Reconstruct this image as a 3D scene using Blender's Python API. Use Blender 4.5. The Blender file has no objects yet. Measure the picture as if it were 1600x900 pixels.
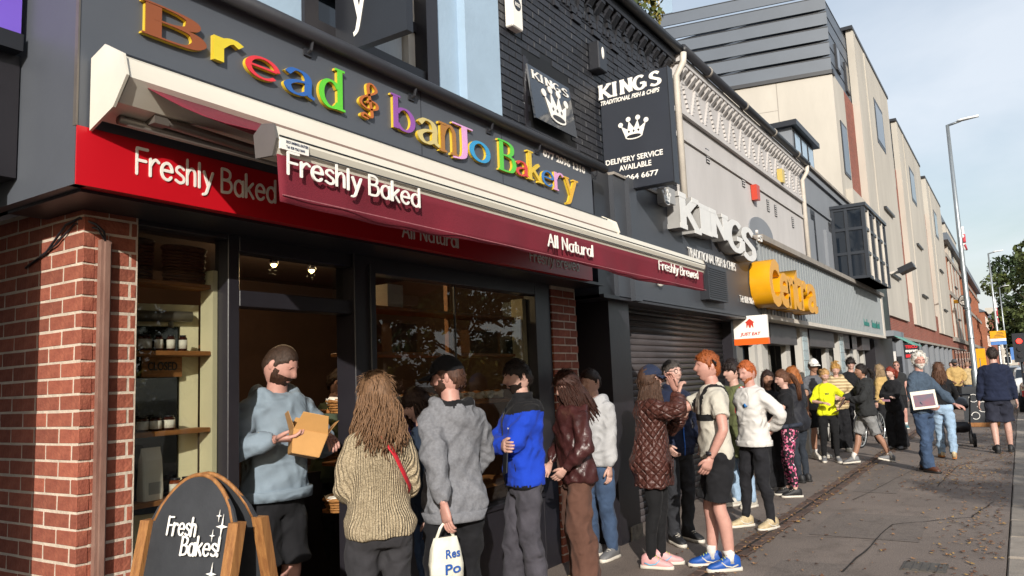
import bpy, math, random
import numpy as np
from mathutils import Vector, Matrix

random.seed(7); rng = np.random.default_rng(7)
scene = bpy.context.scene
COL = scene.collection

# ------------------------------------------------------------------ camera
FPX = 1216.327
YAW, PIT, ROL = math.radians(57.2008), math.radians(6.8847), math.radians(-2.3607)
CAM_H = 1.62
_fw = Vector((math.sin(YAW)*math.cos(PIT), math.cos(YAW)*math.cos(PIT), math.sin(PIT)))
_rt0 = Vector((math.cos(YAW), -math.sin(YAW), 0))
_up0 = _rt0.cross(_fw)
_rt = _rt0*math.cos(ROL) + _up0*math.sin(ROL)
_up = -_rt0*math.sin(ROL) + _up0*math.cos(ROL)
cam_d = bpy.data.cameras.new('camera'); cam = bpy.data.objects.new('camera', cam_d); COL.objects.link(cam)
cam.matrix_world = Matrix(((_rt.x, _up.x, -_fw.x, 0), (_rt.y, _up.y, -_fw.y, 0), (_rt.z, _up.z, -_fw.z, CAM_H), (0, 0, 0, 1)))
cam_d.sensor_width = 36; cam_d.lens = 36*FPX/1600; cam_d.clip_end = 3000; cam_d.clip_start = .05
scene.camera = cam
EYE = Vector((0, 0, CAM_H))
def ray(x, y): return _rt*((x-800)/FPX) + _up*((450-y)/FPX) + _fw
def PX(x, y, X): d = ray(x, y); return EYE + d*(X/d.x)
def PY(x, y, Y): d = ray(x, y); return EYE + d*(Y/d.y)
def PZ(x, y, z=0.0): d = ray(x, y); return EYE + d*((z-CAM_H)/d.z)
def proj(p):
    q = Vector(p)-EYE; w = q.dot(_fw)
    return (800+FPX*q.dot(_rt)/w, 450-FPX*q.dot(_up)/w, w)
def in_view(p, m=30):
    x, y, w = proj(p)
    return w > 0 and -m < x < 1600+m and -m < y < 900+m

# ------------------------------------------------------------------ sky and sun
SUN_AZ, SUN_EL = math.radians(56), math.radians(21)      # azimuth measured from the shop fronts' normal
sdir = Vector((-math.sin(SUN_AZ)*math.cos(SUN_EL), -math.cos(SUN_AZ)*math.cos(SUN_EL), math.sin(SUN_EL)))
world = bpy.data.worlds.new('World'); scene.world = world; world.use_nodes = True
nt = world.node_tree; nt.nodes.clear()
def wn(t, **k):
    n = nt.nodes.new(t)
    for a, b in k.items(): setattr(n, a, b)
    return n
sky = wn('ShaderNodeTexSky', sky_type='NISHITA', sun_disc=False)
sky.sun_elevation = SUN_EL; sky.sun_rotation = math.atan2(sdir.x, sdir.y); sky.air_density = 1.3; sky.dust_density = 2.0; sky.ozone_density = 1.5
tc = wn('ShaderNodeTexCoord'); sep = wn('ShaderNodeSeparateXYZ'); nt.links.new(tc.outputs['Generated'], sep.inputs[0])
ad = wn('ShaderNodeMath', operation='ADD'); ad.inputs[1].default_value = .22; nt.links.new(sep.outputs['Z'], ad.inputs[0])
ab = wn('ShaderNodeMath', operation='MAXIMUM'); ab.inputs[1].default_value = .06; nt.links.new(ad.outputs[0], ab.inputs[0])
dx = wn('ShaderNodeMath', operation='DIVIDE'); nt.links.new(sep.outputs['X'], dx.inputs[0]); nt.links.new(ab.outputs[0], dx.inputs[1])
dy = wn('ShaderNodeMath', operation='DIVIDE'); nt.links.new(sep.outputs['Y'], dy.inputs[0]); nt.links.new(ab.outputs[0], dy.inputs[1])
cb = wn('ShaderNodeCombineXYZ'); nt.links.new(dx.outputs[0], cb.inputs[0]); nt.links.new(dy.outputs[0], cb.inputs[1])
nz = wn('ShaderNodeTexNoise'); nz.inputs['Scale'].default_value = .9; nz.inputs['Detail'].default_value = 6; nz.inputs['Roughness'].default_value = .55; nz.inputs['Distortion'].default_value = .5
nt.links.new(cb.outputs[0], nz.inputs['Vector'])
cr = wn('ShaderNodeValToRGB'); cr.color_ramp.elements[0].position = .30; cr.color_ramp.elements[0].color = (.22, .22, .22, 1); cr.color_ramp.elements[1].position = .68; cr.color_ramp.elements[1].color = (.78, .78, .78, 1)
nt.links.new(nz.outputs['Fac'], cr.inputs[0])
mx = wn('ShaderNodeMixRGB'); mx.inputs[2].default_value = (6.3, 6.7, 7.3, 1)
nt.links.new(cr.outputs[0], mx.inputs[0]); nt.links.new(sky.outputs[0], mx.inputs[1])
bg = wn('ShaderNodeBackground'); bg.inputs['Strength'].default_value = .12
out = wn('ShaderNodeOutputWorld'); nt.links.new(mx.outputs[0], bg.inputs[0]); nt.links.new(bg.outputs[0], out.inputs[0])
sl = bpy.data.lights.new('sun', 'SUN'); sl.energy = 4.4; sl.angle = math.radians(.53); sl.color = (1, .95, .87)
so = bpy.data.objects.new('sun', sl); COL.objects.link(so); so.rotation_euler = sdir.to_track_quat('Z', 'Y').to_euler(); so.location = (-10, -8, 15)
scene.view_settings.view_transform = 'Standard'; scene.view_settings.look = 'None'; scene.view_settings.gamma = 1
scene.view_settings.exposure = 0.25
scene.render.engine = 'CYCLES'; scene.cycles.use_denoising = True
scene.cycles.max_bounces = 7; scene.cycles.diffuse_bounces = 3; scene.cycles.glossy_bounces = 3; scene.cycles.transmission_bounces = 6; scene.cycles.transparent_max_bounces = 12
scene.cycles.caustics_reflective = False; scene.cycles.caustics_refractive = False

# ------------------------------------------------------------------ materials
def lin(c):
    if isinstance(c, str):
        c = [int(c[i:i+2], 16)/255 for i in (0, 2, 4)]
        c = [x/12.92 if x <= .04045 else ((x+.055)/1.055)**2.4 for x in c]
    return (*c[:3], 1)
MATS = {}
def mat(name, col, rough=.6, var=.12, vs=6.0, bump=.15, bs=60., metal=0., spec=.5, col2=None, stretch=(1, 1, 1), objrand=0., coord='Object', emit=None, es=1., alpha=1., sheen=0., coat=0., fold=0.):
    """principled material: base colour broken up by noise (towards col2 or darker/lighter), fine bump"""
    if name in MATS: return MATS[name]
    m = bpy.data.materials.new(name); m.use_nodes = True; MATS[name] = m
    t = m.node_tree; N = t.nodes; L = t.links; b = N['Principled BSDF']
    c = lin(col)
    b.inputs['Roughness'].default_value = rough; b.inputs['Metallic'].default_value = metal
    b.inputs['Specular IOR Level'].default_value = spec
    if sheen: b.inputs['Sheen Weight'].default_value = sheen; b.inputs['Sheen Roughness'].default_value = .5
    if coat: b.inputs['Coat Weight'].default_value = coat; b.inputs['Coat Roughness'].default_value = .15
    tcn = N.new('ShaderNodeTexCoord'); mp = N.new('ShaderNodeMapping'); mp.inputs['Scale'].default_value = stretch
    if coord == 'World':
        g = N.new('ShaderNodeNewGeometry'); L.new(g.outputs['Position'], mp.inputs[0])
    else: L.new(tcn.outputs[coord], mp.inputs[0])
    n1 = N.new('ShaderNodeTexNoise'); n1.inputs['Scale'].default_value = vs; n1.inputs['Detail'].default_value = 5; n1.inputs['Roughness'].default_value = .65
    L.new(mp.outputs[0], n1.inputs['Vector'])
    ra = N.new('ShaderNodeValToRGB'); e = ra.color_ramp.elements; e[0].position = .3; e[1].position = .7
    if col2 is None:
        e[0].color = (*[x*(1-var) for x in c[:3]], 1); e[1].color = (*[min(1, x*(1+var)) for x in c[:3]], 1)
    else: e[0].color = c; e[1].color = lin(col2)
    L.new(n1.outputs['Fac'], ra.inputs[0]); last = ra.outputs[0]
    if objrand:
        oi = N.new('ShaderNodeObjectInfo'); hv = N.new('ShaderNodeHueSaturation')
        mr = N.new('ShaderNodeMapRange'); mr.inputs['To Min'].default_value = 1-objrand; mr.inputs['To Max'].default_value = 1+objrand
        L.new(oi.outputs['Random'], mr.inputs[0]); L.new(mr.outputs[0], hv.inputs['Value']); L.new(last, hv.inputs['Color']); last = hv.outputs[0]
    L.new(last, b.inputs['Base Color'])
    if bump:
        n2 = N.new('ShaderNodeTexNoise'); n2.inputs['Scale'].default_value = bs; n2.inputs['Detail'].default_value = 4; L.new(mp.outputs[0], n2.inputs['Vector'])
        bp = N.new('ShaderNodeBump'); bp.inputs['Strength'].default_value = bump; bp.inputs['Distance'].default_value = .01
        L.new(n2.outputs['Fac'], bp.inputs['Height']); L.new(bp.outputs[0], b.inputs['Normal'])
        if fold:   # creases of worn cloth
            n3 = N.new('ShaderNodeTexNoise'); n3.noise_type = 'RIDGED_MULTIFRACTAL'; n3.inputs['Scale'].default_value = 7.; n3.inputs['Detail'].default_value = 3; n3.inputs['Distortion'].default_value = 1.2; L.new(mp.outputs[0], n3.inputs['Vector'])
            b3 = N.new('ShaderNodeBump'); b3.inputs['Strength'].default_value = fold; b3.inputs['Distance'].default_value = .05; L.new(n3.outputs['Fac'], b3.inputs['Height']); L.new(b3.outputs[0], bp.inputs['Normal'])
    if emit is not None:
        b.inputs['Emission Color'].default_value = lin(emit); b.inputs['Emission Strength'].default_value = es
    return m
def glass_mat(name, tint=(.75, .78, .78), rough=.0, mixv=.0, dark=(0.01, .012, .014)):
    """thin pane: straight-through transparency plus fresnel reflection"""
    if name in MATS: return MATS[name]
    m = bpy.data.materials.new(name); m.use_nodes = True; MATS[name] = m
    t = m.node_tree; N = t.nodes; L = t.links; N.clear()
    o = N.new('ShaderNodeOutputMaterial'); tr = N.new('ShaderNodeBsdfTransparent'); tr.inputs[0].default_value = (*tint, 1)
    gl = N.new('ShaderNodeBsdfGlossy'); gl.inputs['Roughness'].default_value = rough
    fr0 = N.new('ShaderNodeLayerWeight'); fr = N.new('ShaderNodeMath'); fr.operation = 'POWER'; fr.inputs[1].default_value = 4.; L.new(fr0.outputs['Facing'], fr.inputs[0])
    ml = N.new('ShaderNodeMath'); ml.operation = 'MULTIPLY_ADD'; ml.inputs[1].default_value = .9; ml.inputs[2].default_value = .035+mixv
    n = N.new('ShaderNodeTexNoise'); n.inputs['Scale'].default_value = 1.3; g = N.new('ShaderNodeNewGeometry'); L.new(g.outputs['Position'], n.inputs[0])
    bp = N.new('ShaderNodeBump'); bp.inputs['Strength'].default_value = .04; bp.inputs['Distance'].default_value = .02; L.new(n.outputs[0], bp.inputs['Height']); L.new(bp.outputs[0], gl.inputs['Normal'])
    L.new(fr.outputs[0], ml.inputs[0]); fr0.inputs[0].default_value = .5; mxs = N.new('ShaderNodeMixShader'); L.new(ml.outputs[0], mxs.inputs[0]); L.new(tr.outputs[0], mxs.inputs[1]); L.new(gl.outputs[0], mxs.inputs[2])
    if dark is not None and mixv < 0: pass
    L.new(mxs.outputs[0], o.inputs[0])
    return m
def brickmat(name, c1, c2, mortar, scale=1., rough=.85, objcoord=False):
    """brick pattern for walls too far off to tell the bricks apart (local x = along the wall, z = up)"""
    if name in MATS: return MATS[name]
    m = bpy.data.materials.new(name); m.use_nodes = True; MATS[name] = m
    t = m.node_tree; N = t.nodes; L = t.links; b = N['Principled BSDF']; b.inputs['Roughness'].default_value = rough
    g = N.new('ShaderNodeNewGeometry'); s = N.new('ShaderNodeSeparateXYZ'); L.new(g.outputs['Position'], s.inputs[0])
    a = N.new('ShaderNodeMath'); a.operation = 'ADD'; L.new(s.outputs[0], a.inputs[0]); L.new(s.outputs[1], a.inputs[1])
    c = N.new('ShaderNodeCombineXYZ'); L.new(a.outputs[0], c.inputs[0]); L.new(s.outputs[2], c.inputs[1])
    k = N.new('ShaderNodeTexBrick'); k.inputs['Color1'].default_value = lin(c1); k.inputs['Color2'].default_value = lin(c2); k.inputs['Mortar'].default_value = lin(mortar)
    k.inputs['Scale'].default_value = scale; k.inputs['Brick Width'].default_value = .225; k.inputs['Row Height'].default_value = .075; k.inputs['Mortar Size'].default_value = .008
    L.new(c.outputs[0], k.inputs['Vector']); n = N.new('ShaderNodeTexNoise'); n.inputs['Scale'].default_value = .7; n.inputs['Detail'].default_value = 4; L.new(g.outputs['Position'], n.inputs[0])
    mr = N.new('ShaderNodeMapRange'); mr.inputs['To Min'].default_value = .65; mr.inputs['To Max'].default_value = 1.3; L.new(n.outputs[0], mr.inputs[0])
    hv = N.new('ShaderNodeHueSaturation'); L.new(k.outputs[0], hv.inputs['Color']); L.new(mr.outputs[0], hv.inputs['Value']); L.new(hv.outputs[0], b.inputs['Base Color'])
    return m

# ------------------------------------------------------------------ mesh building
class MB:
    def __init__(s): s.v = []; s.f = []; s.m = []
    def add(s, vs, fs, mi=0):
        o = len(s.v); s.v.extend(tuple(p) for p in vs); s.f.extend(tuple(i+o for i in f) for f in fs); s.m.extend([mi]*len(fs)); return s
    def box(s, x0, x1, y0, y1, z0, z1, mi=0):
        return s.add([(x0, y0, z0), (x1, y0, z0), (x1, y1, z0), (x0, y1, z0), (x0, y0, z1), (x1, y0, z1), (x1, y1, z1), (x0, y1, z1)],
                     [(0, 3, 2, 1), (4, 5, 6, 7), (0, 1, 5, 4), (1, 2, 6, 5), (2, 3, 7, 6), (3, 0, 4, 7)], mi)
    def obox(s, c, a, b, d, mi=0):
        c, a, b, d = map(Vector, (c, a, b, d)); vs = []
        for k in (-1, 1):
            for i, j in ((-1, -1), (1, -1), (1, 1), (-1, 1)): vs.append(c+a*i+b*j+d*k)
        return s.add(vs, [(0, 3, 2, 1), (4, 5, 6, 7), (0, 1, 5, 4), (1, 2, 6, 5), (2, 3, 7, 6), (3, 0, 4, 7)], mi)
    def prism(s, pts, off, mi=0):
        pts = [Vector(p) for p in pts]; off = Vector(off); n = len(pts)
        return s.add(pts+[p+off for p in pts], [tuple(range(n-1, -1, -1)), tuple(range(n, 2*n))]+[(i, (i+1) % n, n+(i+1) % n, n+i) for i in range(n)], mi)
    def tube(s, pts, rad, n=8, cap=True, mi=0, ry=None, up=None):
        pts = [Vector(p) for p in pts]; k = len(pts)
        if not hasattr(rad, '__len__'): rad = [rad]*k
        if ry is None: ry = rad
        elif not hasattr(ry, '__len__'): ry = [ry]*k
        T = []
        for i in range(k):
            t = pts[min(i+1, k-1)]-pts[max(i-1, 0)]; T.append(t.normalized() if t.length > 1e-9 else Vector((0, 0, 1)))
        if up is None: up = Vector((0, 0, 1)) if abs(T[0].z) < .9 else Vector((0, 1, 0))
        nrm = (Vector(up)-T[0]*Vector(up).dot(T[0])).normalized(); vs = []
        for i in range(k):
            nrm = (nrm-T[i]*nrm.dot(T[i])); nrm = nrm.normalized() if nrm.length > 1e-6 else T[i].orthogonal().normalized(); bi = T[i].cross(nrm)
            for j in range(n):
                a = 2*math.pi*j/n; vs.append(pts[i]+nrm*(math.cos(a)*ry[i])+bi*(math.sin(a)*rad[i]))
        fs = [(i*n+j, i*n+(j+1) % n, (i+1)*n+(j+1) % n, (i+1)*n+j) for i in range(k-1) for j in range(n)]
        if cap: fs += [tuple(range(n-1, -1, -1)), tuple(range((k-1)*n, k*n))]
        return s.add(vs, fs, mi)
    def rings(s, R, n=20, cap=True, mi=0, p=2.0):
        """loft through rings (centre, half-axis a, half-axis b); p = superellipse exponent"""
        vs = []
        for c, a, b in R:
            c, a, b = Vector(c), Vector(a), Vector(b)
            for j in range(n):
                t = 2*math.pi*j/n; ct, st = math.cos(t), math.sin(t)
                vs.append(c+a*(math.copysign(abs(ct)**(2/p), ct))+b*(math.copysign(abs(st)**(2/p), st)))
        k = len(R)
        fs = [(i*n+j, i*n+(j+1) % n, (i+1)*n+(j+1) % n, (i+1)*n+j) for i in range(k-1) for j in range(n)]
        if cap: fs += [tuple(range(n-1, -1, -1)), tuple(range((k-1)*n, k*n))]
        return s.add(vs, fs, mi)
    def ball(s, c, r, nu=12, nv=8, mi=0, rot=None):
        c = Vector(c); r = Vector(r) if hasattr(r, '__len__') else Vector((r, r, r)); vs = []
        for i in range(nv+1):
            ph = math.pi*i/nv
            for j in range(nu):
                t = 2*math.pi*j/nu; q = Vector((r.x*math.sin(ph)*math.cos(t), r.y*math.sin(ph)*math.sin(t), r.z*math.cos(ph)))
                vs.append(c+(rot @ q if rot else q))
        return s.add(vs, [(i*nu+j, (i+1)*nu+j, (i+1)*nu+(j+1) % nu, i*nu+(j+1) % nu) for i in range(nv) for j in range(nu)], mi)
    def lathe(s, prof, c=(0, 0, 0), n=20, mi=0):
        c = Vector(c); return s.rings([(c+Vector((0, 0, z)), (r, 0, 0), (0, r, 0)) for r, z in prof], n, True, mi)
    def mesh(s, name, smooth=False):
        me = bpy.data.meshes.new(name); me.from_pydata(s.v, [], s.f)
        if smooth: me.polygons.foreach_set('use_smooth', [True]*len(me.polygons))
        if any(s.m): me.polygons.foreach_set('material_index', s.m)
        me.update(); return me
    def build(s, name, mats, parent=None, smooth=False, kind=None):
        me = s.mesh(name, smooth)
        for m in (mats if isinstance(mats, (list, tuple)) else [mats]): me.materials.append(m)
        return link(name, me, parent, kind)
def link(name, me, parent=None, kind=None):
    o = bpy.data.objects.new(name, me); COL.objects.link(o)
    if parent is not None: o.parent = parent
    if kind: o['kind'] = kind
    return o
def tag(o, label, cat, group=None):
    o['label'] = label; o['category'] = cat
    if group: o['group'] = group
    return o
def empty(name, label=None, cat=None, loc=(0, 0, 0), rz=0., group=None, sc=1.):
    o = bpy.data.objects.new(name, None); COL.objects.link(o); o.location = loc; o.rotation_euler = (0, 0, rz); o.scale = (sc, sc, sc); o.empty_display_size = .1
    if label: tag(o, label, cat, group)
    return o
def box(name, m, parent, x0, x1, y0, y1, z0, z1, bev=0.):
    mb = MB()
    if bev: mb = chamfer_box(x0, x1, y0, y1, z0, z1, bev)
    else: mb.box(x0, x1, y0, y1, z0, z1)
    return mb.build(name, m, parent)
def chamfer_box(x0, x1, y0, y1, z0, z1, b):
    mb = MB()
    P = lambda x, y, z: (x, y, z)
    xs, ys, zs = (x0, x1), (y0, y1), (z0, z1); V = {}; vs = []
    for i in (0, 1):
        for j in (0, 1):
            for k in (0, 1):
                sx, sy, sz = (1-2*i)*b, (1-2*j)*b, (1-2*k)*b
                for ax, q in ((0, (xs[i], ys[j]+sy, zs[k]+sz)), (1, (xs[i]+sx, ys[j], zs[k]+sz)), (2, (xs[i]+sx, ys[j]+sy, zs[k]))):
                    V[i, j, k, ax] = len(vs); vs.append(q)
    fs = []
    for i in (0, 1):
        f = [V[i, 0, 0, 0], V[i, 1, 0, 0], V[i, 1, 1, 0], V[i, 0, 1, 0]]; fs.append(f[::-1] if i == 0 else f)
        f = [V[0, i, 0, 1], V[1, i, 0, 1], V[1, i, 1, 1], V[0, i, 1, 1]]; fs.append(f if i == 0 else f[::-1])
        f = [V[0, 0, i, 2], V[1, 0, i, 2], V[1, 1, i, 2], V[0, 1, i, 2]]; fs.append(f[::-1] if i == 0 else f)
    for i in (0, 1):
        for j in (0, 1):
            fs.append([V[i, j, 0, 0], V[i, j, 1, 0], V[i, j, 1, 1], V[i, j, 0, 1]]); fs.append([V[i, 0, j, 0], V[i, 1, j, 0], V[i, 1, j, 2], V[i, 0, j, 2]]); fs.append([V[0, i, j, 1], V[1, i, j, 1], V[1, i, j, 2], V[0, i, j, 2]])
            for k in (0, 1): fs.append([V[i, j, k, 0], V[i, j, k, 1], V[i, j, k, 2]])
    return mb.add(vs, fs)

# ------------------------------------------------------------------ lettering
def arc(cx, cy, rx, ry, a0, a1, n=14):
    return [(cx+rx*math.cos(math.radians(a0+(a1-a0)*i/n)), cy+ry*math.sin(math.radians(a0+(a1-a0)*i/n))) for i in range(n+1)]
def cat(P, n=5):
    if len(P) < 3: return [Vector((*P[0], 0)), Vector((*P[-1], 0))]
    P = [Vector((*p, 0)) for p in P]; o = []
    for i in range(len(P)-1):
        a, b, c, d = P[max(i-1, 0)], P[i], P[i+1], P[min(i+2, len(P)-1)]
        for k in range(n):
            t = k/n; o.append(.5*((2*b)+(c-a)*t+(2*a-5*b+4*c-d)*t*t+(3*b-a-3*c+d)*t**3))
    return o+[P[-1]]
_sS = [(.32, .43), (.2, .5), (.07, .45), (.05, .34), (.18, .26), (.32, .18), (.32, .06), (.17, 0), (.02, .06)]
_hn = [(0, .28), (.06, .42), (.18, .5), (.29, .42), (.31, .28), (.31, 0)]
GL = {  # strokes, serif points, advance
 'F': ([[(0, 0), (0, .75)], [(0, .75), (.38, .75)], [(0, .4), (.32, .4)]], [], .44), 'r': ([[(0, 0), (0, .5)], [(0, .3), (.1, .45), (.2, .5), (.3, .44)]], [(0, 0)], .36),
 'e': ([[(.03, .27), (.4, .27)], arc(.21, .25, .2, .25, 5, 320)], [], .5), 's': ([_sS], [], .42), 'h': ([[(0, 0), (0, .75)], _hn], [], .44), 'l': ([[(0, 0), (0, .75)]], [], .15),
 'y': ([[(0, .5), (.18, .04)], [(.36, .5), (.18, .04), (.09, -.16), (-.03, -.22)]], [(0, .5), (.36, .5)], .42),
 'B': ([[(0, 0), (0, .75)], [(0, .75), (.22, .74), (.35, .66), (.34, .5), (.2, .41), (0, .4)], [(.18, .405), (.36, .36), (.42, .2), (.33, .04), (.15, 0), (0, 0)]], [(0, 0), (0, .75)], .52),
 'a': ([arc(.19, .24, .19, .25, 45, 320), [(.37, .49), (.37, 0)]], [], .47),
 'α': ([[(.03, .38), (.12, .49), (.26, .48), (.33, .36), (.33, .08), (.42, 0)], [(.33, .3), (.15, .26), (.03, .15), (.08, .02), (.2, 0), (.33, .1)]], [], .47),
 'k': ([[(0, 0), (0, .75)], [(.3, .48), (.02, .2)], [(.1, .28), (.34, 0)]], [(0, 0), (0, .75), (.34, 0)], .42), 'd': ([arc(.19, .24, .19, .25, 35, 325), [(.38, .75), (.38, 0)]], [(.38, .75), (.38, 0)], .49),
 'A': ([[(0, 0), (.24, .75)], [(.24, .75), (.48, 0)], [(.09, .27), (.4, .27)]], [], .58), 'N': ([[(0, 0), (0, .75)], [(0, .75), (.44, 0)], [(.44, 0), (.44, .75)]], [(0, 0), (0, .75), (.44, .75)], .58),
 't': ([[(.12, .68), (.12, .12), (.18, .01), (.28, .04)], [(-.02, .5), (.28, .5)]], [], .35), 'u': ([[(0, .5), (0, .15), (.08, .02), (.2, .01), (.33, .14)], [(.33, .5), (.33, 0)]], [], .46),
 'w': ([[(0, .5), (.12, 0)], [(.12, 0), (.24, .42)], [(.24, .42), (.36, 0)], [(.36, 0), (.48, .5)]], [], .57), 'b': ([[(0, .75), (0, 0)], arc(.19, .25, .19, .25, 150, -150)], [(0, .75)], .5),
 'n': ([[(0, 0), (0, .5)], _hn], [(0, 0), (.31, 0), (0, .5)], .46), 'J': ([[(.02, .75), (.42, .75)], [(.25, .75), (.25, .05), (.19, -.14), (.02, -.2)]], [], .46), 'o': ([arc(.2, .25, .2, .25, 0, 360, 20)], [], .5),
 'K': ([[(0, 0), (0, .75)], [(.44, .75), (.03, .3)], [(.13, .42), (.48, 0)]], [(0, 0), (0, .75), (.44, .75), (.48, 0)], .68), 'I': ([[(0, 0), (0, .75)]], [(0, 0), (0, .75)], .34),
 'G': ([arc(.28, .375, .28, .375, 50, 330), [(.3, .33), (.54, .33)], [(.52, .33), (.52, .06)]], [], .74), 'S': ([[(x*1.4, y*1.5) for x, y in _sS]], [], .58), '!': ([[(0, .75), (0, .22)], [(0, .05), (0, 0)]], [], .15), ' ': ([], [], .3),
 '&': ([[(.2, -.2), (.08, -.16), (.12, -.05), (.24, -.12), (.27, .02), (.2, .82), (.28, .95), (.36, .8), (.3, .66), (.1, .44), (.06, .24), (.2, .12), (.36, .2), (.36, .36), (.24, .4), (.16, .3)]], [], .46)}
def stroke_mesh(text, wt=.1, thin=None, serif=0., depth=.02, rnd=True, tracking=0., jit=0., x0=0.):
    """2D stroke lettering in glyph units -> MB in (x, z) with depth towards -y"""
    mb = MB(); q = 0
    for ch in text:
        S, sf, adv = GL[ch]; j = random.uniform(-jit, jit)
        SS = [cat(p) for p in S]
        if serif: SS = SS+[[Vector((x-serif, y, 0)), Vector((x+serif, y, 0))] for x, y in sf]
        for si, P in enumerate(SS):
            isf = serif and si >= len(S); Lp, Rp = [], []
            for i, p in enumerate(P):
                d = (P[min(i+1, len(P)-1)]-P[max(i-1, 0)]); d = d.normalized() if d.length > 1e-6 else Vector((0, 1, 0))
                w = wt if thin is None else thin+(wt-thin)*abs(d.y)**1.3
                if isf: w = (thin or wt*.5)
                nr = Vector((-d.y, d.x, 0)); Lp.append(p+nr*w/2); Rp.append(p-nr*w/2)
            if rnd and not isf:
                def capp(p, a, b):
                    c = (a+b)/2; r = (a-b)/2; t = Vector((r.y, -r.x, 0)); return [c+r*math.cos(k*math.pi/4)+t*math.sin(k*math.pi/4) for k in (1, 2, 3)]
                e1 = capp(P[-1], Lp[-1], Rp[-1]); e0 = capp(P[0], Rp[0], Lp[0])
            else: e1 = e0 = []
            dd = depth+.0006*(q % 7); q += 1; n = len(Lp)
            vs = []
            for yy in (-dd, 0.):
                vs += [(p.x+x0, yy, p.y+j) for p in Lp]+[(p.x+x0, yy, p.y+j) for p in Rp]
            fs = []
            for i in range(n-1):
                a, b, c, d = i, i+1, n+i+1, n+i
                fs += [(a, b, c, d), (a, 2*n+a, 2*n+b, b), (c, 2*n+c, 2*n+d, d)]
            fs += [(0, n, 3*n, 2*n), (n-1, 3*n-1, 4*n-1, 2*n-1)]
            mb.add(vs, fs)
            for e, (A, B) in ((e1, (Lp[-1], Rp[-1])), (e0, (Rp[0], Lp[0]))):
                if e:
                    pts = [A]+e+[B]; mb.prism([(p.x+x0, -dd, p.y+j) for p in pts], (0, dd, 0))
        x0 += adv+tracking
    mb.end = x0
    return mb
def font_mesh(text, depth=.01, bold=0., shear=0., spacing=1.):
    cu = bpy.data.curves.new('t', 'FONT'); cu.body = text; cu.extrude = depth/2; cu.offset = bold; cu.shear = shear; cu.resolution_u = 3; cu.space_character = spacing
    o = bpy.data.objects.new('t', cu); COL.objects.link(o); dg = bpy.context.evaluated_depsgraph_get(); me = bpy.data.meshes.new_from_object(o.evaluated_get(dg), depsgraph=dg)
    bpy.data.objects.remove(o); bpy.data.curves.remove(cu)
    a = np.empty(len(me.vertices)*3); me.vertices.foreach_get('co', a); a = a.reshape(-1, 3)
    b = np.stack([a[:, 0], -(a[:, 2]+depth/2), a[:, 1]], 1); me.vertices.foreach_set('co', b.ravel()); me.materials.clear(); me.update()
    return me
def fit(me, name, m, parent, p0, p1, up, h=None, bounds=None):
    """scale a lettering mesh (x, -y=out, z) so that it starts at p0, ends at p1 along the line, with height h (its own z range) along `up`"""
    if isinstance(me, MB): me = me.mesh(name)
    a = np.empty(len(me.vertices)*3); me.vertices.foreach_get('co', a); a = a.reshape(-1, 3)
    x0, x1 = a[:, 0].min(), a[:, 0].max(); z0, z1 = a[:, 2].min(), a[:, 2].max()
    if bounds: x0, x1, z0, z1 = bounds
    p0, p1, up = Vector(p0), Vector(p1), Vector(up).normalized(); U = p1-p0; Wd = U.length; U.normalize()
    N = U.cross(up).normalized()      # points out of the face
    sz = h/(z1-z0) if h else Wd/(x1-x0)
    b = np.stack([(a[:, 0]-x0)*Wd/(x1-x0), a[:, 1], (a[:, 2]-z0)*sz], 1)
    out_ = np.array(p0)+b[:, :1]*np.array(U)-b[:, 1:2]*np.array(N)+b[:, 2:3]*np.array(up)
    me.vertices.foreach_set('co', out_.ravel()); me.materials.clear(); me.materials.append(m); me.update()
    return link(name, me, parent)
def fitpx(me, name, m, parent, x0, x1, y0, y1, Y):
    """fit lettering into a pixel box on the upright plane at Y (facing the street)"""
    ym = (y0+y1)/2; a, b = PY(x0, ym, Y), PY(x1, ym, Y); zt, zb = PY(x0, y0, Y).z, PY(x1, y1, Y).z
    return fit(me, name, m, parent, (a.x, Y, zb), (b.x, Y, zb), (0, 0, 1), h=zt-zb)

# ------------------------------------------------------------------ named materials
M_char = mat('charcoal_panel', '50545b', .45, .08, 1.2, .04, 30, coord='World')
M_black = mat('black_paint', '242227', .4, .15, 3, .1, 20, coord='World')
M_brick = mat('red_brick', '7e4031', .9, .22, 14, .6, 55, col2='9a5843', objrand=.22)
M_brickdk = mat('shaded_brick', '5a302a', .85, .22, 14, .6, 55, col2='6e3d33', objrand=.25)  # darker copy of the red brick, painting in the shade of the recessed reveal
M_mortar = mat('mortar', 'c2b3a2', .95, .2, 9, .5, 60, coord='World')
M_pbrick = mat('black_painted_brick', '25262c', .5, .25, 18, .5, 40, objrand=.22)
M_pmort = mat('black_painted_joint', '17181c', .6, .2, 9, .4, 40, coord='World')
M_red = mat('red_sign', 'c01522', .35, .05, 1, .02, 20, coord='World')
M_white = mat('white_lettering', 'eeeae2', .5, .04, 4, .05, 40, coord='World')
M_cream = mat('cream_awning_metal', 'd9d3c4', .35, .07, 2.5, .05, 20, coord='World', stretch=(.3, 1, 1))
M_maroon = mat('maroon_awning_cloth', '6e1426', .85, .1, 5, .25, 220, coord='World')
M_grey_arm = mat('grey_metal', '6e6862', .45, .1, 6, .05, 30, metal=.4)
M_wood = mat('shelf_wood', '9a6436', .55, .3, 5, .15, 30, coord='World', stretch=(1.2, 8, 12))
M_oldwood = mat('aged_pine', '7a4c26', .65, .35, 6, .35, 40, col2='a87642', stretch=(9, 9, .8))
M_creamp = mat('cream_paint', 'e2d8b4', .55, .05, 4, .08, 30, coord='World')
M_intwall = mat('dim_interior_wall', '4f3a30', .9, .2, 2, .1, 20, coord='World')
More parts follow.
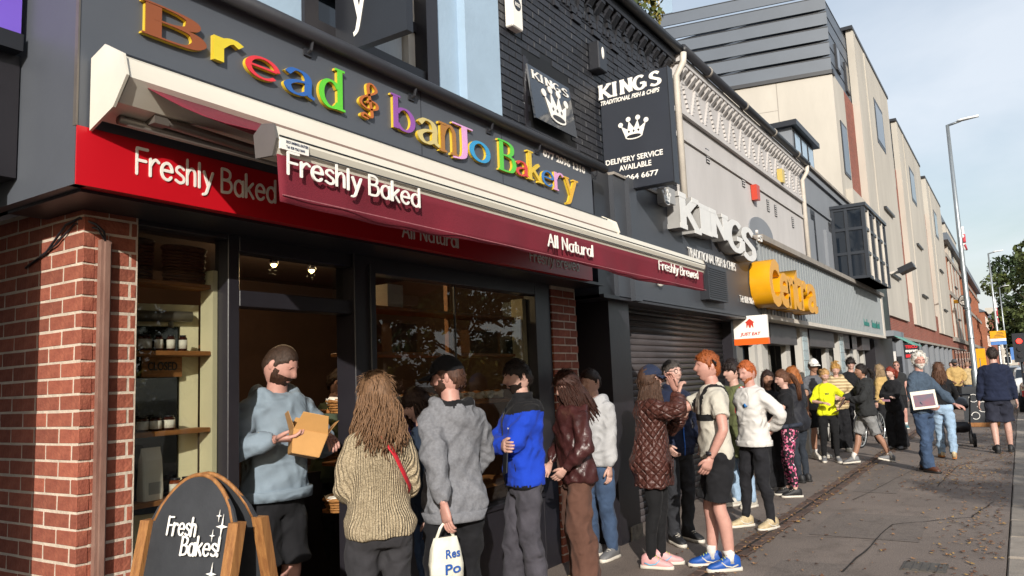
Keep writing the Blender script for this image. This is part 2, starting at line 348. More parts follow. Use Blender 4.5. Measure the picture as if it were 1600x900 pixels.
M_intfloor = mat('shop_floor_tiles', '3a3230', .6, .2, 3, .1, 20, coord='World')
M_blue = mat('pale_blue_render', '9db3c6', .75, .07, 1.6, .2, 25, coord='World')
M_grey_r = mat('pale_grey_render', 'bab6b4', .85, .1, 1.1, .35, 18, coord='World', stretch=(1, 1, .35))
M_dgrey_r = mat('mid_grey_render', '7c8086', .8, .08, 1.3, .25, 18, coord='World', stretch=(1, 1, .4))
M_white_r = mat('cream_render', 'b3ada3', .85, .12, .55, .3, 9, coord='World', stretch=(1, 1, .3))
M_clad = mat('slate_cladding', '535b66', .45, .08, .9, .05, 8, coord='World', objrand=.06)
M_dark_trim = mat('dark_trim', '22242a', .4, .1, 3, .05, 20, coord='World')
M_slate_gl = mat('dark_window', '1b222b', .08, .1, .5, 0, spec=.8, coord='World')
M_glass = glass_mat('clear_glass', (.86, .87, .85), mixv=.02)
M_gutter = mat('black_gutter', '2a2b30', .5, .15, 6, .1, 30, coord='World')
M_pipe_w = mat('white_downpipe', 'c9c1b6', .5, .1, 4, .1, 30, coord='World')
M_pipe_b = mat('brown_downpipe', '6c4a40', .5, .3, 8, .25, 40, coord='World', col2='8b6f63', stretch=(1, 1, .3))
M_shut = mat('shutter_steel', '443f40', .4, .25, 6, .1, 40, coord='World', stretch=(.4, 1, 1))
M_yellow = mat('amber_plastic', 'd99a12', .35, .07, 3, .03, 20, coord='World')
M_gold = mat('gold_edge', 'd9b83a', .3, .06, 4, .02, 20)
M_ledge = mat('stone_coping', '8f8880', .85, .15, 4, .3, 20, coord='World')
M_fbrick = brickmat('far_red_brick', '7c3a2e', '94493a', '8b7868')
M_gbrick = brickmat('far_orange_brick', '84452f', '9a5638', '8b7460')
M_asph = None

# ------------------------------------------------------------------ ground, pavement, road
def ground_material(name, c1, c2, dirt, speck=True, scale=1., wet=.0):
    m = bpy.data.materials.new(name); m.use_nodes = True; t = m.node_tree; N = t.nodes; L = t.links; b = N['Principled BSDF']
    b.inputs['Roughness'].default_value = .85
    g = N.new('ShaderNodeNewGeometry')
    def noise(s, d=5, r=.6):
        n = N.new('ShaderNodeTexNoise'); n.inputs['Scale'].default_value = s; n.inputs['Detail'].default_value = d; n.inputs['Roughness'].default_value = r; L.new(g.outputs['Position'], n.inputs['Vector']); return n
    n1 = noise(.55*scale); n2 = noise(90*scale, 3); n3 = noise(2.6*scale, 6, .7)
    r1 = N.new('ShaderNodeValToRGB'); r1.color_ramp.elements[0].position = .35; r1.color_ramp.elements[1].position = .65; r1.color_ramp.elements[0].color = lin(c1); r1.color_ramp.elements[1].color = lin(c2); L.new(n1.outputs[0], r1.inputs[0])
    r3 = N.new('ShaderNodeValToRGB'); r3.color_ramp.elements[0].position = .52; r3.color_ramp.elements[1].position = .72; L.new(n3.outputs[0], r3.inputs[0])
    m1 = N.new('ShaderNodeMixRGB'); m1.inputs[2].default_value = lin(dirt); L.new(r3.outputs[0], m1.inputs[0]); L.new(r1.outputs[0], m1.inputs[1])
    r2 = N.new('ShaderNodeValToRGB'); r2.color_ramp.elements[0].position = .35; r2.color_ramp.elements[0].color = (.55, .55, .55, 1); r2.color_ramp.elements[1].position = .7; r2.color_ramp.elements[1].color = (1.45, 1.42, 1.38, 1); L.new(n2.outputs[0], r2.inputs[0])
    m2 = N.new('ShaderNodeMixRGB'); m2.blend_type = 'MULTIPLY'; m2.inputs[0].default_value = .8; L.new(m1.outputs[0], m2.inputs[1]); L.new(r2.outputs[0], m2.inputs[2])
    L.new(m2.outputs[0], b.inputs['Base Color'])
    bp = N.new('ShaderNodeBump'); bp.inputs['Strength'].default_value = .5; bp.inputs['Distance'].default_value = .006; L.new(n2.outputs[0], bp.inputs['Height']); L.new(bp.outputs[0], b.inputs['Normal'])
    return m
M_pave = ground_material('pavement_asphalt', '6d625b', '80746c', '5e544d')
M_road = ground_material('road_asphalt', '3e3d3f', '4a4849', '34312f')
M_earth = ground_material('earth', '4a443c', '565046', '3c372f', scale=.3)
M_kerb = mat('kerb_granite', '8b8278', .85, .2, 5, .4, 60, coord='World', objrand=.12)
M_patch = ground_material('pavement_patch', '6a605a', '746a63', '5a514b')
M_drain = mat('drain_brick', '55433a', .8, .3, 9, .5, 40, coord='World', objrand=.25)
def sheet(name, m, x0, x1, y0, y1, z, kind='structure'):
    return MB().add([(x0, y0, z), (x1, y0, z), (x1, y1, z), (x0, y1, z)], [(0, 1, 2, 3)]).build(name, m, None, kind=kind)
sheet('ground', M_earth, -300, 900, -400, 400, -.16)
sheet('road', M_road, -60, 260, -9.5, .2, -.12)
pav = MB(); pav.box(-30, 140, .26, 8, -.15, 0); pavement = pav.build('pavement', M_pave, kind='structure')
far_pave = MB(); far_pave.box(-60, 140, -13, -9.4, -.15, 0); far_pave.build('pavement', M_pave, kind='structure')
kerb = MB().box(-30, 140, -.06, .252, -.15, -.02).build('kerb', M_patch, kind='structure')
km = chamfer_box(0, .9, -.105, .207, -.12, .006, .012).mesh('kerb_stone'); km.materials.append(M_kerb)
x = 4.2; i = 0
while x < 60:
    o = link('kerb_stone', km, kerb); o.location = (x, .045+random.uniform(-.006, .006), random.uniform(-.004, .004)); o.scale.x = random.uniform(.96, .99); x += .915; i += 1
# trenches, patches and the brick drain line
for (x0, x1, y0, y1) in ((8.2, 9.6, .95, 1.95), (11.2, 14.5, 1.5, 2.05), (6.2, 7.1, 1.3, 1.9)):
    MB().add([(x0, y0, .004), (x1, y0+.03, .004), (x1-.05, y1, .004), (x0+.04, y1-.02, .004)], [(0, 1, 2, 3)]).build('asphalt_patch', M_patch, pavement)
M_crack = mat('crack_dirt', '1f1a17', .9, .3, 20, .4, 60, coord='World')
def crack(P, w=.008):
    mb = MB(); pts = []
    for a, b in zip(P[:-1], P[1:]):
        for k in range(8): t = k/8; pts.append(Vector((a[0]+(b[0]-a[0])*t+random.uniform(-.012, .012), a[1]+(b[1]-a[1])*t+random.uniform(-.012, .012), .0085)))
    vs = []
    for p in pts: q = w*random.uniform(.4, 1.3); vs += [(p.x, p.y-q, p.z), (p.x+q*.5, p.y+q, p.z)]
    mb.add(vs, [(2*i, 2*i+2, 2*i+3, 2*i+1) for i in range(len(pts)-1)]).build('crack', M_crack, pavement)
crack([(6.8, 1.35), (9.0, 1.28), (9.7, .6), (11, .4)]); crack([(8.1, 1.95), (8.3, .92), (8.2, .3)]); crack([(9.6, 2.1), (9.5, .9)], .006); crack([(10.5, 1.9), (14, 1.55), (20, 1.6)], .006); crack([(12, 1.1), (14.5, 1.0), (16, .35)], .006)
sheet('drain_channel', M_crack, 4.5, 40, 2.2, 2.42, .0045).parent = pavement
dm = chamfer_box(-.105, .105, -.045, .045, 0, .014, .006).mesh('drain_brick'); dm.materials.append(M_drain)
x = 5.6
while x < 27:
    for yy in (2.245, 2.375):
        o = link('drain_brick', dm, pavement); o.location = (x+random.uniform(-.006, .006), yy, .002+random.uniform(-.006, .003)); o.rotation_euler = (random.uniform(-.04, .04), random.uniform(-.03, .03), random.uniform(-.03, .03))
    x += .222
cov = empty('drain_cover', 'small cast metal drain cover set in the pavement near the kerb', 'drain cover', PZ(1445, 887))
M_iron = mat('cast_iron', '5b5650', .6, .2, 12, .3, 60, metal=.3)
MB().box(-.16, .16, -.16, .16, -.002, .008).build('frame', M_iron, cov)
for i in range(5): MB().box(-.14, .14, -.14+i*.06, -.1+i*.06, .008, .014).build('bar', M_iron, cov)
# fallen leaves
def leaves(n):
    mb = MB(); cl = []
    for i in range(n):
        r = random.random()
        if r < .40: x = random.uniform(4.8, 34)**1.0; y = .28+abs(random.gauss(0, .35)); 
        elif r < .62: x = random.uniform(5.5, 22); y = 2.3+random.gauss(0, .12)
        elif r < .74: x = random.gauss(13.5, 1.2); y = abs(random.gauss(.75, .3))+.27
        elif r < .84: x = random.uniform(7, 40); y = random.uniform(-.5, .0)
        else: x = random.uniform(4.5, 30); y = random.uniform(.4, 3.1)
        z = .012 if y > .26 else (.012 if y > -.06 else -.112)
        s = random.uniform(.012, .030); a = random.uniform(0, 6.3); ca, sa = math.cos(a)*s, math.sin(a)*s; k = random.uniform(.4, .7); c1, c2 = random.uniform(0, .5)*s, random.uniform(0, .6)*s
        pts = [(-1, 0, c1), (-.3, k, 0.1*s), (.35, k*.8, 0), (1, 0, c2), (.3, -k, .1*s), (-.35, -k*.9, 0)]
        mb.add([(x+ca*u-sa*v, y+sa*u+ca*v, z+w) for u, v, w in pts], [(0, 5, 4, 3, 2, 1)], random.choice((0, 0, 1, 1, 2, 3)))
    o = mb.build('fallen_leaves', [mat('leaf_tan', '8f6a48', .8, .25, 30, 0), mat('leaf_brown', '664530', .8, .25, 30, 0), mat('leaf_ochre', '9a7a44', .8, .25, 30, 0), mat('leaf_dark', '4a3020', .8, .25, 30, 0)], kind='stuff')
    return tag(o, 'brown and tan autumn leaves scattered over the pavement and gutter', 'leaves')
leaves(3600)

# ------------------------------------------------------------------ brickwork
BR = {}
def brick_mesh(L, m, tagn):
    k = (round(L, 3), m.name, tagn)
    if k not in BR:
        mb = chamfer_box(0, L, -.005, .05, 0, .065, .003); mb.v = [(x+random.uniform(-.0015, .0015), y+random.uniform(-.0015, .0015), z+random.uniform(-.0015, .0015)) for x, y, z in mb.v]
        me = mb.mesh('brick'); me.materials.append(m); BR[k] = me
    return BR[k]
def brickwork(parent, o, rz, width, z0, z1, m, hole=None, cap=300, name='brick', ext=False, keepall=False):
    """bricks laid along the local x axis from o (rz turns it), street side = local -y"""
    o = Vector(o); U = Vector((math.cos(rz), math.sin(rz), 0)); L = []
    z = z0; c = 0
    while z+.065 <= z1+.03:
        u = 0. if c % 2 == 0 else -.1125
        while u < width-.02:
            a, b = max(u, 0.), min(u+.215, width)
            if b-a > .03 and not (hole and hole((a+b)/2, z+.033, a, b)):
                P = o+U*((a+b)/2)+Vector((0, 0, z+.03-o.z)); x, y, w = proj(P)
                vis = in_view(P, 60)
                L.append((w if vis else 1e6+w, a, b-a, z))
            u += .225
        z += .075; c += 1
    L.sort(); rest = MB()
    for i, (w, a, ln, z) in enumerate(L):
        P = o+U*a
        if i < cap and w < 1e6:
            b = link(name, brick_mesh(round(ln/.0275)*.0275 if ln < .21 else .215, m, i % 3), parent); b.location = (P.x, P.y, z); b.rotation_euler = (random.uniform(-.006, .006), 0, rz+random.uniform(-.006, .006))
        elif w < 1e6 or keepall:
            n = Vector((math.sin(rz), -math.cos(rz), 0)); rest.obox(P+U*ln/2+Vector((0, 0, z+.0325))-n*.02, U*ln/2, n*.031, Vector((0, 0, .0325)))
    if rest.v: rest.build('brick_courses', m, parent, kind='stuff')

# ------------------------------------------------------------------ the bakery
bak = empty('bakery_building', 'bakery with charcoal fascia, coloured raised letters and pale blue upper floor', 'building', (4.0, 3.6, 0))
def inv(par, o): o.matrix_parent_inverse = par.matrix_world.inverted(); return o
def P_(o, par): o.parent = par; o.matrix_parent_inverse = Matrix.Translation(-par.location); return o
bak.location = (0, 0, 0)
YF = 3.58
# piers
box('pier_core', M_mortar, bak, 1.907, 2.174, YF-.003, 5.6, 0, 2.56)
brickwork(bak, (1.915, YF, 0), 0, .262, .0, 2.52, M_brick)
brickwork(bak, (1.91, 4.75, 0), -math.pi/2, 1.17, .0, 2.52, M_brick)
box('pier_core', M_mortar, bak, 6.232, 6.69, YF+.007, 3.9, 0, 2.5)
brickwork(bak, (6.23, YF+.01, 0), 0, .465, .0, 2.46, M_brick)
box('reveal_core', M_mortar, bak, 6.69, 7.12, 3.797, 3.95, 0, 2.6)
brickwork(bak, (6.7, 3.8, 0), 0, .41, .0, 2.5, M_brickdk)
dp = MB().box(1.972, 2.022, YF-.04, YF-.012, 0, 2.36).build('downpipe', M_pipe_b, bak); MB().box(1.985, 2.009, YF-.055, YF-.0405, 0, 2.35).build('ridge', M_pipe_b, dp)
cb_ = MB().tube([(1.995, YF-.03, 2.36), (1.985, YF-.035, 2.40), (1.95, YF-.03, 2.43), (1.9, YF+.02, 2.46), (1.89, YF+.12, 2.44), (1.892, YF+.3, 2.33), (1.896, YF+.5, 2.28)], .006, 6).build('cable', M_black, bak, True)
MB().tube([(1.99, YF-.04, 2.355), (1.96, YF-.03, 2.41), (1.9, YF+.06, 2.44), (1.89, YF+.2, 2.36), (1.896, YF+.36, 2.32)], .005, 6).build('cable', M_black, bak, True)
# fascia, soffit
FY = 3.22; FX0, FX1 = 1.675, 6.46; ZB, ZR, ZT = 2.512, 2.765, 3.60
fas = box('fascia', M_char, bak, FX0, FX1, FY, FY+.05, ZR, ZT)
box('fascia_return', M_char, bak, FX0-.002, FX0+.05, FY+.002, 4.4, ZB, ZT+.1)
box('fascia_backing', M_black, bak, FX0+.05, FX1-.01, FY+.05, 3.60, ZB+.02, ZT-.02)
red = box('sign_panel', M_red, bak, FX0+.002, 6.36, FY-.006, FY+.05, ZB, ZR)
box('edge_trim', M_grey_arm, bak, FX0-.004, FX0+.004, FY-.004, FY+.02, ZR, ZT)
box('soffit', M_black, bak, FX0+.05, 6.7, FY+.05, 3.9, ZB-.015, ZB+.01)
box('panel_joint', M_dark_trim, fas, 3.95, 3.956, FY-.0015, FY+.01, ZR, ZT); box('panel_joint', M_dark_trim, fas, 4.93, 4.936, FY-.0015, FY+.01, ZR, ZT)
# the round trough pipe along the top
pt = MB().tube([(1.6, FY-.048, 3.617), (6.66, FY-.048, 3.617)], .042, 12).build('light_trough', M_gutter, bak, True)
for xx in (2.0, 2.95, 3.85, 4.75, 5.45, 6.5):
    br = MB(); br.tube([(xx, FY-.048, 3.58), (xx, FY-.035, 3.53), (xx, FY, 3.515)], .01, 6); br.box(xx-.03, xx+.03, FY-.012, FY-.001, 3.50, 3.54); br.build('bracket', M_gutter, pt)
box('coping', M_ledge, bak, 1.5, 6.6, FY+.0, 3.66, 3.602, 3.63)
# raised letters
SL = [('B', 217, 318, -1, 90, '8a4a24', 'B'), ('r', 329, 376, 52, 111, 'd8c22e', 'r'), ('e', 379, 433, 81, 136, 'd8343c', 'e'), ('a', 439, 488, 101, 160, '2c5fa8', 'α'), ('d', 494, 534, 97, 178, '5fc832', 'd'),
      ('&', 557, 587, 124, 194, 'b5652a', '&'), ('b', 607, 644, 146, 213, '8d4fa0', 'b'), ('a', 648, 683, 181, 233, 'c9b878', 'α'), ('n', 682, 711, 190, 246, 'a5702a', 'n'), ('J', 703, 735, 191, 258, 'd9a0cf', 'J'), ('o', 730, 762, 216, 260, '2f93c4', 'o'),
      ('B', 775, 802, 217, 275, '57c23a', 'B'), ('a', 802, 823, 249, 280, 'd03a34', 'α'), ('k', 820, 845, 235, 289, 'd8b830', 'k'), ('e', 843, 862, 264, 295, '2f6fb0', 'e'), ('r', 861, 877, 267, 302, 'd79ac4', 'r'), ('y', 878, 900, 276, 326, 'd9a820', 'y')]
for ch, x0, x1, y0, y1, colr, g in SL:
    big = 1
    wt = {'B': .14 if x0 < 300 else .12, 'r': .10, '&': .05, 'o': .10, 'e': .075}.get(g, .10); th = {'&': .045, 'e': .05, 'o': .06}.get(g, .04)
    if g == 'r' and x0 < 400: wt, th = .135, .10
    me = stroke_mesh(g, wt, th, serif=0 if (g == 'r' and x0 < 400) else .1, depth=.016, rnd=False)
    o = fitpx(me, 'letter', M_gold, fas, x0, x1, y0, y1, FY-.001)
    me2 = stroke_mesh(g, wt, th, serif=0 if (g == 'r' and x0 < 400) else .1, depth=.004, rnd=False)
    q = fitpx(me2, 'letter_face', mat('letter_'+colr, colr, .25, .05, 4, .02, 20), o, x0, x1, y0, y1, FY-.001)
    q.location.y = -.0215
fitpx(font_mesh('077 2096 1310', .003, .03), 'phone_number', M_white, fas, 849, 913, 233, 272, FY-.001)
# red panel lettering
def onwall(txt, name, m, par, x0, y0, x1, y1, Y, h, wt=.09, jit=.02, thin=None, serif=0):
    a, b = PY(x0, y0, Y), PY(x1, y1, Y); a.z = b.z = (a.z+b.z)/2
    words = txt.split(' '); ms = []; x0_ = 0.
    for w_ in words: q = stroke_mesh(w_, wt, thin, serif, .003, True, .04, jit, x0_); x0_ = q.end+.3; ms.append(q)
    V = [v for q in ms for v in q.v]; bd = (min(v[0] for v in V), max(v[0] for v in V), min(v[2] for v in V), max(v[2] for v in V))
    for q in ms: fit(q, 'lettering', m, par, a, b, (0, 0, 1), h=h, bounds=bd)
onwall('Freshly Baked', 'lettering', M_white, red, 211, 283, 431, 330, FY-.0065, .165)
onwall('All Natural', 'lettering', M_white, red, 628, 371, 716, 389, FY-.0065, .105)
onwall('Freshly Brewed', 'lettering', M_white, red, 828, 416, 905, 427, FY-.0065, .125)
# window and door joinery
GY = 3.68
def bx(name, m, x0, x1, z0, z1, y0=3.60, y1=3.72, par=bak): return box(name, m, par, x0, x1, y0, y1, z0, z1, .004)
bx('door_post', M_black, 2.715, 2.79, 0, 2.50); bx('door_post', M_black, 3.665, 3.87, 0, 2.50, 3.58, 3.75); bx('window_post', M_black, 5.96, 6.228, 0, 2.50)
bx('mullion_bead', M_dark_trim, 3.80, 3.82, 0, 2.44, 3.565, 3.585)
bx('door_transom', M_black, 2.79, 3.665, 2.10, 2.19); bx('head_rail', M_black, 2.79, 3.665, 2.41, 2.50); bx('head_rail', M_black, 3.87, 5.96, 2.39, 2.50); bx('head_rail', M_black, 2.174, 2.715, 2.47, 2.50)
bx('stall_riser', M_black, 3.87, 5.96, 0, .62); bx('stall_riser', M_black, 2.174, 2.715, 0, .62); bx('window_sill', M_black, 3.87, 5.96, .62, .66, 3.575, 3.74); bx('window_sill', M_black, 2.174, 2.715, .62, .66, 3.575, 3.74)
bx('window_bar', M_dark_trim, 4.86, 4.872, .66, 2.39, GY-.008, GY+.012)
box('pane', M_glass, bak, 3.87, 5.96, GY, GY+.006, .66, 2.39); box('pane', M_glass, bak, 2.174, 2.715, GY, GY+.006, .66, 2.47); box('pane', M_glass, bak, 2.79, 3.665, GY, GY+.006, 2.19, 2.41)
# the shop door stands open, swung in behind the small window
dl = MB().box(0, .75, -.002, .002, .0, .001).build('open_door', M_creamp, bak); dl.location = (2.705, 3.86, .06); dl.rotation_euler = (0, 0, math.radians(164))
dstile = MB().box(0, .10, -.022, .022, 0, 2.06).build('door_stile', M_creamp, dl); MB().box(.65, .75, -.022, .022, 0, 2.06).build('door_stile', M_creamp, dl)
MB().box(.10, .65, -.022, .022, 1.94, 2.06).build('door_rail', M_creamp, dl); MB().box(.10, .65, -.022, .022, 0, .95).build('door_rail', M_creamp, dl)
MB().box(.10, .65, -.004, .004, .95, 1.94).build('door_pane', mat('dark_mirror_pane', '0c0e0c', .03, .05, 1, 0, spec=1.0), dl)
MB().tube([(.05, .06, 1.99), (.36, .06, 1.99)], .03, 10).build('door_closer', M_grey_arm, dl, True); MB().tube([(.16, .06, 1.97), (.16, .06, 1.93)], .015, 8).build('closer_arm', M_grey_arm, dl, True)
box('window_reveal', M_creamp, bak, 2.685, 2.714, GY+.012, 3.80, .5, 2.30)
box('window_reveal', M_creamp, bak, 5.90, 5.955, GY+.02, 3.82, .66, 2.36)
box('threshold', M_ledge, bak, 2.79, 3.665, 3.45, 3.80, 0, .05)
# interior
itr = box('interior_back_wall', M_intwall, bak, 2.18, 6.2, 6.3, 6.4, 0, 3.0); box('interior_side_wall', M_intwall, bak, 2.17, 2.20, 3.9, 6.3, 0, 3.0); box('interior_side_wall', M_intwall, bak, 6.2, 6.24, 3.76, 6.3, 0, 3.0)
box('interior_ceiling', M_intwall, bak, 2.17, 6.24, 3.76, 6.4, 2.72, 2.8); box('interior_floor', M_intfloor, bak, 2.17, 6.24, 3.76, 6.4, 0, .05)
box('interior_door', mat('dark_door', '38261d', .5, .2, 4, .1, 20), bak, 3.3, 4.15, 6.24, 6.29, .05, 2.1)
cnt = box('counter', mat('counter_dark', '2a2220', .5, .2, 4, .1, 20), bak, 4.1, 5.8, 4.6, 5.1, .05, 1.0)
def shelf(x0, x1, y0, y1, z): return box('shelf', M_wood, bak, x0, x1, y0, y1, z-.025, z, .003)
for z in (2.22, 1.855, 1.445, 1.10): shelf(2.22, 2.68, 3.70, 3.83, z)
for z in (2.20, 1.87): shelf(3.9, 5.88, 3.78, 4.05, z)
shelf(3.9, 5.88, 3.72, 4.2, 1.48); shelf(3.9, 5.88, 3.72, 4.15, 1.12); shelf(3.9, 5.88, 3.72, 4.15, .8); shelf(3.28, 3.62, 5.0, 5.25, 1.98)
box('shelf_support', M_wood, bak, 4.28, 4.31, 4.02, 4.06, 1.87, 2.5); box('shelf_support', M_wood, bak, 4.30, 4.325, 4.02, 4.06, 1.87, 2.18); box('shelf_support', M_wood, bak, 5.22, 5.25, 4.02, 4.06, 1.0, 2.5)
for i, (x, y) in enumerate(((428, 413), (487, 422), (541, 427))):
    p = PY(x, y, 4.6); l = empty('spot_lamp', ['leftmost lit warm bulb behind the glass above the shop door', 'middle lit warm bulb behind the glass above the shop door', 'rightmost lit warm bulb behind the glass above the shop door'][i], 'lamp', p, 0, 'lit bulbs inside the shop')
    MB().ball((0, 0, 0), .022, 10, 8).build('bulb', mat('warm_bulb', 'ffd98a', .3, 0, 1, 0, emit='ffcf70', es=30), l, True)
    MB().lathe([(.008, .3), (.008, .06), (.03, .05), (.034, .0), (.03, .0)]).build('holder', M_black, l, True)
    ld = bpy.data.lights.new('bulb_light', 'POINT'); ld.energy = 7; ld.color = (1, .72, .4); ld.shadow_soft_size = .03; lo = bpy.data.objects.new('bulb_light', ld); COL.objects.link(lo); lo.parent = l; lo.location = (0, 0, -.05)
# upper floor
box('upper_wall', M_blue, bak, 1.4, 3.30, 3.65, 3.9, 3.61, 7.5); box('upper_wall', M_blue, bak, 4.66, 5.50, 3.65, 3.9, 3.61, 7.5); box('upper_wall', M_blue, bak, 3.30, 4.66, 3.652, 3.9, 3.61, 3.92); box('upper_pilaster', M_blue, bak, 4.99, 5.5, 3.57, 3.65, 3.63, 7.5)
uw = box('window_frame', M_black, bak, 4.52, 4.66, 3.60, 3.8, 3.92, 7.4); box('window_frame', M_black, bak, 3.30, 3.42, 3.62, 3.8, 3.92, 7.4); box('window_frame', M_black, bak, 3.42, 4.52, 3.62, 3.8, 3.92, 4.02)
box('sash_rail', M_black, bak, 3.42, 4.52, 3.70, 3.78, 4.36, 4.44); box('sash_stile', M_pipe_w, bak, 4.44, 4.518, 3.72, 3.79, 4.02, 7.4)
box('pane', M_slate_gl, bak, 3.42, 4.52, 3.81, 3.83, 4.0, 7.4); box('curtain', mat('pale_curtain', 'c9cdd0', .9, .1, 5, .4, 20, stretch=(30, 1, 1)), bak, 4.0, 4.43, 3.78, 3.80, 4.02, 7.4)
# ------------------------------------------------------------------ the awning
awn = empty('awning', 'retractable shop awning with cream metal cassette and maroon cloth valance', 'awning', (0, 0, 0))
AX0, AX1 = 1.735, 6.40
prof = [(3.19, 2.80), (3.19, 3.06), (3.10, 3.09), (2.98, 3.02), (2.95, 2.93), (3.03, 2.84)]
cas = MB().prism([(AX0+.012, y, z) for y, z in prof[::-1]], (AX1-AX0-.024, 0, 0)).build('cassette', M_cream, awn)
cp = [(3.205, 2.75), (3.205, 3.07), (3.10, 3.105), (2.965, 3.03), (2.935, 2.93), (3.03, 2.815)]
for xx in (AX0-.012, AX1): MB().prism([(xx, y, z) for y, z in cp[::-1]], (.012, 0, 0)).build('end_cap', M_cream, awn)
box('cassette_groove', M_dark_trim, cas, AX0+.02, AX1-.02, 3.04, 3.045, 3.058, 3.066)
BX0, BX1, BY, BZ = 1.775, 6.22, 2.15, 2.50
barp = [(BY+.05, BZ-.05), (BY+.06, BZ+.03), (BY+.02, BZ+.06), (BY-.035, BZ+.05), (BY-.05, BZ), (BY-.03, BZ-.055)]
bar = MB().prism([(BX0+.012, y, z) for y, z in barp[::-1]], (BX1-BX0-.024, 0, 0)).build('front_bar', M_cream, awn)
for xx in (BX0, BX1-.012): MB().prism([(xx, BY+(y-BY)*1.1, BZ+(z-BZ)*1.1) for y, z in barp[::-1]], (.011, 0, 0)).build('end_cap', M_grey_arm, awn)
for zz in (BZ+.012, BZ-.03): box('bar_groove', M_dark_trim, bar, BX0+.02, BX1-.02, BY-.0505, BY-.044, zz, zz+.004)
stk = box('maker_sticker', M_white, bar, BX0+.018, BX0+.15, BY-.054, BY-.047, BZ-.034, BZ+.006)
fit(font_mesh('ROOT AWNINGS & SHUTTERS', .001), 'sticker_print', mat('print_blue', '2a3550', .6, 0, 1, 0), stk, (BX0+.045, BY-.0545, BZ-.009), (BX0+.146, BY-.0545, BZ-.009), (0, 0, 1), h=.010)
fit(font_mesh('Tel: 028 9263 8444', .001), 'sticker_print', MATS['print_blue'], stk, (BX0+.045, BY-.0545, BZ-.027), (BX0+.13, BY-.0545, BZ-.027), (0, 0, 1), h=.010)
n = 40; vs = []; fs = []
for i in range(n+1):
    xx = AX0+.1+(AX1-AX0-.2)*i/n
    for j in range(7):
        t = j/6; yy = 3.0+(BY+.03-3.0)*t; zz = 2.93+(BZ+.045-2.93)*t-.045*math.sin(math.pi*t)*(1+.25*math.sin(xx*3))+.006*math.sin(xx*21)*math.sin(math.pi*t)
        vs.append((xx, yy, zz))
fs = [(i*7+j, (i+1)*7+j, (i+1)*7+j+1, i*7+j+1) for i in range(n) for j in range(6)]
o = MB().add(vs, fs).build('canopy_cloth', M_maroon, awn, True); md = o.modifiers.new('t', 'SOLIDIFY'); md.thickness = .003
vs = []; n = 120
for i in range(n+1):
    xx = BX0+.02+(BX1-BX0-.04)*i/n; 
    for j in range(6):
        t = j/5; vs.append((xx, BY-.035+.012*math.sin(xx*5.3+1)*t+.006*math.sin(xx*17)*t, BZ-.05-(.165-.012*math.sin(xx*2.2))*t))
val = MB().add(vs, [(i*6+j, i*6+j+1, (i+1)*6+j+1, (i+1)*6+j) for i in range(n) for j in range(5)]).build('valance', M_maroon, awn, True); md = val.modifiers.new('t', 'SOLIDIFY'); md.thickness = .0025
vy = BY-.057
for txt, x0, y0, x1, y1, h in (('Freshly Baked', 448, 287, 656, 332, .115), ('All Natural', 856, 389, 926, 400, .078), ('Freshly Brewed', 1030, 428, 1091, 438, .088)): onwall(txt, 'lettering', M_white, val, x0, y0, x1, y1, vy, h)
box('hem_stitch', mat('stitch', '9a5a60', .8, .3, 40, 0), val, BX0+.03, BX1-.03, BY-.052, BY-.050, 2.30, 2.304)
for a, e, b in (((1.95, 3.08, 2.83), (3.05, 2.75, 2.66), (2.2, 2.2, 2.5)), ((6.2, 3.08, 2.83), (5.1, 2.75, 2.66), (5.8, 2.2, 2.5))):
    a, e, b = map(Vector, (a, e, b)); ar = MB(); ar.tube([a, e], .03, 14, ry=.022); ar.tube([e, b], .026, 14, ry=.02); ar.ball(e, .036, 14, 10); ar.obox(a, (.035, 0, 0), (0, .04, 0), (0, 0, .03)); ar.build('folding_arm', M_grey_arm, awn)
MB().tube([(1.8, 3.12, 2.80), (6.35, 3.12, 2.80)], .022, 8).build('torsion_bar', M_grey_arm, awn, True)
# ------------------------------------------------------------------ projecting signs over the bakery
ys = empty('hanging_sign', 'black projecting sign with a white letter y above the bakery fascia', 'sign', (3.6, 3.0, 3.86))
MB().box(-.03, .03, .0, .62, -.03, 1.2).build('sign_box', M_dark_trim, ys)
yg = fit(stroke_mesh('y', .13, .06, .1, .003, False), 'letter', M_white, ys, (-.031, .47, .05), (-.031, .33, .05), (0, 0, 1), h=.32)
for z in (.1, .9): MB().tube([(0, .62, z), (0, .66, z)], .02, 6).build('bracket', M_black, ys)
# ------------------------------------------------------------------ neighbour on the left
nb = empty('neighbour_shop', 'dark shop front beyond the brick pier under a purple sign', 'building')
box('wall', M_black, nb, -3, 1.48, 3.66, 4.0, 0, 3.2); box('recess_wall', M_black, nb, 1.48, 1.9, 4.8, 4.9, 0, 3.2); box('fascia_frame', M_dark_trim, nb, -3, FX0-.03, 3.63, 4.0, 3.19, 3.27); box('soffit', M_black, nb, -3, FX0-.01, 3.7, 5, 2.62, 3.19)
box('sign_panel', mat('purple_sign', '7b5fd0', .35, .05, 1, 0), nb, -3, FX0-.035, 3.645, 3.9, 3.272, 4.6); box('upper_wall', M_dgrey_r, nb, -3, 1.39, 3.7, 3.9, 4.6, 7.5)

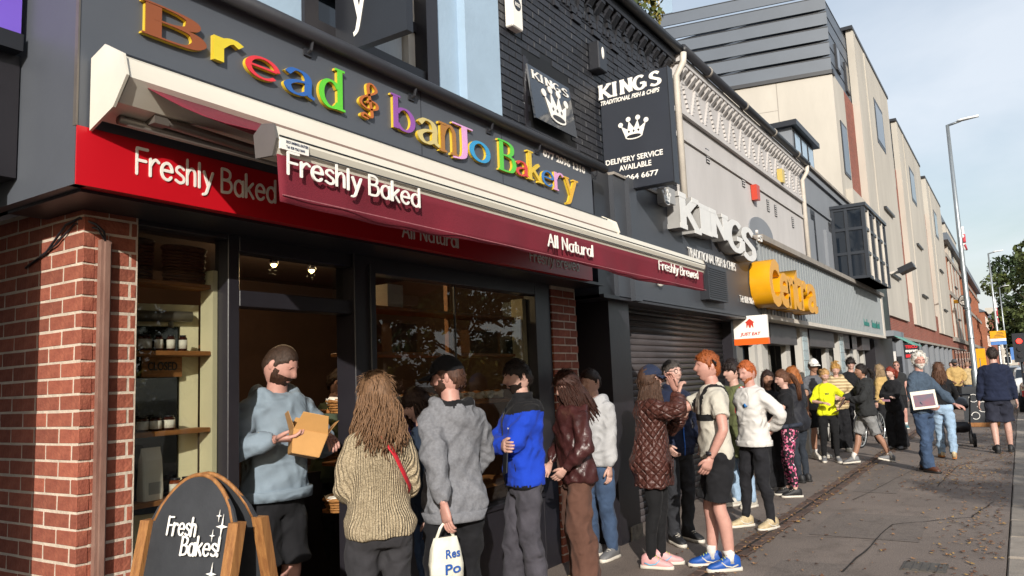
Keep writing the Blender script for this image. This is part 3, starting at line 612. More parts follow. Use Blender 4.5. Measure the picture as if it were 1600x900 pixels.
# ------------------------------------------------------------------ the black and grey terrace (fish and chip shop below)
WY = 3.62; EAVE = 6.0
kb = empty('chip_shop_building', 'fish and chip shop with black painted brick upper floor and closed shutter', 'building')
box('upper_wall', M_pmort, kb, 5.505, 9.78, WY+.003, 4.2, 3.3, EAVE+.1)
wx0, wx1, wz0, wz1 = PY(820, 140, WY).x, PY(889, 170, WY).x, PY(857, 210, WY).z-.05, PY(850, 95, WY).z+.02
def arch_top(x): t = (x-(wx0+wx1)/2)/((wx1-wx0)/2); return wz1-.14*t*t
brickwork(kb, (5.505, WY, 0), 0, 4.27, 3.45, EAVE-.38, M_pbrick, hole=lambda u, z, a, b: wx0-.02 < 5.505+u < wx1+.02 and wz0-.03 < z < arch_top(5.505+u)+.03, cap=300)
# dentil courses and raised diaper headers in the black brick
M_pb = M_pbrick
for zc in (PY(900, 18, WY).z, PY(960, 8, WY).z):
    x = 5.6
    while x < 9.7:
        if in_view((x, WY, zc)):
            o = link('dentil', brick_mesh(.055, M_pb, 9), kb); o.location = (x, WY-.02, zc-.03)
        x += .085
hdm = MB().box(-.05, .05, -.028, .02, 0, .06).mesh('header'); hdm.materials.append(M_pb)
zt_, zb_ = PY(965, 18, WY).z, PY(945, 75, WY).z
for v in range(9):
    xc = 5.9+v*.47
    for k in range(8):
        for sg in (-1, 1):
            P = (xc+sg*k*.028, WY, zt_-(k+.5)*(zt_-zb_)/8)
            if in_view(P) and P[0] > 6.6: o = link('raised_header', hdm, kb); o.location = P
cbm = MB().prism([(-.05, 0, 0), (-.05, -.10, .12), (-.05, -.10, .16), (-.05, 0, .16)], (.1, 0, 0)).mesh('corbel'); cbm.materials.append(M_pb)
x = 7.2
while x < 9.7: o = link('corbel', cbm, kb); o.location = (x, WY, EAVE-.32); x += .2
box('eave_band', M_pb, kb, 5.505, 9.78, WY-.11, WY+.05, EAVE-.16, EAVE-.04); MB().tube([(5.3, WY-.17, EAVE), (9.8, WY-.17, EAVE)], .06, 10).build('gutter', M_gutter, kb, True)
# arched window with the hopper sash tipped out
wn_ = box('window_recess', mat('recess_shade', '0d0d0f', .6), kb, wx0-.02, wx1+.02, WY+.002, WY+.14, wz0, wz1)  # almost flush with the wall; near-black colour stands in for the opening's shade
box('window_sill', M_pb, kb, wx0-.08, wx1+.08, WY-.06, WY+.05, wz0-.1, wz0)
box('window_side', M_black, kb, wx0-.02, wx0+.03, WY-.01, WY+.1, wz0, wz1-.1)
sa = MB(); sz0, sz1 = wz0+.10, arch_top(wx0)-.03
sash = MB().add([(wx0+.03, WY-.02, sz1), (wx1-.02, WY-.02, sz1), (wx1-.02, WY-.09, sz0), (wx0+.03, WY-.09, sz0), (wx0+.03, WY, sz1), (wx1-.02, WY, sz1), (wx1-.02, WY-.07, sz0), (wx0+.03, WY-.07, sz0)],
    [(0, 3, 2, 1), (4, 5, 6, 7), (0, 1, 5, 4), (1, 2, 6, 5), (2, 3, 7, 6), (3, 0, 4, 7)]).build('open_sash', mat('sash_glass', '2b323c', .08, .05, 1, 0, spec=.9), kb)
upS = Vector((0, .07, sz1-sz0)).normalized(); S0 = Vector((wx0+.03, WY-.093, sz0)); sw = wx1-wx0-.05; sh = math.hypot(.07, sz1-sz0)
fit(stroke_mesh('KINGS', .15, .08, .09, .003, False, .04), 'lettering', M_white, sash, S0+Vector((.05, 0, 0))+upS*(sh*.76), S0+Vector((sw-.05, 0, 0))+upS*(sh*.76), upS, h=sh*.16)
def crown(name, m, par, c, U, V, s, dep=.006, out=None):
    """flat crown emblem: band, five points and their balls"""
    c, U, V = Vector(c), Vector(U).normalized(), Vector(V).normalized(); N = U.cross(V); mb = MB()
    pts = [(-.42, -.38), (.42, -.38), (.62, .18), (.3, -.02), (.22, .36), (.02, .0), (-.22, .36), (-.3, -.02), (-.62, .18)]
    q = [c+U*(a*s)+V*(b*s) for a, b in pts]; mb.prism(q, N*dep)
    for a, b in ((-.64, .26), (-.24, .46), (.24, .46), (.64, .26)): cc = c+U*(a*s)+V*(b*s); mb.prism([cc+U*(.12*s*math.cos(k*.524))+V*(.12*s*math.sin(k*.524)) for k in range(12)], N*(dep+.001))
    cc = c-V*(.38*s); mb.prism([cc+U*(.43*s*math.cos(k*.35))+V*(.15*s*math.sin(k*.35)) for k in range(18)], N*(dep+.002))
    o = mb.build(name, m, par)
    d = MB(); cc = c-V*(.38*s)+N*(dep+.003); d.prism([cc+U*(.36*s*math.cos(k*.35))+V*(.09*s*math.sin(k*.35)) for k in range(18)], N*.001)
    for a in (-.24, 0, .24): cc = c+U*(a*s)-V*(.13*s)+N*(dep+.0005); d.prism([cc+U*.06*s, cc+V*.07*s, cc-U*.06*s, cc-V*.07*s], N*.001)
    d.build('emblem_detail', M_dark_trim, o)
    return o
crown('emblem', M_white, sash, S0+Vector((sw*.55, 0, 0))+upS*(sh*.42), (1, 0, -.0), upS, sw*.42)
# --- shop front of the chip shop
KY = 3.30; KX0, KX1, KZ0, KZ1 = 7.1, 12.26, 2.40, 3.70
M_kch = mat('chip_shop_panel', '3d4046', .45, .08, 1.2, .04, 30, coord='World')
kf = box('fascia', M_kch, kb, KX0, KX1, KY, WY-.01, KZ0+.02, KZ1-.02); kret = box('fascia_return', M_dark_trim, kb, KX0-.35, KX0, KY+.05, WY+.1, KZ0, KZ1); box('fascia_post', M_kch, kb, KX0+.28, KX0+.46, KY-.05, KY, KZ0, KZ1)
box('fascia_cap', M_ledge, kb, KX0, KX1, KY-.02, WY, KZ1-.018, KZ1+.01)
ksh = mat('letter_white_face', 'dcdad6', .35, .05, 4, .02, 20); kss = mat('letter_return', '9b9a98', .45, .1, 4, .05, 20)
for g, x0, x1, y0, y1 in (('K', 1062, 1094, 299, 367), ('I', 1093, 1112, 317, 370), ('N', 1110, 1138, 325, 379), ('G', 1136, 1163, 338, 399), ('S', 1160, 1181, 351, 411)):
    w_, t_ = (.2, .12); 
    o = fitpx(stroke_mesh(g, w_, t_, .12, .15, False), 'letter', kss, kf, x0, x1, y0, y1, KY-.16); o.location.y = .16
    f = fitpx(stroke_mesh(g, w_, t_, .12, .004, False), 'letter_face', ksh, o, x0, x1, y0, y1, KY-.16); f.location.y = -.1555
fitpx(font_mesh("'s", .03, .0), 'letter', ksh, kf, 1181, 1188, 360, 379, KY-.1)
crown('emblem', ksh, kf, PY(1041, 308, KY-.16), (1, 0, 0), (0, 0, 1), .17, .01); MB().obox(PY(1041, 308, KY-.08), (.1, 0, 0), (0, .07, 0), (0, 0, .09)).build('emblem_mount', kss, kf)
fitpx(font_mesh('TRADITIONAL FISH & CHIPS', .008, .0), 'lettering', ksh, kf, 1075, 1148, 386, 424, KY-.012); fitpx(font_mesh('Tel: 028 9064 6677', .006, .0), 'lettering', ksh, kf, 1156, 1186, 461, 478, KY-.012)
a = PY(1120, 444, KY-.1); vt = box('vent_grille', M_dark_trim, kf, a.x-.38, a.x+.38, KY-.12, KY, a.z-.22, a.z+.22)
for k in range(14): box('vent_slat', M_gutter, vt, a.x-.34, a.x+.34, KY-.128, KY-.119, a.z-.19+k*.028, a.z-.178+k*.028)
a = PY(1034, 437, KY-.05); MB().ball((a.x, KY-.03, a.z), (.06, .05, .08)).build('dome_lamp', M_white, kf, True)
# shutter
SX0, SX1, SYY = 7.56, 11.5, WY+.10
box('shutter_post', M_black, kb, 7.08, 7.56, WY-.2, WY+.2, 0, KZ0+.02); box('post_base', mat('scuffed_base', '6b665f', .8, .6, 14, .4, 40), kb, 7.3, 7.575, WY-.212, WY-.1, .0, .14); box('shutter_post', M_black, kb, 11.5, 11.66, WY-.06, WY+.2, 0, KZ0+.02)
box('shutter_box', M_black, kb, 7.56, 11.5, WY-.05, WY+.2, KZ0-.02, KZ0+.04); box('soffit', M_black, kb, KX0-.35, KX1, KY, WY+.05, KZ0-.005, KZ0+.03)
slm = MB(); slm.rings([(Vector((x_, 0, 0)), (0, -.012, 0), (0, 0, .036)) for x_ in (0, SX1-SX0)], 10); sme = slm.mesh('shutter_slat', True); sme.materials.append(M_shut)
z = .04
while z < KZ0-.03: o = link('shutter_slat', sme, kb); o.location = (SX0, SYY, z); z += .0735
box('shutter_back', M_black, kb, SX0, SX1, SYY+.004, SYY+.05, 0, KZ0)
box('shop_door', M_slate_gl, kb, 11.66, 13.1, WY+.25, WY+.3, 0, 2.4)
# --- projecting sign of the chip shop
ks = empty('hanging_sign', 'tall black projecting sign with white crown and DELIVERY SERVICE AVAILABLE', 'sign', (0, 0, 0)); KS = 7.5
MB().add([], []); box('sign_box', mat('black_sign_panel', '2b2f38', .4, .08, 2, .03, 20, coord='World'), ks, KS, KS+.13, 2.80, 3.58, 3.60, 4.83, .006)
box('sign_edge', M_dark_trim, ks, KS-.004, KS+.134, 2.79, 2.8, 3.59, 4.84)
def onks(me, name, x0, y0, x1, y1, h):
    a, b = PX(x0, y0, KS-.001), PX(x1, y1, KS-.001); a.z = b.z = (a.z+b.z)/2
    return fit(me, name, M_white, ks, a, b, (0, 0, 1), h=h)
onks(stroke_mesh('KINGS', .2, .12, .12, .003, False, .06), 'lettering', 936, 158, 1034, 131, .165)
onks(font_mesh('TRADITIONAL FISH & CHIPS', .003, .03, .3), 'lettering', 939, 167, 1031, 142, .05); onks(font_mesh('DELIVERY SERVICE', .003, .02), 'lettering', 947, 260, 1036, 241, .06)
onks(font_mesh('AVAILABLE', .003, .02), 'lettering', 968, 269, 1018, 257, .06); onks(font_mesh('028 9064 6677', .003, .02), 'lettering', 950, 290, 1029, 271, .06)
p = PX(990, 200, KS); crown('emblem', M_white, ks, (KS-.0005, p.y, p.z), (0, -1, 0), (0, 0, 1), .23, .003)
for z in (3.9, 4.6): MB().tube([(KS+.06, 3.58, z), (KS+.06, WY, z)], .02, 6).build('bracket', M_black, ks)
ab_ = PY(803, 22, WY-.05); al = box('alarm_box', M_white, None, ab_.x-.09, ab_.x+.09, WY-.09, WY-.005, ab_.z-.15, ab_.z+.35, .01); tag(al, 'white alarm box high on the black brick wall', 'alarm box')
MB().prism([(ab_.x+.06*math.cos(k*.52), WY-.091, ab_.z+.08+.06*math.sin(k*.52)) for k in range(12)], (0, -.001, 0)).build('badge', M_dark_trim, al); fit(font_mesh('BSS', .001, .02), 'badge_print', M_white, al, (ab_.x-.04, WY-.0925, ab_.z+.06), (ab_.x+.04, WY-.0925, ab_.z+.06), (0, 0, 1), h=.035)
p = PY(931, 100, WY-.04); fl = tag(box('flood_lamp', M_dark_trim, None, p.x-.1, p.x+.1, WY-.13, WY-.003, p.z-.1, p.z+.22, .01), 'black wall lamp with pale lens beside the tall projecting sign', 'lamp'); MB().ball((p.x, WY-.132, p.z+.1), (.03, .01, .07)).build('lens', M_white, fl, True)
je = empty('takeaway_sign', 'small white projecting sign with red house emblem and orange base', 'sign'); p0, p1 = PX(1146, 515, 11.42), PX(1199, 515, 11.42); zt, zb = PX(1199, 491, 11.42).z, PX(1199, 537, 11.42).z
box('sign_box', M_white, je, 11.42, 11.50, p1.y, p0.y, zb+.09, zt, .004); box('base_strip', mat('orange_strip', 'e8601c', .4, .03, 2, 0), je, 11.417, 11.503, p1.y-.003, p0.y, zb, zb+.09)
M_jr = mat('emblem_red', 'c0392b', .4, .03, 2, 0); c = Vector((11.4185, (p0.y+p1.y)/2, zb+.09+(zt-zb-.09)*.62)); s = (zt-zb-.09)*.30; U, V = Vector((0, -1, 0)), Vector((0, 0, 1))
MB().prism([c+U*(a*s)+V*(b*s) for a, b in ((-.5, -.5), (-.42, -.5), (-.25, 0), (-.12, -.5), (.12, -.5), (.2, -.05), (.42, -.5), (.5, -.5), (.5, .2), (.7, .25), (0, .85), (-.7, .25), (-.5, .2))], (-.002, 0, 0)).build('emblem', M_jr, je)
fit(font_mesh('JUST EAT', .002, .03, .2), 'lettering', M_jr, je, (11.4185, c.y+.15, zb+.12), (11.4185, c.y-.15, zb+.12), V, h=.06)

# ------------------------------------------------------------------ the pale grey terrace above the convenience shop
gb = empty('grey_terrace', 'pale grey rendered terrace with dentilled eaves above the convenience shop', 'building')
GX0, GX1 = 9.79, 17.15
box('upper_wall', M_grey_r, gb, GX0, GX1, WY-.03, 4.2, 3.70, EAVE+.1)
z1 = PY(1062, 215, WY).z; z2 = PY(1050, 170, WY).z; z3 = PY(1062, 112, WY).z
for zz, d in ((z1, .03), (z2, .06), (z3, .04)): box('string_course', M_grey_r, gb, GX0, GX1, WY-.03-d, WY-.028, zz-.04, zz+.03); box('course_shade_strip', M_ledge, gb, GX0, GX1, WY-.034, WY-.028, zz-.055, zz-.04)  # darker strip paints the shadow line beneath each course
hm2 = MB().box(-.035, .035, -.03, .02, 0, .05).mesh('header'); hm2.materials.append(M_grey_r)
zt_, zb_ = z3-.12, z2+.06
for v in range(13):
    xc = GX0+.35+v*.56
    for k in range(8):
        for sg in (-1, 1):
            o = link('raised_header', hm2, gb); o.location = (xc+sg*k*.03, WY-.03, zt_-(k+.7)*(zt_-zb_)/8)
cb2 = MB().prism([(-.05, 0, 0), (-.05, -.12, .12), (-.05, -.12, .17), (-.05, 0, .17)], (.09, 0, 0)).mesh('corbel'); cb2.materials.append(M_grey_r)
x = GX0+.1
while x < GX1-.05: o = link('corbel', cb2, gb); o.location = (x, WY-.03, EAVE-.32); x += .19
box('eave_band', M_grey_r, gb, GX0, GX1, WY-.16, WY+.05, EAVE-.155, EAVE-.05)
gt = MB().tube([(GX0, WY-.21, EAVE), (GX1+.05, WY-.21, EAVE)], .065, 10).build('gutter', M_gutter, gb, True)
for k in range(4): MB().tube([(GX0+1.0+k*1.8, WY-.21, EAVE), (GX0+1.06+k*1.8, WY-.21, EAVE)], .075, 10).build('gutter_joint', M_ledge, gt, True)
for xx in (GX0+.02, GX1-.04):
    MB().tube([(xx, WY-.21, EAVE-.05), (xx, WY-.2, EAVE-.18), (xx, WY-.09, EAVE-.35), (xx, WY-.09, 3.72)], .045, 10).build('downpipe', M_pipe_w, gb, True)
for x, y in ((1102, 245), (1158, 283), (1197, 322), (1209, 330), (1236, 348)):
    p = PY(x, y, WY); v = box('air_vent', M_dark_trim, gb, p.x-.07, p.x+.07, WY-.04, WY, p.z-.11, p.z+.11)
    for k in range(5): box('vent_slat', M_grey_r, v, p.x-.065, p.x+.065, WY-.05, WY-.039, p.z-.1+k*.042, p.z-.082+k*.042)
for x, y, c, lb in ((1177, 303, 'b8402e', 'small red alarm box on the pale grey wall'), (1217, 277, 'c2ac62', 'small yellow alarm box on the pale grey wall')):
    p = PY(x, y, WY-.05); o = MB(); o.prism([(p.x-.1, WY-.04, p.z+.14), (p.x+.1, WY-.04, p.z+.14), (p.x+.08, WY-.04, p.z-.12), (p.x-.08, WY-.04, p.z-.12)][::-1], (0, -.1, 0)); tag(o.build('alarm_box', mat('alarm_'+c, c, .4, .05, 3, 0)), lb, 'alarm box')
p = PY(1186, 366, WY); MB().prism([(p.x+.75*math.cos(k*.26), WY-.031, p.z+.28*math.sin(k*.26)) for k in range(24)][::-1], (0, -.02, 0)).build('oval_plaque', M_dgrey_r, gb)
# --- convenience shop front
cs = empty('convenience_shop', 'convenience shop front with grey fascia and big amber raised letters', 'building'); CX0, CX1 = 12.30, 25.2; CZ0, CZ1 = 2.52, 3.68; CY = 3.30
M_cf = mat('fascia_grey_metal', '8f9496', .45, .08, 1.5, .05, 20, coord='World', stretch=(4, 1, .4))
cf = box('fascia', M_cf, cs, CX0, CX1, CY, WY-.035, CZ0, CZ1); box('cornice', M_ledge, cs, CX0, CX1+.1, CY-.10, WY-.035, CZ1, CZ1+.09); box('sill_band', M_pipe_w, cs, CX0, CX1, CY-.03, CY+.2, CZ0-.07, CZ0); box('end_trim', M_pipe_w, cs, CX1, CX1+.3, CY-.02, WY, CZ0-.07, CZ1)
rm = MB().box(-.012, .012, -.012, 0, 0, CZ1-CZ0-.02).mesh('rib'); rm.materials.append(M_cf)
for k in range(62): o = link('rib', rm, cf); o.location = (CX0+.1+k*.208, CY, CZ0+.01)
for g, x0, x1, y0, y1 in (('C', 1204, 1220, 402, 480), ('e', 1220, 1235, 424, 482), ('n', 1233, 1244, 431, 483), ('t', 1241, 1253, 420, 485), ('r', 1253, 1262, 437, 487), ('a', 1263, 1278, 442, 491)):
    w_ = .09 if g == 'C' else .14
    sm_ = font_mesh(g, .30, .02 if g != 'C' else .04); fitpx(sm_, 'letter', M_yellow, cf, x0, x1, y0, y1, CY-.32).location.y = .31
M_teal = mat('teal_print', '1f7a70', .5, 0, 1, 0)     # small print too far off to read: one stroke block per letter
for x0, x1, y0, y1, n_ in ((1350, 1358.5, 502, 510, 6), (1363, 1369.5, 504, 513, 7), (1370.5, 1375, 506, 514, 4)):
    pa, pb = PY(x0, (y0+y1)/2, CY-.014), PY(x1, (y0+y1)/2, CY-.014); zt, zb = PY(x0, y0, CY-.014).z, PY(x1, y1, CY-.014).z
    for k in range(n_): w_ = (pb.x-pa.x)/n_; zz = zt+(.07 if k in (0, 3) else 0); box('print_stroke', M_teal, cf, pa.x+k*w_, pa.x+k*w_+w_*.72, CY-.016, CY-.0125, zb, zz)
box('back_wall', mat('shop_dark', '2a2725', .8, .3, 1, 0, coord='World'), cs, 12.3, 26, WY+1.6, WY+1.7, 0, 2.6); box('soffit', M_dgrey_r, cs, CX0, CX1, CY+.2, WY+1.7, CZ0-.06, CZ0-.02)
M_cpil = mat('pilaster_pale_grey', 'b4b1ab', .6, .06, 3, .05, 20, coord='World'); M_tile = mat('glass_tile_blue_grey', '9fb0b5', .25, .1, 6, .05, 20, coord='World', objrand=.1)
def pil(xa, xb, tile=False, y0=WY, y1=WY+.08):
    y0, y1 = (WY-.08, WY+.05) if tile else (WY+.1, WY+.2)
    o = box('pilaster', M_cpil, cs, xa, xb, y0, y1, 0, CZ0-.06)
    if tile:
        for k in range(12): box('tile', M_tile, o, xa+.12, xb-.12, y0-.012, y0-.0005, .1+k*.19, .28+k*.19)
pil(13.2, 13.36); pil(13.62, 14.0); pil(15.3, 15.62, False, WY, WY+.6); pil(15.78, 16.42, True, WY-.25); pil(16.75, 17.0, False, WY, WY+.6); pil(18.9, 19.25, False, WY, WY+.6); pil(19.55, 20.2, True, WY-.25); pil(21.2, 21.42); pil(21.9, 22.4, False, WY+.1, WY+.9); pil(22.9, 23.3, False, WY-.05, WY+.6); pil(24.0, 24.25)
for xa, xb in ((14.0, 15.3), (17.0, 18.9), (20.2, 21.2), (21.42, 21.9), (23.3, 24.0)):
    box('pane', M_glass, cs, xa, xb, WY+.3, WY+.308, .2, CZ0-.4); box('shutter_box', M_shut, cs, xa-.3, xb+.3, WY-.05, WY+.28, CZ0-.42, CZ0-.065)
M_poster = [mat('poster_%d' % i, c, .6, .25, 9, 0, coord='World', col2=c2) for i, (c, c2) in enumerate((('d9d4c8', '9a3a30'), ('e4e2dc', '5a7a94'), ('b8473c', 'd8c9b8'), ('efe9dd', 'c07a3a')))]
for i, (xa, xb, za, zb) in enumerate(((14.3, 14.42, .6, 2.0), (14.5, 14.95, 1.3, 1.65), (14.6, 15.1, .8, 1.2), (17.4, 17.7, .5, 1.3), (17.9, 18.2, .7, 1.5), (18.4, 18.75, .5, 1.1))): box('poster', M_poster[i % 4], cs, xa, xb, WY+.311, WY+.314, za, zb)
# ------------------------------------------------------------------ grey building with dormer and dark oriel
eb = empty('grey_office_building', 'mid grey rendered building with a dark glazed oriel window and roof dormer', 'building'); EX0, EX1 = 17.17, 25.4; ez = 5.95
box('upper_wall', M_dgrey_r, eb, EX0, EX1, WY, 5.5, 3.77, ez); box('parapet', M_dgrey_r, eb, EX0, EX1, WY-.06, 5.5, ez, ez+.16); box('band', M_dgrey_r, eb, EX0, 20.3, WY-.04, WY, 5.25, 5.32); box('coping', M_ledge, eb, EX0, EX1, WY-.12, WY+.2, ez+.16, ez+.22)
for px_ in (1272, 1298):
    p = PY(px_, 365, WY); f = box('window', M_dark_trim, eb, p.x-.22, p.x+.22, WY-.005, WY+.05, 3.8, 5.2); box('pane', M_slate_gl, f, p.x-.16, p.x+.16, WY-.009, WY, 3.85, 4.7); box('pane', M_slate_gl, f, p.x-.16, p.x+.16, WY-.009, WY, 4.76, 5.1); box('sill', M_dgrey_r, f, p.x-.4, p.x+.4, WY-.1, WY, 3.77, 3.81); box('fin', M_dgrey_r, f, p.x-.9, p.x-.3, WY-.07, WY, 3.81, 4.9)
BX_0, BX_1, BYY, BZ0, BZ1 = 20.4, 23.9, 2.85, 3.78, 5.55
orl = box('oriel', M_slate_gl, eb, BX_0+.02, BX_1-.02, BYY+.02, WY, BZ0, BZ1); M_of = mat('oriel_frame', '2b3038', .4, .1, 3, 0)
for z in (BZ0, BZ0+.6, BZ0+1.2, BZ1-.06): box('transom', M_of, orl, BX_0-.01, BX_1+.01, BYY-.012, WY-.001, z, z+.07)
for yy in (BYY-.01, BYY+.38, WY-.08): box('mullion', M_of, orl, BX_0-.02, BX_0+.04, yy, yy+.07, BZ0, BZ1)
for k in range(7): xx = BX_0+k*(BX_1-BX_0-.06)/6; box('mullion', M_pipe_w if k % 2 else M_of, orl, xx, xx+.08, BYY-.022, BYY+.03, BZ0, BZ1)
box('oriel_roof', M_of, orl, BX_0-.05, BX_1+.05, BYY-.06, WY, BZ1, BZ1+.08); MB().add([(EX0, WY, ez+.2), (EX1, WY, ez+.2), (EX1, WY+2.5, 7.9), (EX0, WY+2.5, 7.9), (EX0, WY+5, ez), (EX1, WY+5, ez)], [(0, 1, 2, 3), (3, 2, 5, 4), (0, 3, 4), (1, 5, 2)]).build('roof', M_clad, eb)
dm_ = box('dormer', M_dgrey_r, eb, 17.5, 19.6, WY+.12, 5.4, 6.1, 6.98); box('dormer_roof', M_dark_trim, eb, 17.35, 19.75, WY-.02, 5.5, 6.98, 7.1)
for k in range(3): f = box('dormer_window', M_dark_trim, eb, 17.62+k*.66, 18.2+k*.66, WY+.1, WY+.14, 6.22, 6.92); box('pane', mat('pale_pane', '9fb4c6', .1, .1, 1, 0), f, 17.68+k*.66, 18.14+k*.66, WY+.095, WY+.11, 6.27, 6.87)
box('lower_wall', M_black, eb, 25.5, 29.5, WY, 4.4, 0, 5.4); box('shop_sign', mat('dark_green_sign', '26302c', .4, .3, 2, 0, coord='World'), eb, 25.6, 28.2, WY-.12, WY, 2.7, 4.3); box('awning_box', M_dgrey_r, eb, 26.4, 28.8, WY-.45, WY-.01, 2.55, 2.72); 
MB().add([(26.4, WY-.45, 2.55), (28.8, WY-.45, 2.55), (28.8, WY-.95, 2.25), (26.4, WY-.95, 2.25), (26.4, WY-.47, 2.53), (28.8, WY-.47, 2.53), (28.8, WY-.95, 2.23), (26.4, WY-.95, 2.23)], [(0, 1, 2, 3), (7, 6, 5, 4), (0, 3, 7, 4), (2, 1, 5, 6), (3, 2, 6, 7)]).build('green_canopy', mat('green_canopy', '5f9a8c', .6, .1, 2, 0), eb)
fl2 = empty('sign_lamp', 'black floodlight on a pale bracket above the dark green shop sign', 'lamp', (25.8, WY, 4.35)); MB().tube([(0, 0, 0), (0, -1.0, .1)], .05, 6).build('arm', M_pipe_w, fl2); MB().obox((0, -1.05, .15), (.35, .0, 0), (0, .2, -.08), (0, .03, .08)).build('head', M_dark_trim, fl2)
# terrace roofs behind the eaves
for par, x0, x1 in ((kb, 5.5, 9.8), (gb, 9.8, 17.16), (bak, -3, 5.5)):
    z0 = EAVE if par is not bak else 7.4
    MB().add([(x0, WY-.1, z0), (x1, WY-.1, z0), (x1, WY+2.2, z0+1.1), (x0, WY+2.2, z0+1.1), (x0, WY+5, z0), (x1, WY+5, z0)], [(0, 1, 2, 3), (3, 2, 5, 4), (0, 3, 4), (1, 5, 2)]).build('roof', M_clad, par)

# ------------------------------------------------------------------ the modern block
fb = empty('modern_block', 'tall modern block with slate cladding, cream render fins and brick base', 'building'); FWY = 4.65; FXL = 29.0
zc = X_ = PX(1305, 112, FXL).z; ztop = 15.6
g = Vector((-.196, .98, 0))     # the gable end is not quite square to the street
A = Vector((FXL, FWY, 0))
def gquad(name, m, a0, a1, z0, z1, out=0., par=fb, th=.06):
    nrm = Vector((-g.y, g.x, 0)); p, q = A+g*a0+nrm*out, A+g*a1+nrm*out
    return MB().prism([(p.x, p.y, z0), (p.x, p.y, z1), (q.x, q.y, z1), (q.x, q.y, z0)], nrm*-th).build(name, m, par)
gquad('gable_render', M_white_r, 0, 26, 0, zc, 0, fb, .3)
k = 0; z = zc
box('gable_flashing', M_dark_trim, fb, FXL-.05, FXL+.3, FWY-.06, FWY+.2, zc-.05, zc+.12); gquad('gable_flashing', M_dark_trim, 0, 26, zc-.04, zc+.1, .08)
gquad('gable_joint', M_ledge, 1.9, 1.93, 4, zc, .004); gquad('gable_joint', M_ledge, 1.93, 26, zc-1.1, zc-1.08, .004)
while z < ztop:
    gquad('cladding_plank', M_clad, 0, 26, z+.1, min(z+.55, ztop), .05); gquad('cladding_seam', M_dark_trim, 0, 26, min(z+.55, ztop), min(z+.575, ztop+.03), .066)
    z += .575
gquad('roof_terrace', M_clad, 5, 26, ztop, ztop+.1, -2)
for k in range(12):
    p = A+g*(6+k*1.7)+Vector((-g.y, g.x, 0))*-.1; MB().tube([(p.x, p.y, ztop), (p.x, p.y, ztop+1.0)], .03, 6).build('rail_post', M_pipe_w, fb)
p, q = A+g*5.5+Vector((.2, 0, ztop+1)), A+g*26+Vector((.2, 0, ztop+1)); MB().tube([p, q], .03, 6).build('rail', M_pipe_w, fb); gquad('rail_glass', mat('rail_glass', '8ea2b5', .1, .05, 1, 0), 5.5, 26, ztop+.15, ztop+.9, -.15, fb, .02)
box('front_wall', M_white_r, fb, FXL, 31.2, FWY, FWY+6, 0, zc); box('front_cladding', M_clad, fb, FXL, 96, FWY+.05, FWY+6, zc, 15.0)
for z in np.arange(zc+.5, 15, .575): box('cladding_seam', M_dark_trim, fb, FXL, 34, FWY+.03, FWY+.1, z, z+.03)
box('brick_wall', M_fbrick, fb, 31.2, 96, FWY+.004, FWY+5.8, 3.3, zc); box('brick_base', M_fbrick, fb, 29.6, 92, FWY-.12, FWY, 2.9, 4.9); box('base_band', M_ledge, fb, 29.6, 92, FWY-.15, FWY-.115, 2.85, 2.98)
for xa, xb, za, zb in ((29.7, 30.9, 8.6, 10.6), (29.7, 30.9, 5.6, 7.6), (30.2, 30.9, 12.7, 13.7), (32, 32.7, 12.4, 13.6)):
    f = box('window', M_dark_trim, fb, xa, xb, FWY-.03, FWY+.06, za, zb); box('pane', M_slate_gl, f, xa+.1, xb-.1, FWY-.035, FWY, za+.1, zb-.1); 
fins = ((33.2, 43.2, 15.3), (46.2, 58.2, 14.9), (61.5, 74.0, 14.8), (77.5, 92.0, 13.9))
for i, (xa, xb, zt) in enumerate(fins):
    fo = box('fin', M_white_r, fb, xa, xb, 4.42, FWY+.02, 3.78, zt); box('fin_cap', M_dark_trim, fb, xa-.15, xb+.15, 4.38, FWY+1, zt, zt+.14)
    box('fin_rebate', M_white_r, fb, xa+2.6, xa+3.0, 4.38, 4.42, 3.75, zt-.1); box('fin_edge', M_white_r, fb, xa, xa+.5, 4.39, 4.42, 3.75, zt-.05)
    f = box('window', M_dark_trim, fb, xa+4.6, xa+7.2, 4.405, 4.45, zt-3.6, zt-1.5); box('pane', M_slate_gl, f, xa+4.8, xa+7.0, 4.395, 4.43, zt-3.4, zt-1.7)
    for zz in (5.6, 8.6): box('fin_ledge', M_dark_trim, fb, xa+4.4, xa+7.2, 4.30, 4.42, zz, zz+.1)
for i in range(3):
    xa = fins[i][1]; 
    for zz in (5.0, 8.0, 11.0): f = box('window', M_dark_trim, fb, xa+.5, xa+2.2, FWY-.03, FWY+.1, zz, zz+1.8); box('pane', M_slate_gl, f, xa+.6, xa+2.1, FWY-.035, FWY, zz+.1, zz+1.7)
box('end_panel', M_white_r, fb, 29.6, 32.4, 4.42, FWY-.001, 3.78, 8.0)
for k in range(11): xa = 32+k*3.9; box('ground_pier', M_dgrey_r, fb, xa, xa+.9, FWY-.1, FWY+.2, 0, 2.85); box('pane', M_slate_gl, fb, xa+.9, xa+3.9, FWY+.1, FWY+.12, 0, 2.85)
ts = empty('supermarket_sign', 'dark projecting shop sign with red and white lettering under the brick base', 'sign'); tX = 38.5
pa, pb = PX(1412, 545, tX), PX(1436, 545, tX); box('sign_box', M_dark_trim, ts, tX, tX+.15, pb.y, pa.y, PX(1430, 560, tX).z, PX(1430, 536, tX).z); zt, zb = PX(1430, 536, tX).z, PX(1430, 560, tX).z; hh = zt-zb
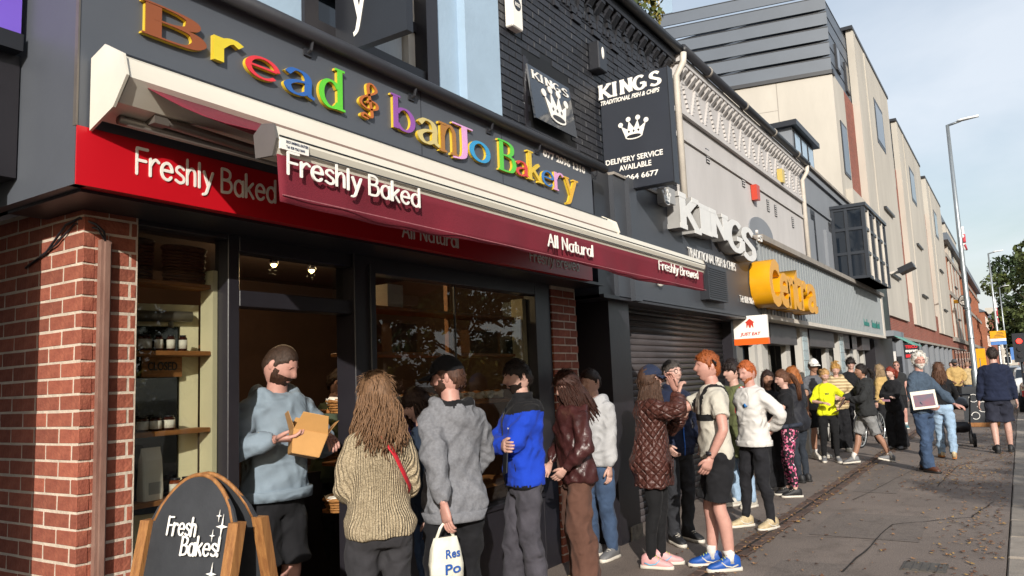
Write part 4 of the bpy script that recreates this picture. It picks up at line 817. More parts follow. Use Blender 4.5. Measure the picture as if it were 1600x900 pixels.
for t_, z_, h_, c_ in (('TESCO', .68, .2, 'd8202c'), ('express', .36, .22, 'e8e6e2')): fit(font_mesh(t_, .01, .04), 'lettering', mat('ts_'+c_, c_, .5, 0, 1, 0), ts, (tX-.002, pa.y-.06, zb+hh*z_), (tX-.002, pb.y+.06, zb+hh*z_), (0, 0, 1), h=hh*h_)
box('red_strip', MATS['ts_d8202c'], ts, tX-.01, tX, pb.y+.06, pa.y-.06, zb+hh*.08, zb+hh*.28)
box('window_banner', M_white, fb, 33.2, 37.2, FWY-.18, FWY-.12, .9, 2.25)

# ------------------------------------------------------------------ old brick row and the far end of the street
ob = empty('victorian_brick_building', 'long old red brick building with stone bands beyond the modern block', 'building')
box('wall', M_gbrick, ob, 96.5, 138, 4.6, 12, 0, 12.5); box('wall', M_gbrick, ob, 74.2, 96.4, 4.62, 12, 0, 12.0)
for z in (3.5, 7.4, 10.6): box('stone_band', M_ledge, ob, 74.2, 138, 4.35, 4.6, z, z+.35)
box('cornice', M_clad, ob, 74.0, 138.2, 4.1, 4.6, 12.0, 12.6); box('parapet', M_clad, ob, 74.2, 138, 4.7, 6, 12.6, 14.2)
for k in range(15):
    xa = 75.5+k*4.15; box('brick_pier', M_gbrick, ob, xa-1.1, xa-.5, 4.4, 4.6, 3.85, 10.6)
    for zz, h in ((4.3, 2.4), (8.1, 2.0)): f = box('window', M_ledge, ob, xa, xa+1.7, 4.55, 4.62, zz, zz+h); box('pane', M_slate_gl, f, xa+.2, xa+1.5, 4.53, 4.56, zz+.15, zz+h-.1)
    box('shop_window', M_slate_gl, ob, xa, xa+2.6, 4.55, 4.6, .4, 2.8)
ck = empty('street_clock', 'round clock on a gold bracket projecting from the old brick building', 'clock', (78, 4.55, PY(1500, 472, 4.0).z)); MB().box(-.15, .15, -.6, 0, -.2, .1).build('bracket', M_yellow, ck); MB().tube([(-.2, -1.0, 0), (.2, -1.0, 0)], .5, 20).build('case', M_dark_trim, ck); MB().tube([(-.22, -1.0, 0), (-.21, -1.0, 0)], .42, 20).build('dial', M_white, ck)
h_ = MB(); h_.obox((-.235, -1.0, .15), (.004, 0, 0), (0, .04, 0), (0, 0, .25)); h_.obox((-.235, -.9, 0), (.004, 0, 0), (0, .16, 0), (0, 0, .04)); h_.build('hands', M_dark_trim, ck)
def house(name, label, x0, x1, y0, h, m, rh=2.5):
    b = empty(name, label, 'building', group='houses at the far end of the street'); box('wall', m, b, x0, x1, y0, y0+8, 0, h)
    MB().add([(x0-.2, y0-.3, h), (x1+.2, y0-.3, h), (x1+.2, y0+4, h+rh), (x0-.2, y0+4, h+rh), (x0-.2, y0+8.2, h), (x1+.2, y0+8.2, h)], [(0, 1, 2, 3), (3, 2, 5, 4), (0, 3, 4), (1, 5, 2)]).build('roof', M_clad, b)
    box('chimney', m, b, x0+.3, x0+1.5, y0+3.2, y0+4.6, h+rh-1, h+rh+1.2)
    n = max(1, int((x1-x0)/3)); 
    for k in range(n):
        for z in np.arange(1.2, h-1.5, 3.0):
            xa = x0+(k+.3)*(x1-x0)/n; f = box('window', M_white, b, xa, xa+1.3, y0-.05, y0+.02, z, z+1.6); box('pane', M_slate_gl, f, xa+.15, xa+1.15, y0-.07, y0, z+.15, z+1.45)
    for z in np.arange(1.2, h-1.5, 3.0):
        for yy in (y0+1, y0+4): f = box('window', M_white, b, x0-.05, x0+.02, yy, yy+1.3, z, z+1.6); box('pane', M_slate_gl, f, x0-.07, x0, yy+.15, yy+1.15, z+.15, z+1.45)
house('brick_house', 'gabled brick house just past the long old brick building', 142, 156, 4.0, 9.5, M_gbrick); house('brick_house', 'second brick house along from the long old brick building', 158, 180, 3.0, 9, M_fbrick); house('pale_house', 'cream rendered house at the far end of the street', 186, 210, 0.5, 9, M_white_r)
house('brick_house', 'farthest brick house behind the trees at the street end', 220, 250, -6, 10, M_gbrick)

# ------------------------------------------------------------------ trees
M_bark = mat('bark', '4a3d31', .9, .3, 6, .6, 20, stretch=(4, 4, 1))
M_lf = [mat('foliage_%d' % i, c, .7, .35, 1.2, 0, col2=c2, spec=.3) for i, (c, c2) in enumerate((('24321f', '3d4c2b'), ('36452a', '5c6434'), ('5a5a25', '8a7a34')))]
def leaf_cloud(clumps, n, size, mats_n, seed):
    r = np.random.default_rng(seed); C_ = np.array([c[:3] for c in clumps]); R_ = np.array([c[3] for c in clumps]); k = r.choice(len(clumps), n, p=R_**2/np.sum(R_**2))
    d = r.normal(size=(n, 3)); d /= np.linalg.norm(d, axis=1)[:, None]; d *= (r.uniform(.25, 1, n)**.5)[:, None]; d[:, 2] *= .8
    c = C_[k]+d*R_[k][:, None]; u = r.normal(size=(n, 3)); u /= np.linalg.norm(u, axis=1)[:, None]; w = np.cross(u, r.normal(size=(n, 3))); w /= np.linalg.norm(w, axis=1)[:, None]
    s = size*r.uniform(.6, 1.4, n)[:, None]; V = np.stack([c-u*s, c+w*s*.55, c+u*s, c-w*s*.55], 1).reshape(-1, 3)
    me = bpy.data.meshes.new('crown'); me.from_pydata(V.tolist(), [], [(4*i, 4*i+1, 4*i+2, 4*i+3) for i in range(n)]); me.polygons.foreach_set('material_index', (k % mats_n).astype(np.int32))
    return me
def tree(name, label, base, h, r, n=6000, leaf=.16, seed=1, lo=.25, mats=M_lf, group=None, trunk=.2):
    rr = random.Random(seed); t = empty(name, label, 'tree', base, 0, group)
    tr = MB(); P = [Vector((0, 0, 0)), Vector((.1, .05, h*.25)), Vector((-.05, .1, h*.5)), Vector((.05, 0, h*.85))]; tr.tube(P, [trunk, trunk*.8, trunk*.55, trunk*.15], 8); cl = []
    for i in range(22):
        a = rr.uniform(0, 6.28); z = rr.uniform(lo, .95); rad = r*math.sqrt(max(.08, 1-((z-.55)/.5)**2))*rr.uniform(.35, .95)
        c = Vector((rad*math.cos(a), rad*math.sin(a), z*h)); cl.append((c.x, c.y, c.z, r*rr.uniform(.22, .42))); s = P[1].lerp(P[3], max(0, min(1, (z-.3)*1.1)))
        tr.tube([s, s.lerp(c, .5)+Vector((0, 0, .12*r)), c], [trunk*.35, trunk*.22, .02], 5)
    tr.build('trunk', M_bark, t, True); me = leaf_cloud(cl, n, leaf, len(mats), seed)
    for m in mats: me.materials.append(m)
    link('crown', me, t); return t
for i, (x, y, h, r, lb) in enumerate(((72, -4.6, 12, 4.6, 'largest dark green street tree beyond the parked cars'), (92, -1.9, 12.5, 4.6, 'tall dark street tree behind the second lamp post'), (64, -2.2, 4.6, 2.2, 'low yellowing tree below the dark street trees'), (120, -1.5, 11, 4.5, 'distant green tree closing the street'))):
    tree('street_tree', lb, (x, y, -.1), h, r, 9000, .22 if x > 60 else .15, 30+i, .22, [M_lf[0], M_lf[0], M_lf[1]] if i != 2 else [M_lf[1], M_lf[2]], 'trees at the far end of the street')
ORD_T = ['first', 'second', 'third', 'fourth', 'fifth', 'sixth', 'seventh', 'eighth']
for i, (x, y, h) in enumerate(((-2.5, -10.6, 7.4), (1.2, -11.4, 7.8), (4.6, -10.4, 7.2), (8.2, -11.2, 7.8), (11.8, -10.5, 7.4), (15.5, -11.3, 7.6), (20, -10.8, 7.4), (25, -11.2, 7.6))):
    tree('pavement_tree', ORD_T[i]+' leafy tree along the opposite pavement mirrored in the bakery windows', (x, y, 0), h, 2.7, 5200, .15, 50+i, .12, M_lf, 'trees across the road')
hd = MB(); o = empty('roof_weeds', 'bushy weeds growing out of the gutter of the black brick wall', 'plant', (9.0, WY+.1, EAVE+.1)); me = leaf_cloud([(0, 0, .25, .35), (.3, .1, .35, .35), (-.3, .1, .2, .3), (.1, .2, .6, .3)], 700, .05, 2, 3); me.materials.append(M_lf[1]); me.materials.append(M_lf[2]); link('leaves', me, o)
st = MB(); [st.tube([(random.uniform(-.2, .2), 0, -.1), (random.uniform(-.5, .5), .1, .5)], [.012, .004], 4) for _ in range(12)]; st.build('stems', M_bark, o)

# ------------------------------------------------------------------ street furniture
M_galv = mat('galvanised_steel', '9aa0a3', .4, .12, 3, .05, 20, metal=.7); M_lampw = mat('lantern_white', 'd8dadb', .4, .05, 3, 0)
def lamp_post(label, x, y, h, seed=0):
    t = empty('street_lamp', label, 'street lamp', (x, y, 0), 0, 'street lamps along the kerb'); MB().tube([(0, 0, 0), (0, 0, 1.4), (0, 0, 1.45), (0, 0, h*.55), (0, 0, h)], [.10, .10, .075, .068, .045], 12).build('post', M_galv, t, True)
    MB().tube([(0, 0, h-.02), (-.02, -.35, h+.05)], .035, 8).build('arm', M_galv, t, True); MB().rings([(Vector((-.02, -.25-.09*k, h+.06+.006*k)), (.07+.02*math.sin(k*.8), 0, 0), (0, 0, .035)) for k in range(7)], 10, p=3).build('lantern', M_lampw, t, True)
    for z in (2.3, 3.1, 3.15): MB().tube([(0, 0, z), (0, 0, z+.03)], .085, 12).build('clamp_band', M_galv, t, True)
    return t
L1x, L1y = 25.3, 1.1
l1 = lamp_post('nearest tall galvanised street lamp with a furled flag', L1x, L1y, PY(1480, 195, L1y).z); l2 = lamp_post('second street lamp with yellow and blue notices', 56, 1.02, 8.3); l3 = lamp_post('third most distant street lamp among the trees', 86, 1.0, 8.6)
M_flagw = mat('flag_white', 'd8d4d4', .8, .1, 6, .3, 30); M_flagr = mat('flag_red', 'b03a44', .8, .15, 6, .3, 30)
def flag(label, x, y, z, s):
    t = empty('furled_flag', label, 'flag', (x, y, z), 0, 'furled flags on the lamp posts'); a = MB(); b = MB()
    a.rings([(Vector((.07+.02*math.sin(k*1.3), -.06, -k*.09*s)), (.05+.02*math.sin(k*1.9), 0, 0), (0, .06, 0)) for k in range(11)], 10); b.rings([(Vector((.05+.02*math.sin(k*1.1), -.09, -.3*s-k*.08*s)), (.05, 0, 0), (0, .05, 0)) for k in range(5)], 10); b.tube([(.0, -.1, -.7*s), (.1, -.13, -.9*s)], .03, 6)
    a.build('white_field', M_flagw, t, True); b.build('red_cross', M_flagr, t, True)
flag('furled red and white flag tied to the nearest street lamp', L1x, L1y, PY(1494, 346, L1y).z, .75); flag('furled red and white flag tied to the second street lamp', 56, 1.02, 5.4, 1.6)
nb_ = empty('notice_board', 'yellow and blue notices fixed to the second street lamp', 'sign', (55.8, 1.02, 0)); c = PX(1553, 528, 55.8)
for z0, z1, m, n_ in ((3.05, 3.5, M_yellow, 'yellow_notice'), (2.88, 3.03, M_white, 'white_notice'), (2.66, 2.86, mat('sign_blue', '4a78b8', .5, .1, 3, 0), 'blue_notice')): MB().box(-.06, -.03, -.42, .4, z0, z1).build(n_, m, nb_)
for k in range(4): MB().box(-.064, -.0605, -.33+.05*(k % 2), .22-.06*k, 3.12+k*.085, 3.15+k*.085).build('print_line', M_dark_trim, nb_)
for k, (x, y, z, m, lb) in enumerate(((60, 2.25, 2.2, M_yellow, 'small yellow temporary road sign seen left of the second lamp'), (62, 2.3, 1.55, M_yellow, 'lower yellow road sign left of the second lamp'), (48, .05, 2.0, MATS['sign_blue'], 'blue road sign on a grey pole above the parked cars'))):
    s = empty('road_sign', lb, 'sign', (x, y, 0)); MB().tube([(.05, 0, 0), (.05, 0, z+.4)], .03, 6).build('pole', M_galv, s); MB().box(-.02, .02, -.35, .35, z-.3, z+.35).build('plate', m, s)
tl = empty('traffic_light', 'traffic signal showing red above the parked cars', 'traffic light', (33, .02, -.1)); MB().tube([(0, -.05, 0), (0, -.05, 2.7)], .05, 8).build('pole', M_dark_trim, tl); MB().box(-.12, .1, -.18, .1, 1.75, 2.62).build('signal_head', M_dark_trim, tl); MB().box(-.14, -.12, -.24, .16, 1.68, 2.70).build('backing_board', M_dark_trim, tl)
for z, m in ((2.42, mat('red_signal', 'ff3028', .4, 0, 1, 0, emit='ff2a20', es=4)), (2.16, M_black), (1.92, M_black)): MB().tube([(-.19, -.04, z), (-.14, -.04, z)], .09, 14).build('lens', m, tl)
def car(label, x, y, rz, colr, group='cars parked along the kerb'):
    t = empty('parked_car', label, 'car', (x, y, -.12), rz, group); pm = mat('car_paint_'+colr, colr, .25, .02, 1, 0, spec=.6, coat=.6); b = MB()
    prof = [(-2.1, .45, .28), (-2.1, .75, .3), (-1.95, .95, .34), (-.9, 1.0, .3), (1.2, 1.0, .3), (2.0, .95, .32), (2.12, .7, .3)]
    b.rings([(Vector((xx, 0, .30+hh*.36)), (0, .86 if abs(xx) < 1.9 else .74, 0), (0, 0, hh*.42)) for xx, hh, q in prof], 20, p=4.5); b.build('body', pm, t, True)
    g = MB(); g.rings([(Vector((xx, 0, .82+z/2)), (0, w, 0), (0, 0, z/2)) for xx, w, z in ((-1.25, .68, .1), (-.75, .70, .55), (0, .72, .68), (1.2, .70, .62), (1.95, .66, .15))], 20, p=4); g.build('cabin', pm, t, True)
    w = MB(); 
    for s in (-1, 1): w.prism([(-.9, s*.735, .95), (1.5, s*.735, .95), (1.2, s*.70, 1.36), (-.45, s*.70, 1.36)], (0, s*-.02, 0))
    w.build('side_windows', M_slate_gl, t); MB().prism([(1.93, -.6, .95), (1.93, .6, .95), (1.5, .55, 1.36), (1.5, -.55, 1.36)], (.03, 0, .02)).build('rear_window', M_slate_gl, t); MB().prism([(-1.28, -.6, .95), (-1.28, .6, .95), (-.72, .55, 1.36), (-.72, -.55, 1.36)], (-.03, 0, .02)).build('windscreen', M_slate_gl, t)
    for xx in (-1.35, 1.3):
        for s in (-1, 1): wh = MB().tube([(xx, s*.72, .32), (xx, s*.9, .32)], .32, 20).build('wheel', mat('tyre', '17171a', .8, .1, 5, 0), t); MB().tube([(xx, s*.905, .32), (xx, s*.91, .32)], .2, 16).build('rim', M_galv, wh)
    for s in (-1, 1): MB().obox((-2.08, s*.62, .66), (.03, 0, 0), (0, .16, 0), (0, 0, .07)).build('headlight', M_white, t); MB().obox((2.06, s*.66, .72), (.03, 0, 0), (0, .13, 0), (0, 0, .09)).build('tail_light', mat('tail_red', '8a1818', .3, .05, 2, 0), t)
    MB().box(2.11, 2.13, -.26, .26, .5, .61).build('number_plate', M_yellow, t); return t
car('dark car parked at the kerb at the right edge of the view', 31.5, -.72, math.radians(180), '23262b'); car('white car parked beyond the dark car', 41.5, -.4, math.radians(178), 'd0d2d2'); car('silver car far along the kerb', 58, .1, math.radians(176), '8d9296')
# sandwich boards
M_chalk = mat('chalkboard', '222428', .75, .25, 3.5, .15, 30, col2='34363a')
sb = empty('sandwich_board', 'wooden framed chalkboard with arched top reading Fresh Bakes!', 'sandwich board')
def on_board(u, v, n=0.): return None
Bc = PZ(312, 745, 1.26); 
d_ = ray(312, 745); Bt = EYE+d_*((2.95)/d_.dot(_fw))        # arch top, 2.6 m from the lens
bu = Vector((.20, -.98, 0)).normalized()                      # along the board towards image right
bn = Vector((-.98, -.20, 0)).normalized()                     # face normal, towards the left of the picture
hgt = Bt.z; tilt = math.radians(13); upv = Vector((0, 0, 1))*math.cos(tilt)-bn*math.sin(tilt)*-1
def leaf(par, base, un, sgn):
    up = Vector((0, 0, 1))*math.cos(tilt)-un*math.sin(tilt)   # leans back from its own face
    Lh = hgt/math.cos(tilt); O = base+un*(math.tan(tilt)*hgt) ; O.z = 0; W = .205
    Q = lambda a, b, c=0.: O+bu*a+up*b+un*c
    pts = [Q(-W, .12), Q(W, .12)]+[Q(W-.0-(2*W)*k/16, Lh-.17+.17*math.sin(math.pi*k/16)**.7) for k in range(17)]
    pb_ = MB().prism(pts if sgn > 0 else pts[::-1], un*-.012).build('board_panel', M_chalk, par)
    MB().tube([Q(W-.02-(2*W-.04)*k/16, Lh-.165+.172*math.sin(math.pi*k/16)**.7, -.006) for k in range(17)], .009, 6).build('arch_edge', M_oldwood, par, True)
    for s in (-1, 1): MB().obox(Q(s*(W+.005), (Lh-.20)/2, .0), bu*.022, up*((Lh-.12)/2), un*.022).build('frame_post', M_oldwood, par)
    MB().obox(Q(0, .12, -.0), bu*(W-.03), up*.024, un*.018).build('frame_rail', M_oldwood, par)
    return Q, up, Lh
Q, up_, Lh = leaf(sb, Vector((Bt.x, Bt.y, 0)), bn, 1); Q2, up2, Lh2 = leaf(sb, Vector((Bt.x, Bt.y, 0))-bn*.05, -bn, -1)
for t_, x0, y0, x1, y1, h in (('Fresh', 259, 838, 303, 847, .075), ('Bakes!', 280, 869, 337, 884, .075)):
    def hit(x, y):
        d = ray(x, y); nrm = bu.cross(up_); P0 = Q(0, .5, .013); return EYE+d*((P0-EYE).dot(nrm)/d.dot(nrm))
    a, b = hit(x0, y0), hit(x1, y1); fit(stroke_mesh(t_, .13, .075, .05, .002, True, .03, .02), 'lettering', M_white, sb, a, a+bu*(b-a).length*1.02, up_, h=h)
for x, y, s in ((347, 823, .045), (343, 806, .022), (332, 837, .022), (330, 897, .04)):
    c = hit(x, y); pts = []
    for k in range(8): rr = s if k % 2 == 0 else s*.18; pts.append(c+bu*(rr*math.sin(k*math.pi/4)*.6)+up_*(rr*math.cos(k*math.pi/4)))
    MB().prism(pts, bn*.002).build('star', M_white, sb)
sb2 = empty('sandwich_board', 'dark sandwich board with white swirls standing beside the walker in navy', 'sandwich board', (23.6, 1.0, 0))
for s in (-1, 1):
    MB().obox((s*.18, 0, .52), (.015, 0, 0), (0, .36, 0), (-s*.14, 0, .5)).build('board_panel', M_chalk, sb2); MB().obox((s*.315, 0, .06), (.03, 0, 0), (0, .40, 0), (0, 0, .05)).build('foot_rail', M_oldwood, sb2)
for cx, cz, r_ in ((.12, .72, .1), (-.08, .5, .13), (.1, .28, .09)): MB().tube([(-.185-(.52-cz-r_*math.sin(k*.5))*.28, cx+r_*math.cos(k*.5), cz+r_*math.sin(k*.5)) for k in range(12)], .014, 5).build('swirl', M_white, sb2)
# ------------------------------------------------------------------ bicycle and pushchair
M_tyre = mat('tyre', '17171a', .8); M_bike = mat('bike_silver', 'b9bcbc', .3, .05, 3, 0, metal=.3)
def ring(mb, c, r, th, ax, n=28, m=6):
    c = Vector(c); ax = Vector(ax).normalized(); u = ax.orthogonal().normalized(); v = ax.cross(u); mb.tube([c+u*(r*math.cos(2*math.pi*k/n))+v*(r*math.sin(2*math.pi*k/n)) for k in range(n+1)], th, m, cap=False)
bp_ = PZ(1366, 703); bk = empty('bicycle', 'white and black bicycle standing behind the woman in grey shorts', 'bicycle', (bp_.x+.9, bp_.y+.18, 0), math.radians(-12))
for xx, nm in ((-.52, 'front_wheel'), (.52, 'rear_wheel')):
    w = MB(); ring(w, (xx, 0, .34), .325, .02, (0, 1, 0)); wo = w.build(nm, M_tyre, bk, True); s = MB(); [s.tube([(xx, 0, .34), (xx+.31*math.cos(a), 0, .34+.31*math.sin(a))], .0025, 4) for a in np.linspace(0, 6.28, 17)[:-1]]; ring(s, (xx, 0, .34), .305, .008, (0, 1, 0)); s.build('rim', M_bike, wo)
f = MB(); BB = (.08, 0, .30); ST = (.22, 0, .78); HT = (-.36, 0, .80); HB = (-.40, 0, .66)
for a, b in ((BB, ST), (ST, HT), (BB, HB), (HT, HB), (BB, (.52, 0, .34)), (ST, (.52, 0, .34)), (HB, (-.52, 0, .34))): f.tube([a, b], .018, 8)
f.build('frame', M_bike, bk, True); MB().tube([(-.36, 0, .8), (-.34, 0, .95), (-.36, .05, .97), (-.30, .3, .99)], .013, 8).build('handlebar', M_black, bk, True); MB().tube([(-.34, 0, .95), (-.36, -.05, .97), (-.30, -.3, .99)], .013, 8).build('handlebar', M_black, bk, True)
MB().rings([(Vector((.1+k*.07, 0, .90)), (0, .02+.02*k, 0), (0, 0, .02)) for k in range(5)], 10).build('saddle', M_black, bk, True); MB().tube([ST, (.25, 0, .89)], .014, 8).build('seat_post', M_bike, bk); c_ = MB(); ring(c_, BB, .09, .008, (0, 1, 0), 18); c_.tube([(.08, -.06, .3), (.08, -.08, .14)], .01, 5); c_.tube([(.08, .06, .3), (.08, .08, .46)], .01, 5); c_.build('crank', M_black, bk)
pp = PZ(1500, 700); pc = empty('pushchair', 'black pushchair with small wheels in front of the woman in pale jeans', 'pushchair', (pp.x+.5, pp.y+.05, 0), math.radians(8))
for xx in (-.28, .38):
    for yy in (-.26, .26): w = MB(); w.tube([(xx, yy-.025, .13), (xx, yy+.025, .13)], .13, 18); wo = w.build('wheel', M_tyre, pc); MB().tube([(xx, yy-.03, .13), (xx, yy+.03, .13)], .06, 12).build('hub', M_grey_arm, wo)
f = MB()
for yy in (-.24, .24): f.tube([(.38, yy, .13), (-.1, yy, .6), (-.55, yy, 1.02)], .014, 6); f.tube([(-.28, yy, .13), (.1, yy, .5)], .014, 6)
f.tube([(-.55, -.24, 1.02), (-.55, .24, 1.02)], .018, 6); f.build('frame', M_black, pc, True); MB().rings([(Vector((-.25+.12*k, 0, .38+.0*k)), (0, .21, 0), (0, 0, .05+.06*(k == 0))) for k in range(5)], 14, p=4).build('seat', M_black, pc, True)
MB().rings([(Vector((-.2+.1*k, 0, .78+.08*math.sin(k*.7))), (0, .23, 0), (0, 0, .06+.05*k*(4-k)/4)) for k in range(5)], 14, p=3).build('hood', M_black, pc, True)

# ------------------------------------------------------------------ what stands in the shop window
M_wick = mat('wicker', 'a8743a', .7, .3, 25, .5, 80, col2='7a4d22'); M_wickd = mat('dark_wicker', '5a3a22', .7, .3, 25, .5, 80); M_kraft = mat('kraft_card', 'b98a50', .7, .08, 6, .08, 60); M_paper = mat('baking_paper', 'e4ddcf', .8, .06, 6, .2, 30); M_bread = mat('baked_crust', '9a5a26', .6, .35, 14, .4, 40, col2='c58a48')
def wicker_basket(label, p, rx, ry, h, m, group=None, taper=.82, paper=True, rz=0.):
    t = empty('wicker_basket', label, 'basket', p, rz, group); n = 22; b = MB()
    rows = max(4, int(h/.017))
    for r in range(rows):
        k = taper+(1-taper)*r/(rows-1); b.tube([((rx*k+.004*(-1)**(j+r))*math.cos(2*math.pi*j/n), (ry*k+.004*(-1)**(j+r))*math.sin(2*math.pi*j/n), .008+r*h/rows) for j in range(n+1)], .008, 5, cap=False)
    b.build('weave', m, t, True); b2 = MB(); b2.tube([(rx*1.03*math.cos(2*math.pi*j/n), ry*1.03*math.sin(2*math.pi*j/n), h) for j in range(n+1)], .013, 6, cap=False); b2.build('rim', m, t, True); MB().lathe([(.98*taper, 0), (1*taper, .01)], n=n).build('base', m, t).scale = (rx, ry, 1)
    if paper:
        q = MB(); q.rings([(Vector((.01*math.sin(k*2), 0, h*.5+k*h*.22)), (rx*(.6+.14*k), 0, 0), (0, ry*(.6+.13*k), 0)) for k in range(4)], 14); q.v = [(x_+random.uniform(-.02, .02), y_+random.uniform(-.02, .02), z_+random.uniform(-.012, .03)) for x_, y_, z_ in q.v]; q.build('paper_lining', M_paper, t)
        for k in range(3): MB().ball((random.uniform(-.5, .5)*rx, random.uniform(-.4, .4)*ry, h*1.05), (.045, .035, .028), 10, 6).build('bun', M_bread, t, True)
    return t
DY = 3.95
rk = empty('basket_stand', 'thin black stand holding wicker baskets inside the doorway', 'stand', PY(548, 860, DY)); rk.location.z = .05
MB().tube([(0, 0, 0), (0, 0, 1.85)], .012, 8).build('pole', M_black, rk); MB().lathe([(.2, 0), (.2, .02), (.02, .03)]).build('base', M_black, rk)
for i, (x, y) in enumerate(((540, 645), (530, 717), (536, 798))):
    p = PY(x, y, DY); wicker_basket(['top wicker basket of buns on the stand inside the doorway', 'middle paper lined wicker basket on the stand inside the doorway', 'bottom paper lined wicker basket on the stand inside the doorway'][i], p, .13, .11, .085, M_wick, 'baskets in the doorway')
    MB().tube([(0, 0, p.z-.05), (p.x-rk.location.x, p.y-rk.location.y, p.z-.055)], .008, 6).build('bracket', M_black, rk)
wicker_basket('large dark wicker basket on the top shelf of the small window', (2.56, 3.77, 2.222), .12, .055, .19, M_wickd, 'baskets on the top shelf', .95, False); wicker_basket('dark wicker basket beside the brick pier on the top shelf', (2.29, 3.77, 2.222), .075, .055, .2, M_wickd, 'baskets on the top shelf', .95, False)
def jar(label, p, r, h, m, group):
    t = empty('jar', label, 'jar', p, 0, group); MB().lathe([(r*.9, 0), (r, .008), (r, h*.8), (r*.7, h*.9)], n=14).build('glass', m, t, True); MB().lathe([(r*.75, h*.9), (r*.78, h)], n=14).build('lid', M_dark_trim, t, True)
    MB().rings([(Vector((0, 0, z_)), (r*1.02, 0, 0), (0, r*1.02, 0)) for z_ in (h*.15, h*.7)], 14).build('paper_label', M_paper, t, True)
M_jam = mat('jam_dark', '3a1a14', .15, .2, 5, 0)
ORD = ['first', 'second', 'third', 'fourth', 'fifth', 'sixth', 'seventh', 'eighth', 'ninth', 'tenth', 'eleventh', 'twelfth']
for i, x in enumerate((222, 230, 248, 267, 286)): q = PY(x, 540, 3.75); jar(ORD[i]+' white labelled jar from the brick pier on the middle shelf', (max(2.245, q.x), 3.75, 1.856), .021, .085, M_jam, 'jars on the middle shelf')
for i, x in enumerate((222, 243, 264)): q = PY(x, 665, 3.75); jar(ORD[i]+' squat jar from the brick pier on the shelf above the chalkboard', (max(2.25, q.x), 3.75, 1.446), .03, .075, M_jam, 'jars on the lower shelf')
q = PY(238, 770, 3.75); cbag = empty('coffee_bag', 'white paper coffee bag standing on the lowest window shelf', 'bag', (q.x, 3.77, 1.101), .1); MB().rings([(Vector((0, 0, z_)), (a_, 0, 0), (0, b_, 0)) for z_, a_, b_ in ((0, .058, .035), (.04, .062, .036), (.2, .06, .022), (.25, .058, .004), (.262, .058, .004))], 16, p=5).build('pouch', M_paper, cbag); MB().box(-.035, .035, -.036, -.0345, .03, .09).build('print', mat('grey_print', 'a8a6a0', .7), cbag)
for i, x in enumerate((272, 290)): q = PY(x, 770, 3.8); jar(['amber jar next to the white coffee bag', 'amber jar farther from the white coffee bag'][i], (q.x, 3.79, 1.101), .032, .09, mat('amber_jar', '7a3a18', .2), 'amber jars')
cl_ = empty('closed_sign', 'small wooden CLOSED sign hanging on the open door', 'sign', PY(253, 573, 3.83)); MB().box(-.115, .115, -.006, .006, -.055, .055).build('board', M_wood, cl_); fit(font_mesh('CLOSED', .002, .02), 'lettering', M_dark_trim, cl_, (-.085, -.0065, -.02), (.085, -.0065, -.02), (0, 0, 1), h=.045)
def cbox(label, x, y, Y, z, w, d, h, m, group=None, printed=False):
    p = PY(x, y, Y); o = tag(MB().box(-w/2, w/2, -d/2, d/2, 0, h).build('carton', m), label, 'box', group); o.location = (p.x, Y, z)
    if printed: MB().box(-w*.18, w*.18, -d/2-.001, -d/2+.001, h*.3, h*.62).build('print', M_white, o)
M_kdk = mat('dim_card', '5c3c22', .8, .15, 5, .1, 30)
cbox('white carton on the top shelf at the left of the big window', 606, 470, 3.9, 2.201, .17, .15, .17, M_paper); 
for i, x in enumerate((800, 825)): cbox(['left black carton with white print on the top shelf', 'right black carton with white print on the top shelf'][i], x, 455, 3.9, 2.201, .12, .15, .15, M_black, 'black cartons on the top shelf', True)
for i in range(3): cbox(['bottom white carton of the stack on the middle shelf', 'middle white carton of the stack on the middle shelf', 'top white carton of the stack on the middle shelf'][i], 822, 520, 3.9, 1.871+i*.068, .1, .13, .066, M_paper, 'stacked white cartons')
cbox('wide brown crate on the middle shelf of the big window', 745, 520, 3.93, 1.871, .42, .15, .2, M_kdk); cbox('dark brown crate behind the glass near the door post', 620, 520, 3.93, 1.871, .28, .15, .22, M_kdk); cbox('black carton with white badge on the middle shelf', 796, 520, 3.9, 1.871, .13, .13, .17, M_black, None, True)
for i in range(12):
    p0 = 3.98+i*.155; b = MB()
    t = empty('pastry_tray', ORD[i]+' paper wrapped pastry from the door post on the window shelf', 'pastry', (p0, 3.86, 1.482), 0, 'pastries on the window shelf')
    b.rings([(Vector((0, 0, z_)), (a_, 0, 0), (0, a_*.8, 0)) for z_, a_ in ((0, .05), (.03, .068), (.055, .075))], 10); b.v = [(x_+random.uniform(-.012, .012), y_+random.uniform(-.012, .012), z_+random.uniform(0, .02)) for x_, y_, z_ in b.v]; b.build('paper', M_paper, t); MB().ball((0, 0, .05), (.058, .045, .032), 12, 8).build('crust', M_bread, t, True)
for i in range(10):
    t = empty('cake', ORD[i]+' round cake from the door post on the lower window shelf', 'cake', (4.0+i*.19, 3.86, 1.122), 0, 'cakes on the lower window shelf'); MB().lathe([(.05, 0), (.055, .01), (.052, .05), (.03, .06)]).build('sponge', M_bread, t, True); MB().lathe([(.045, .052), (.035, .075), (.01, .085)]).build('icing', M_paper if i % 2 else M_kraft, t, True)

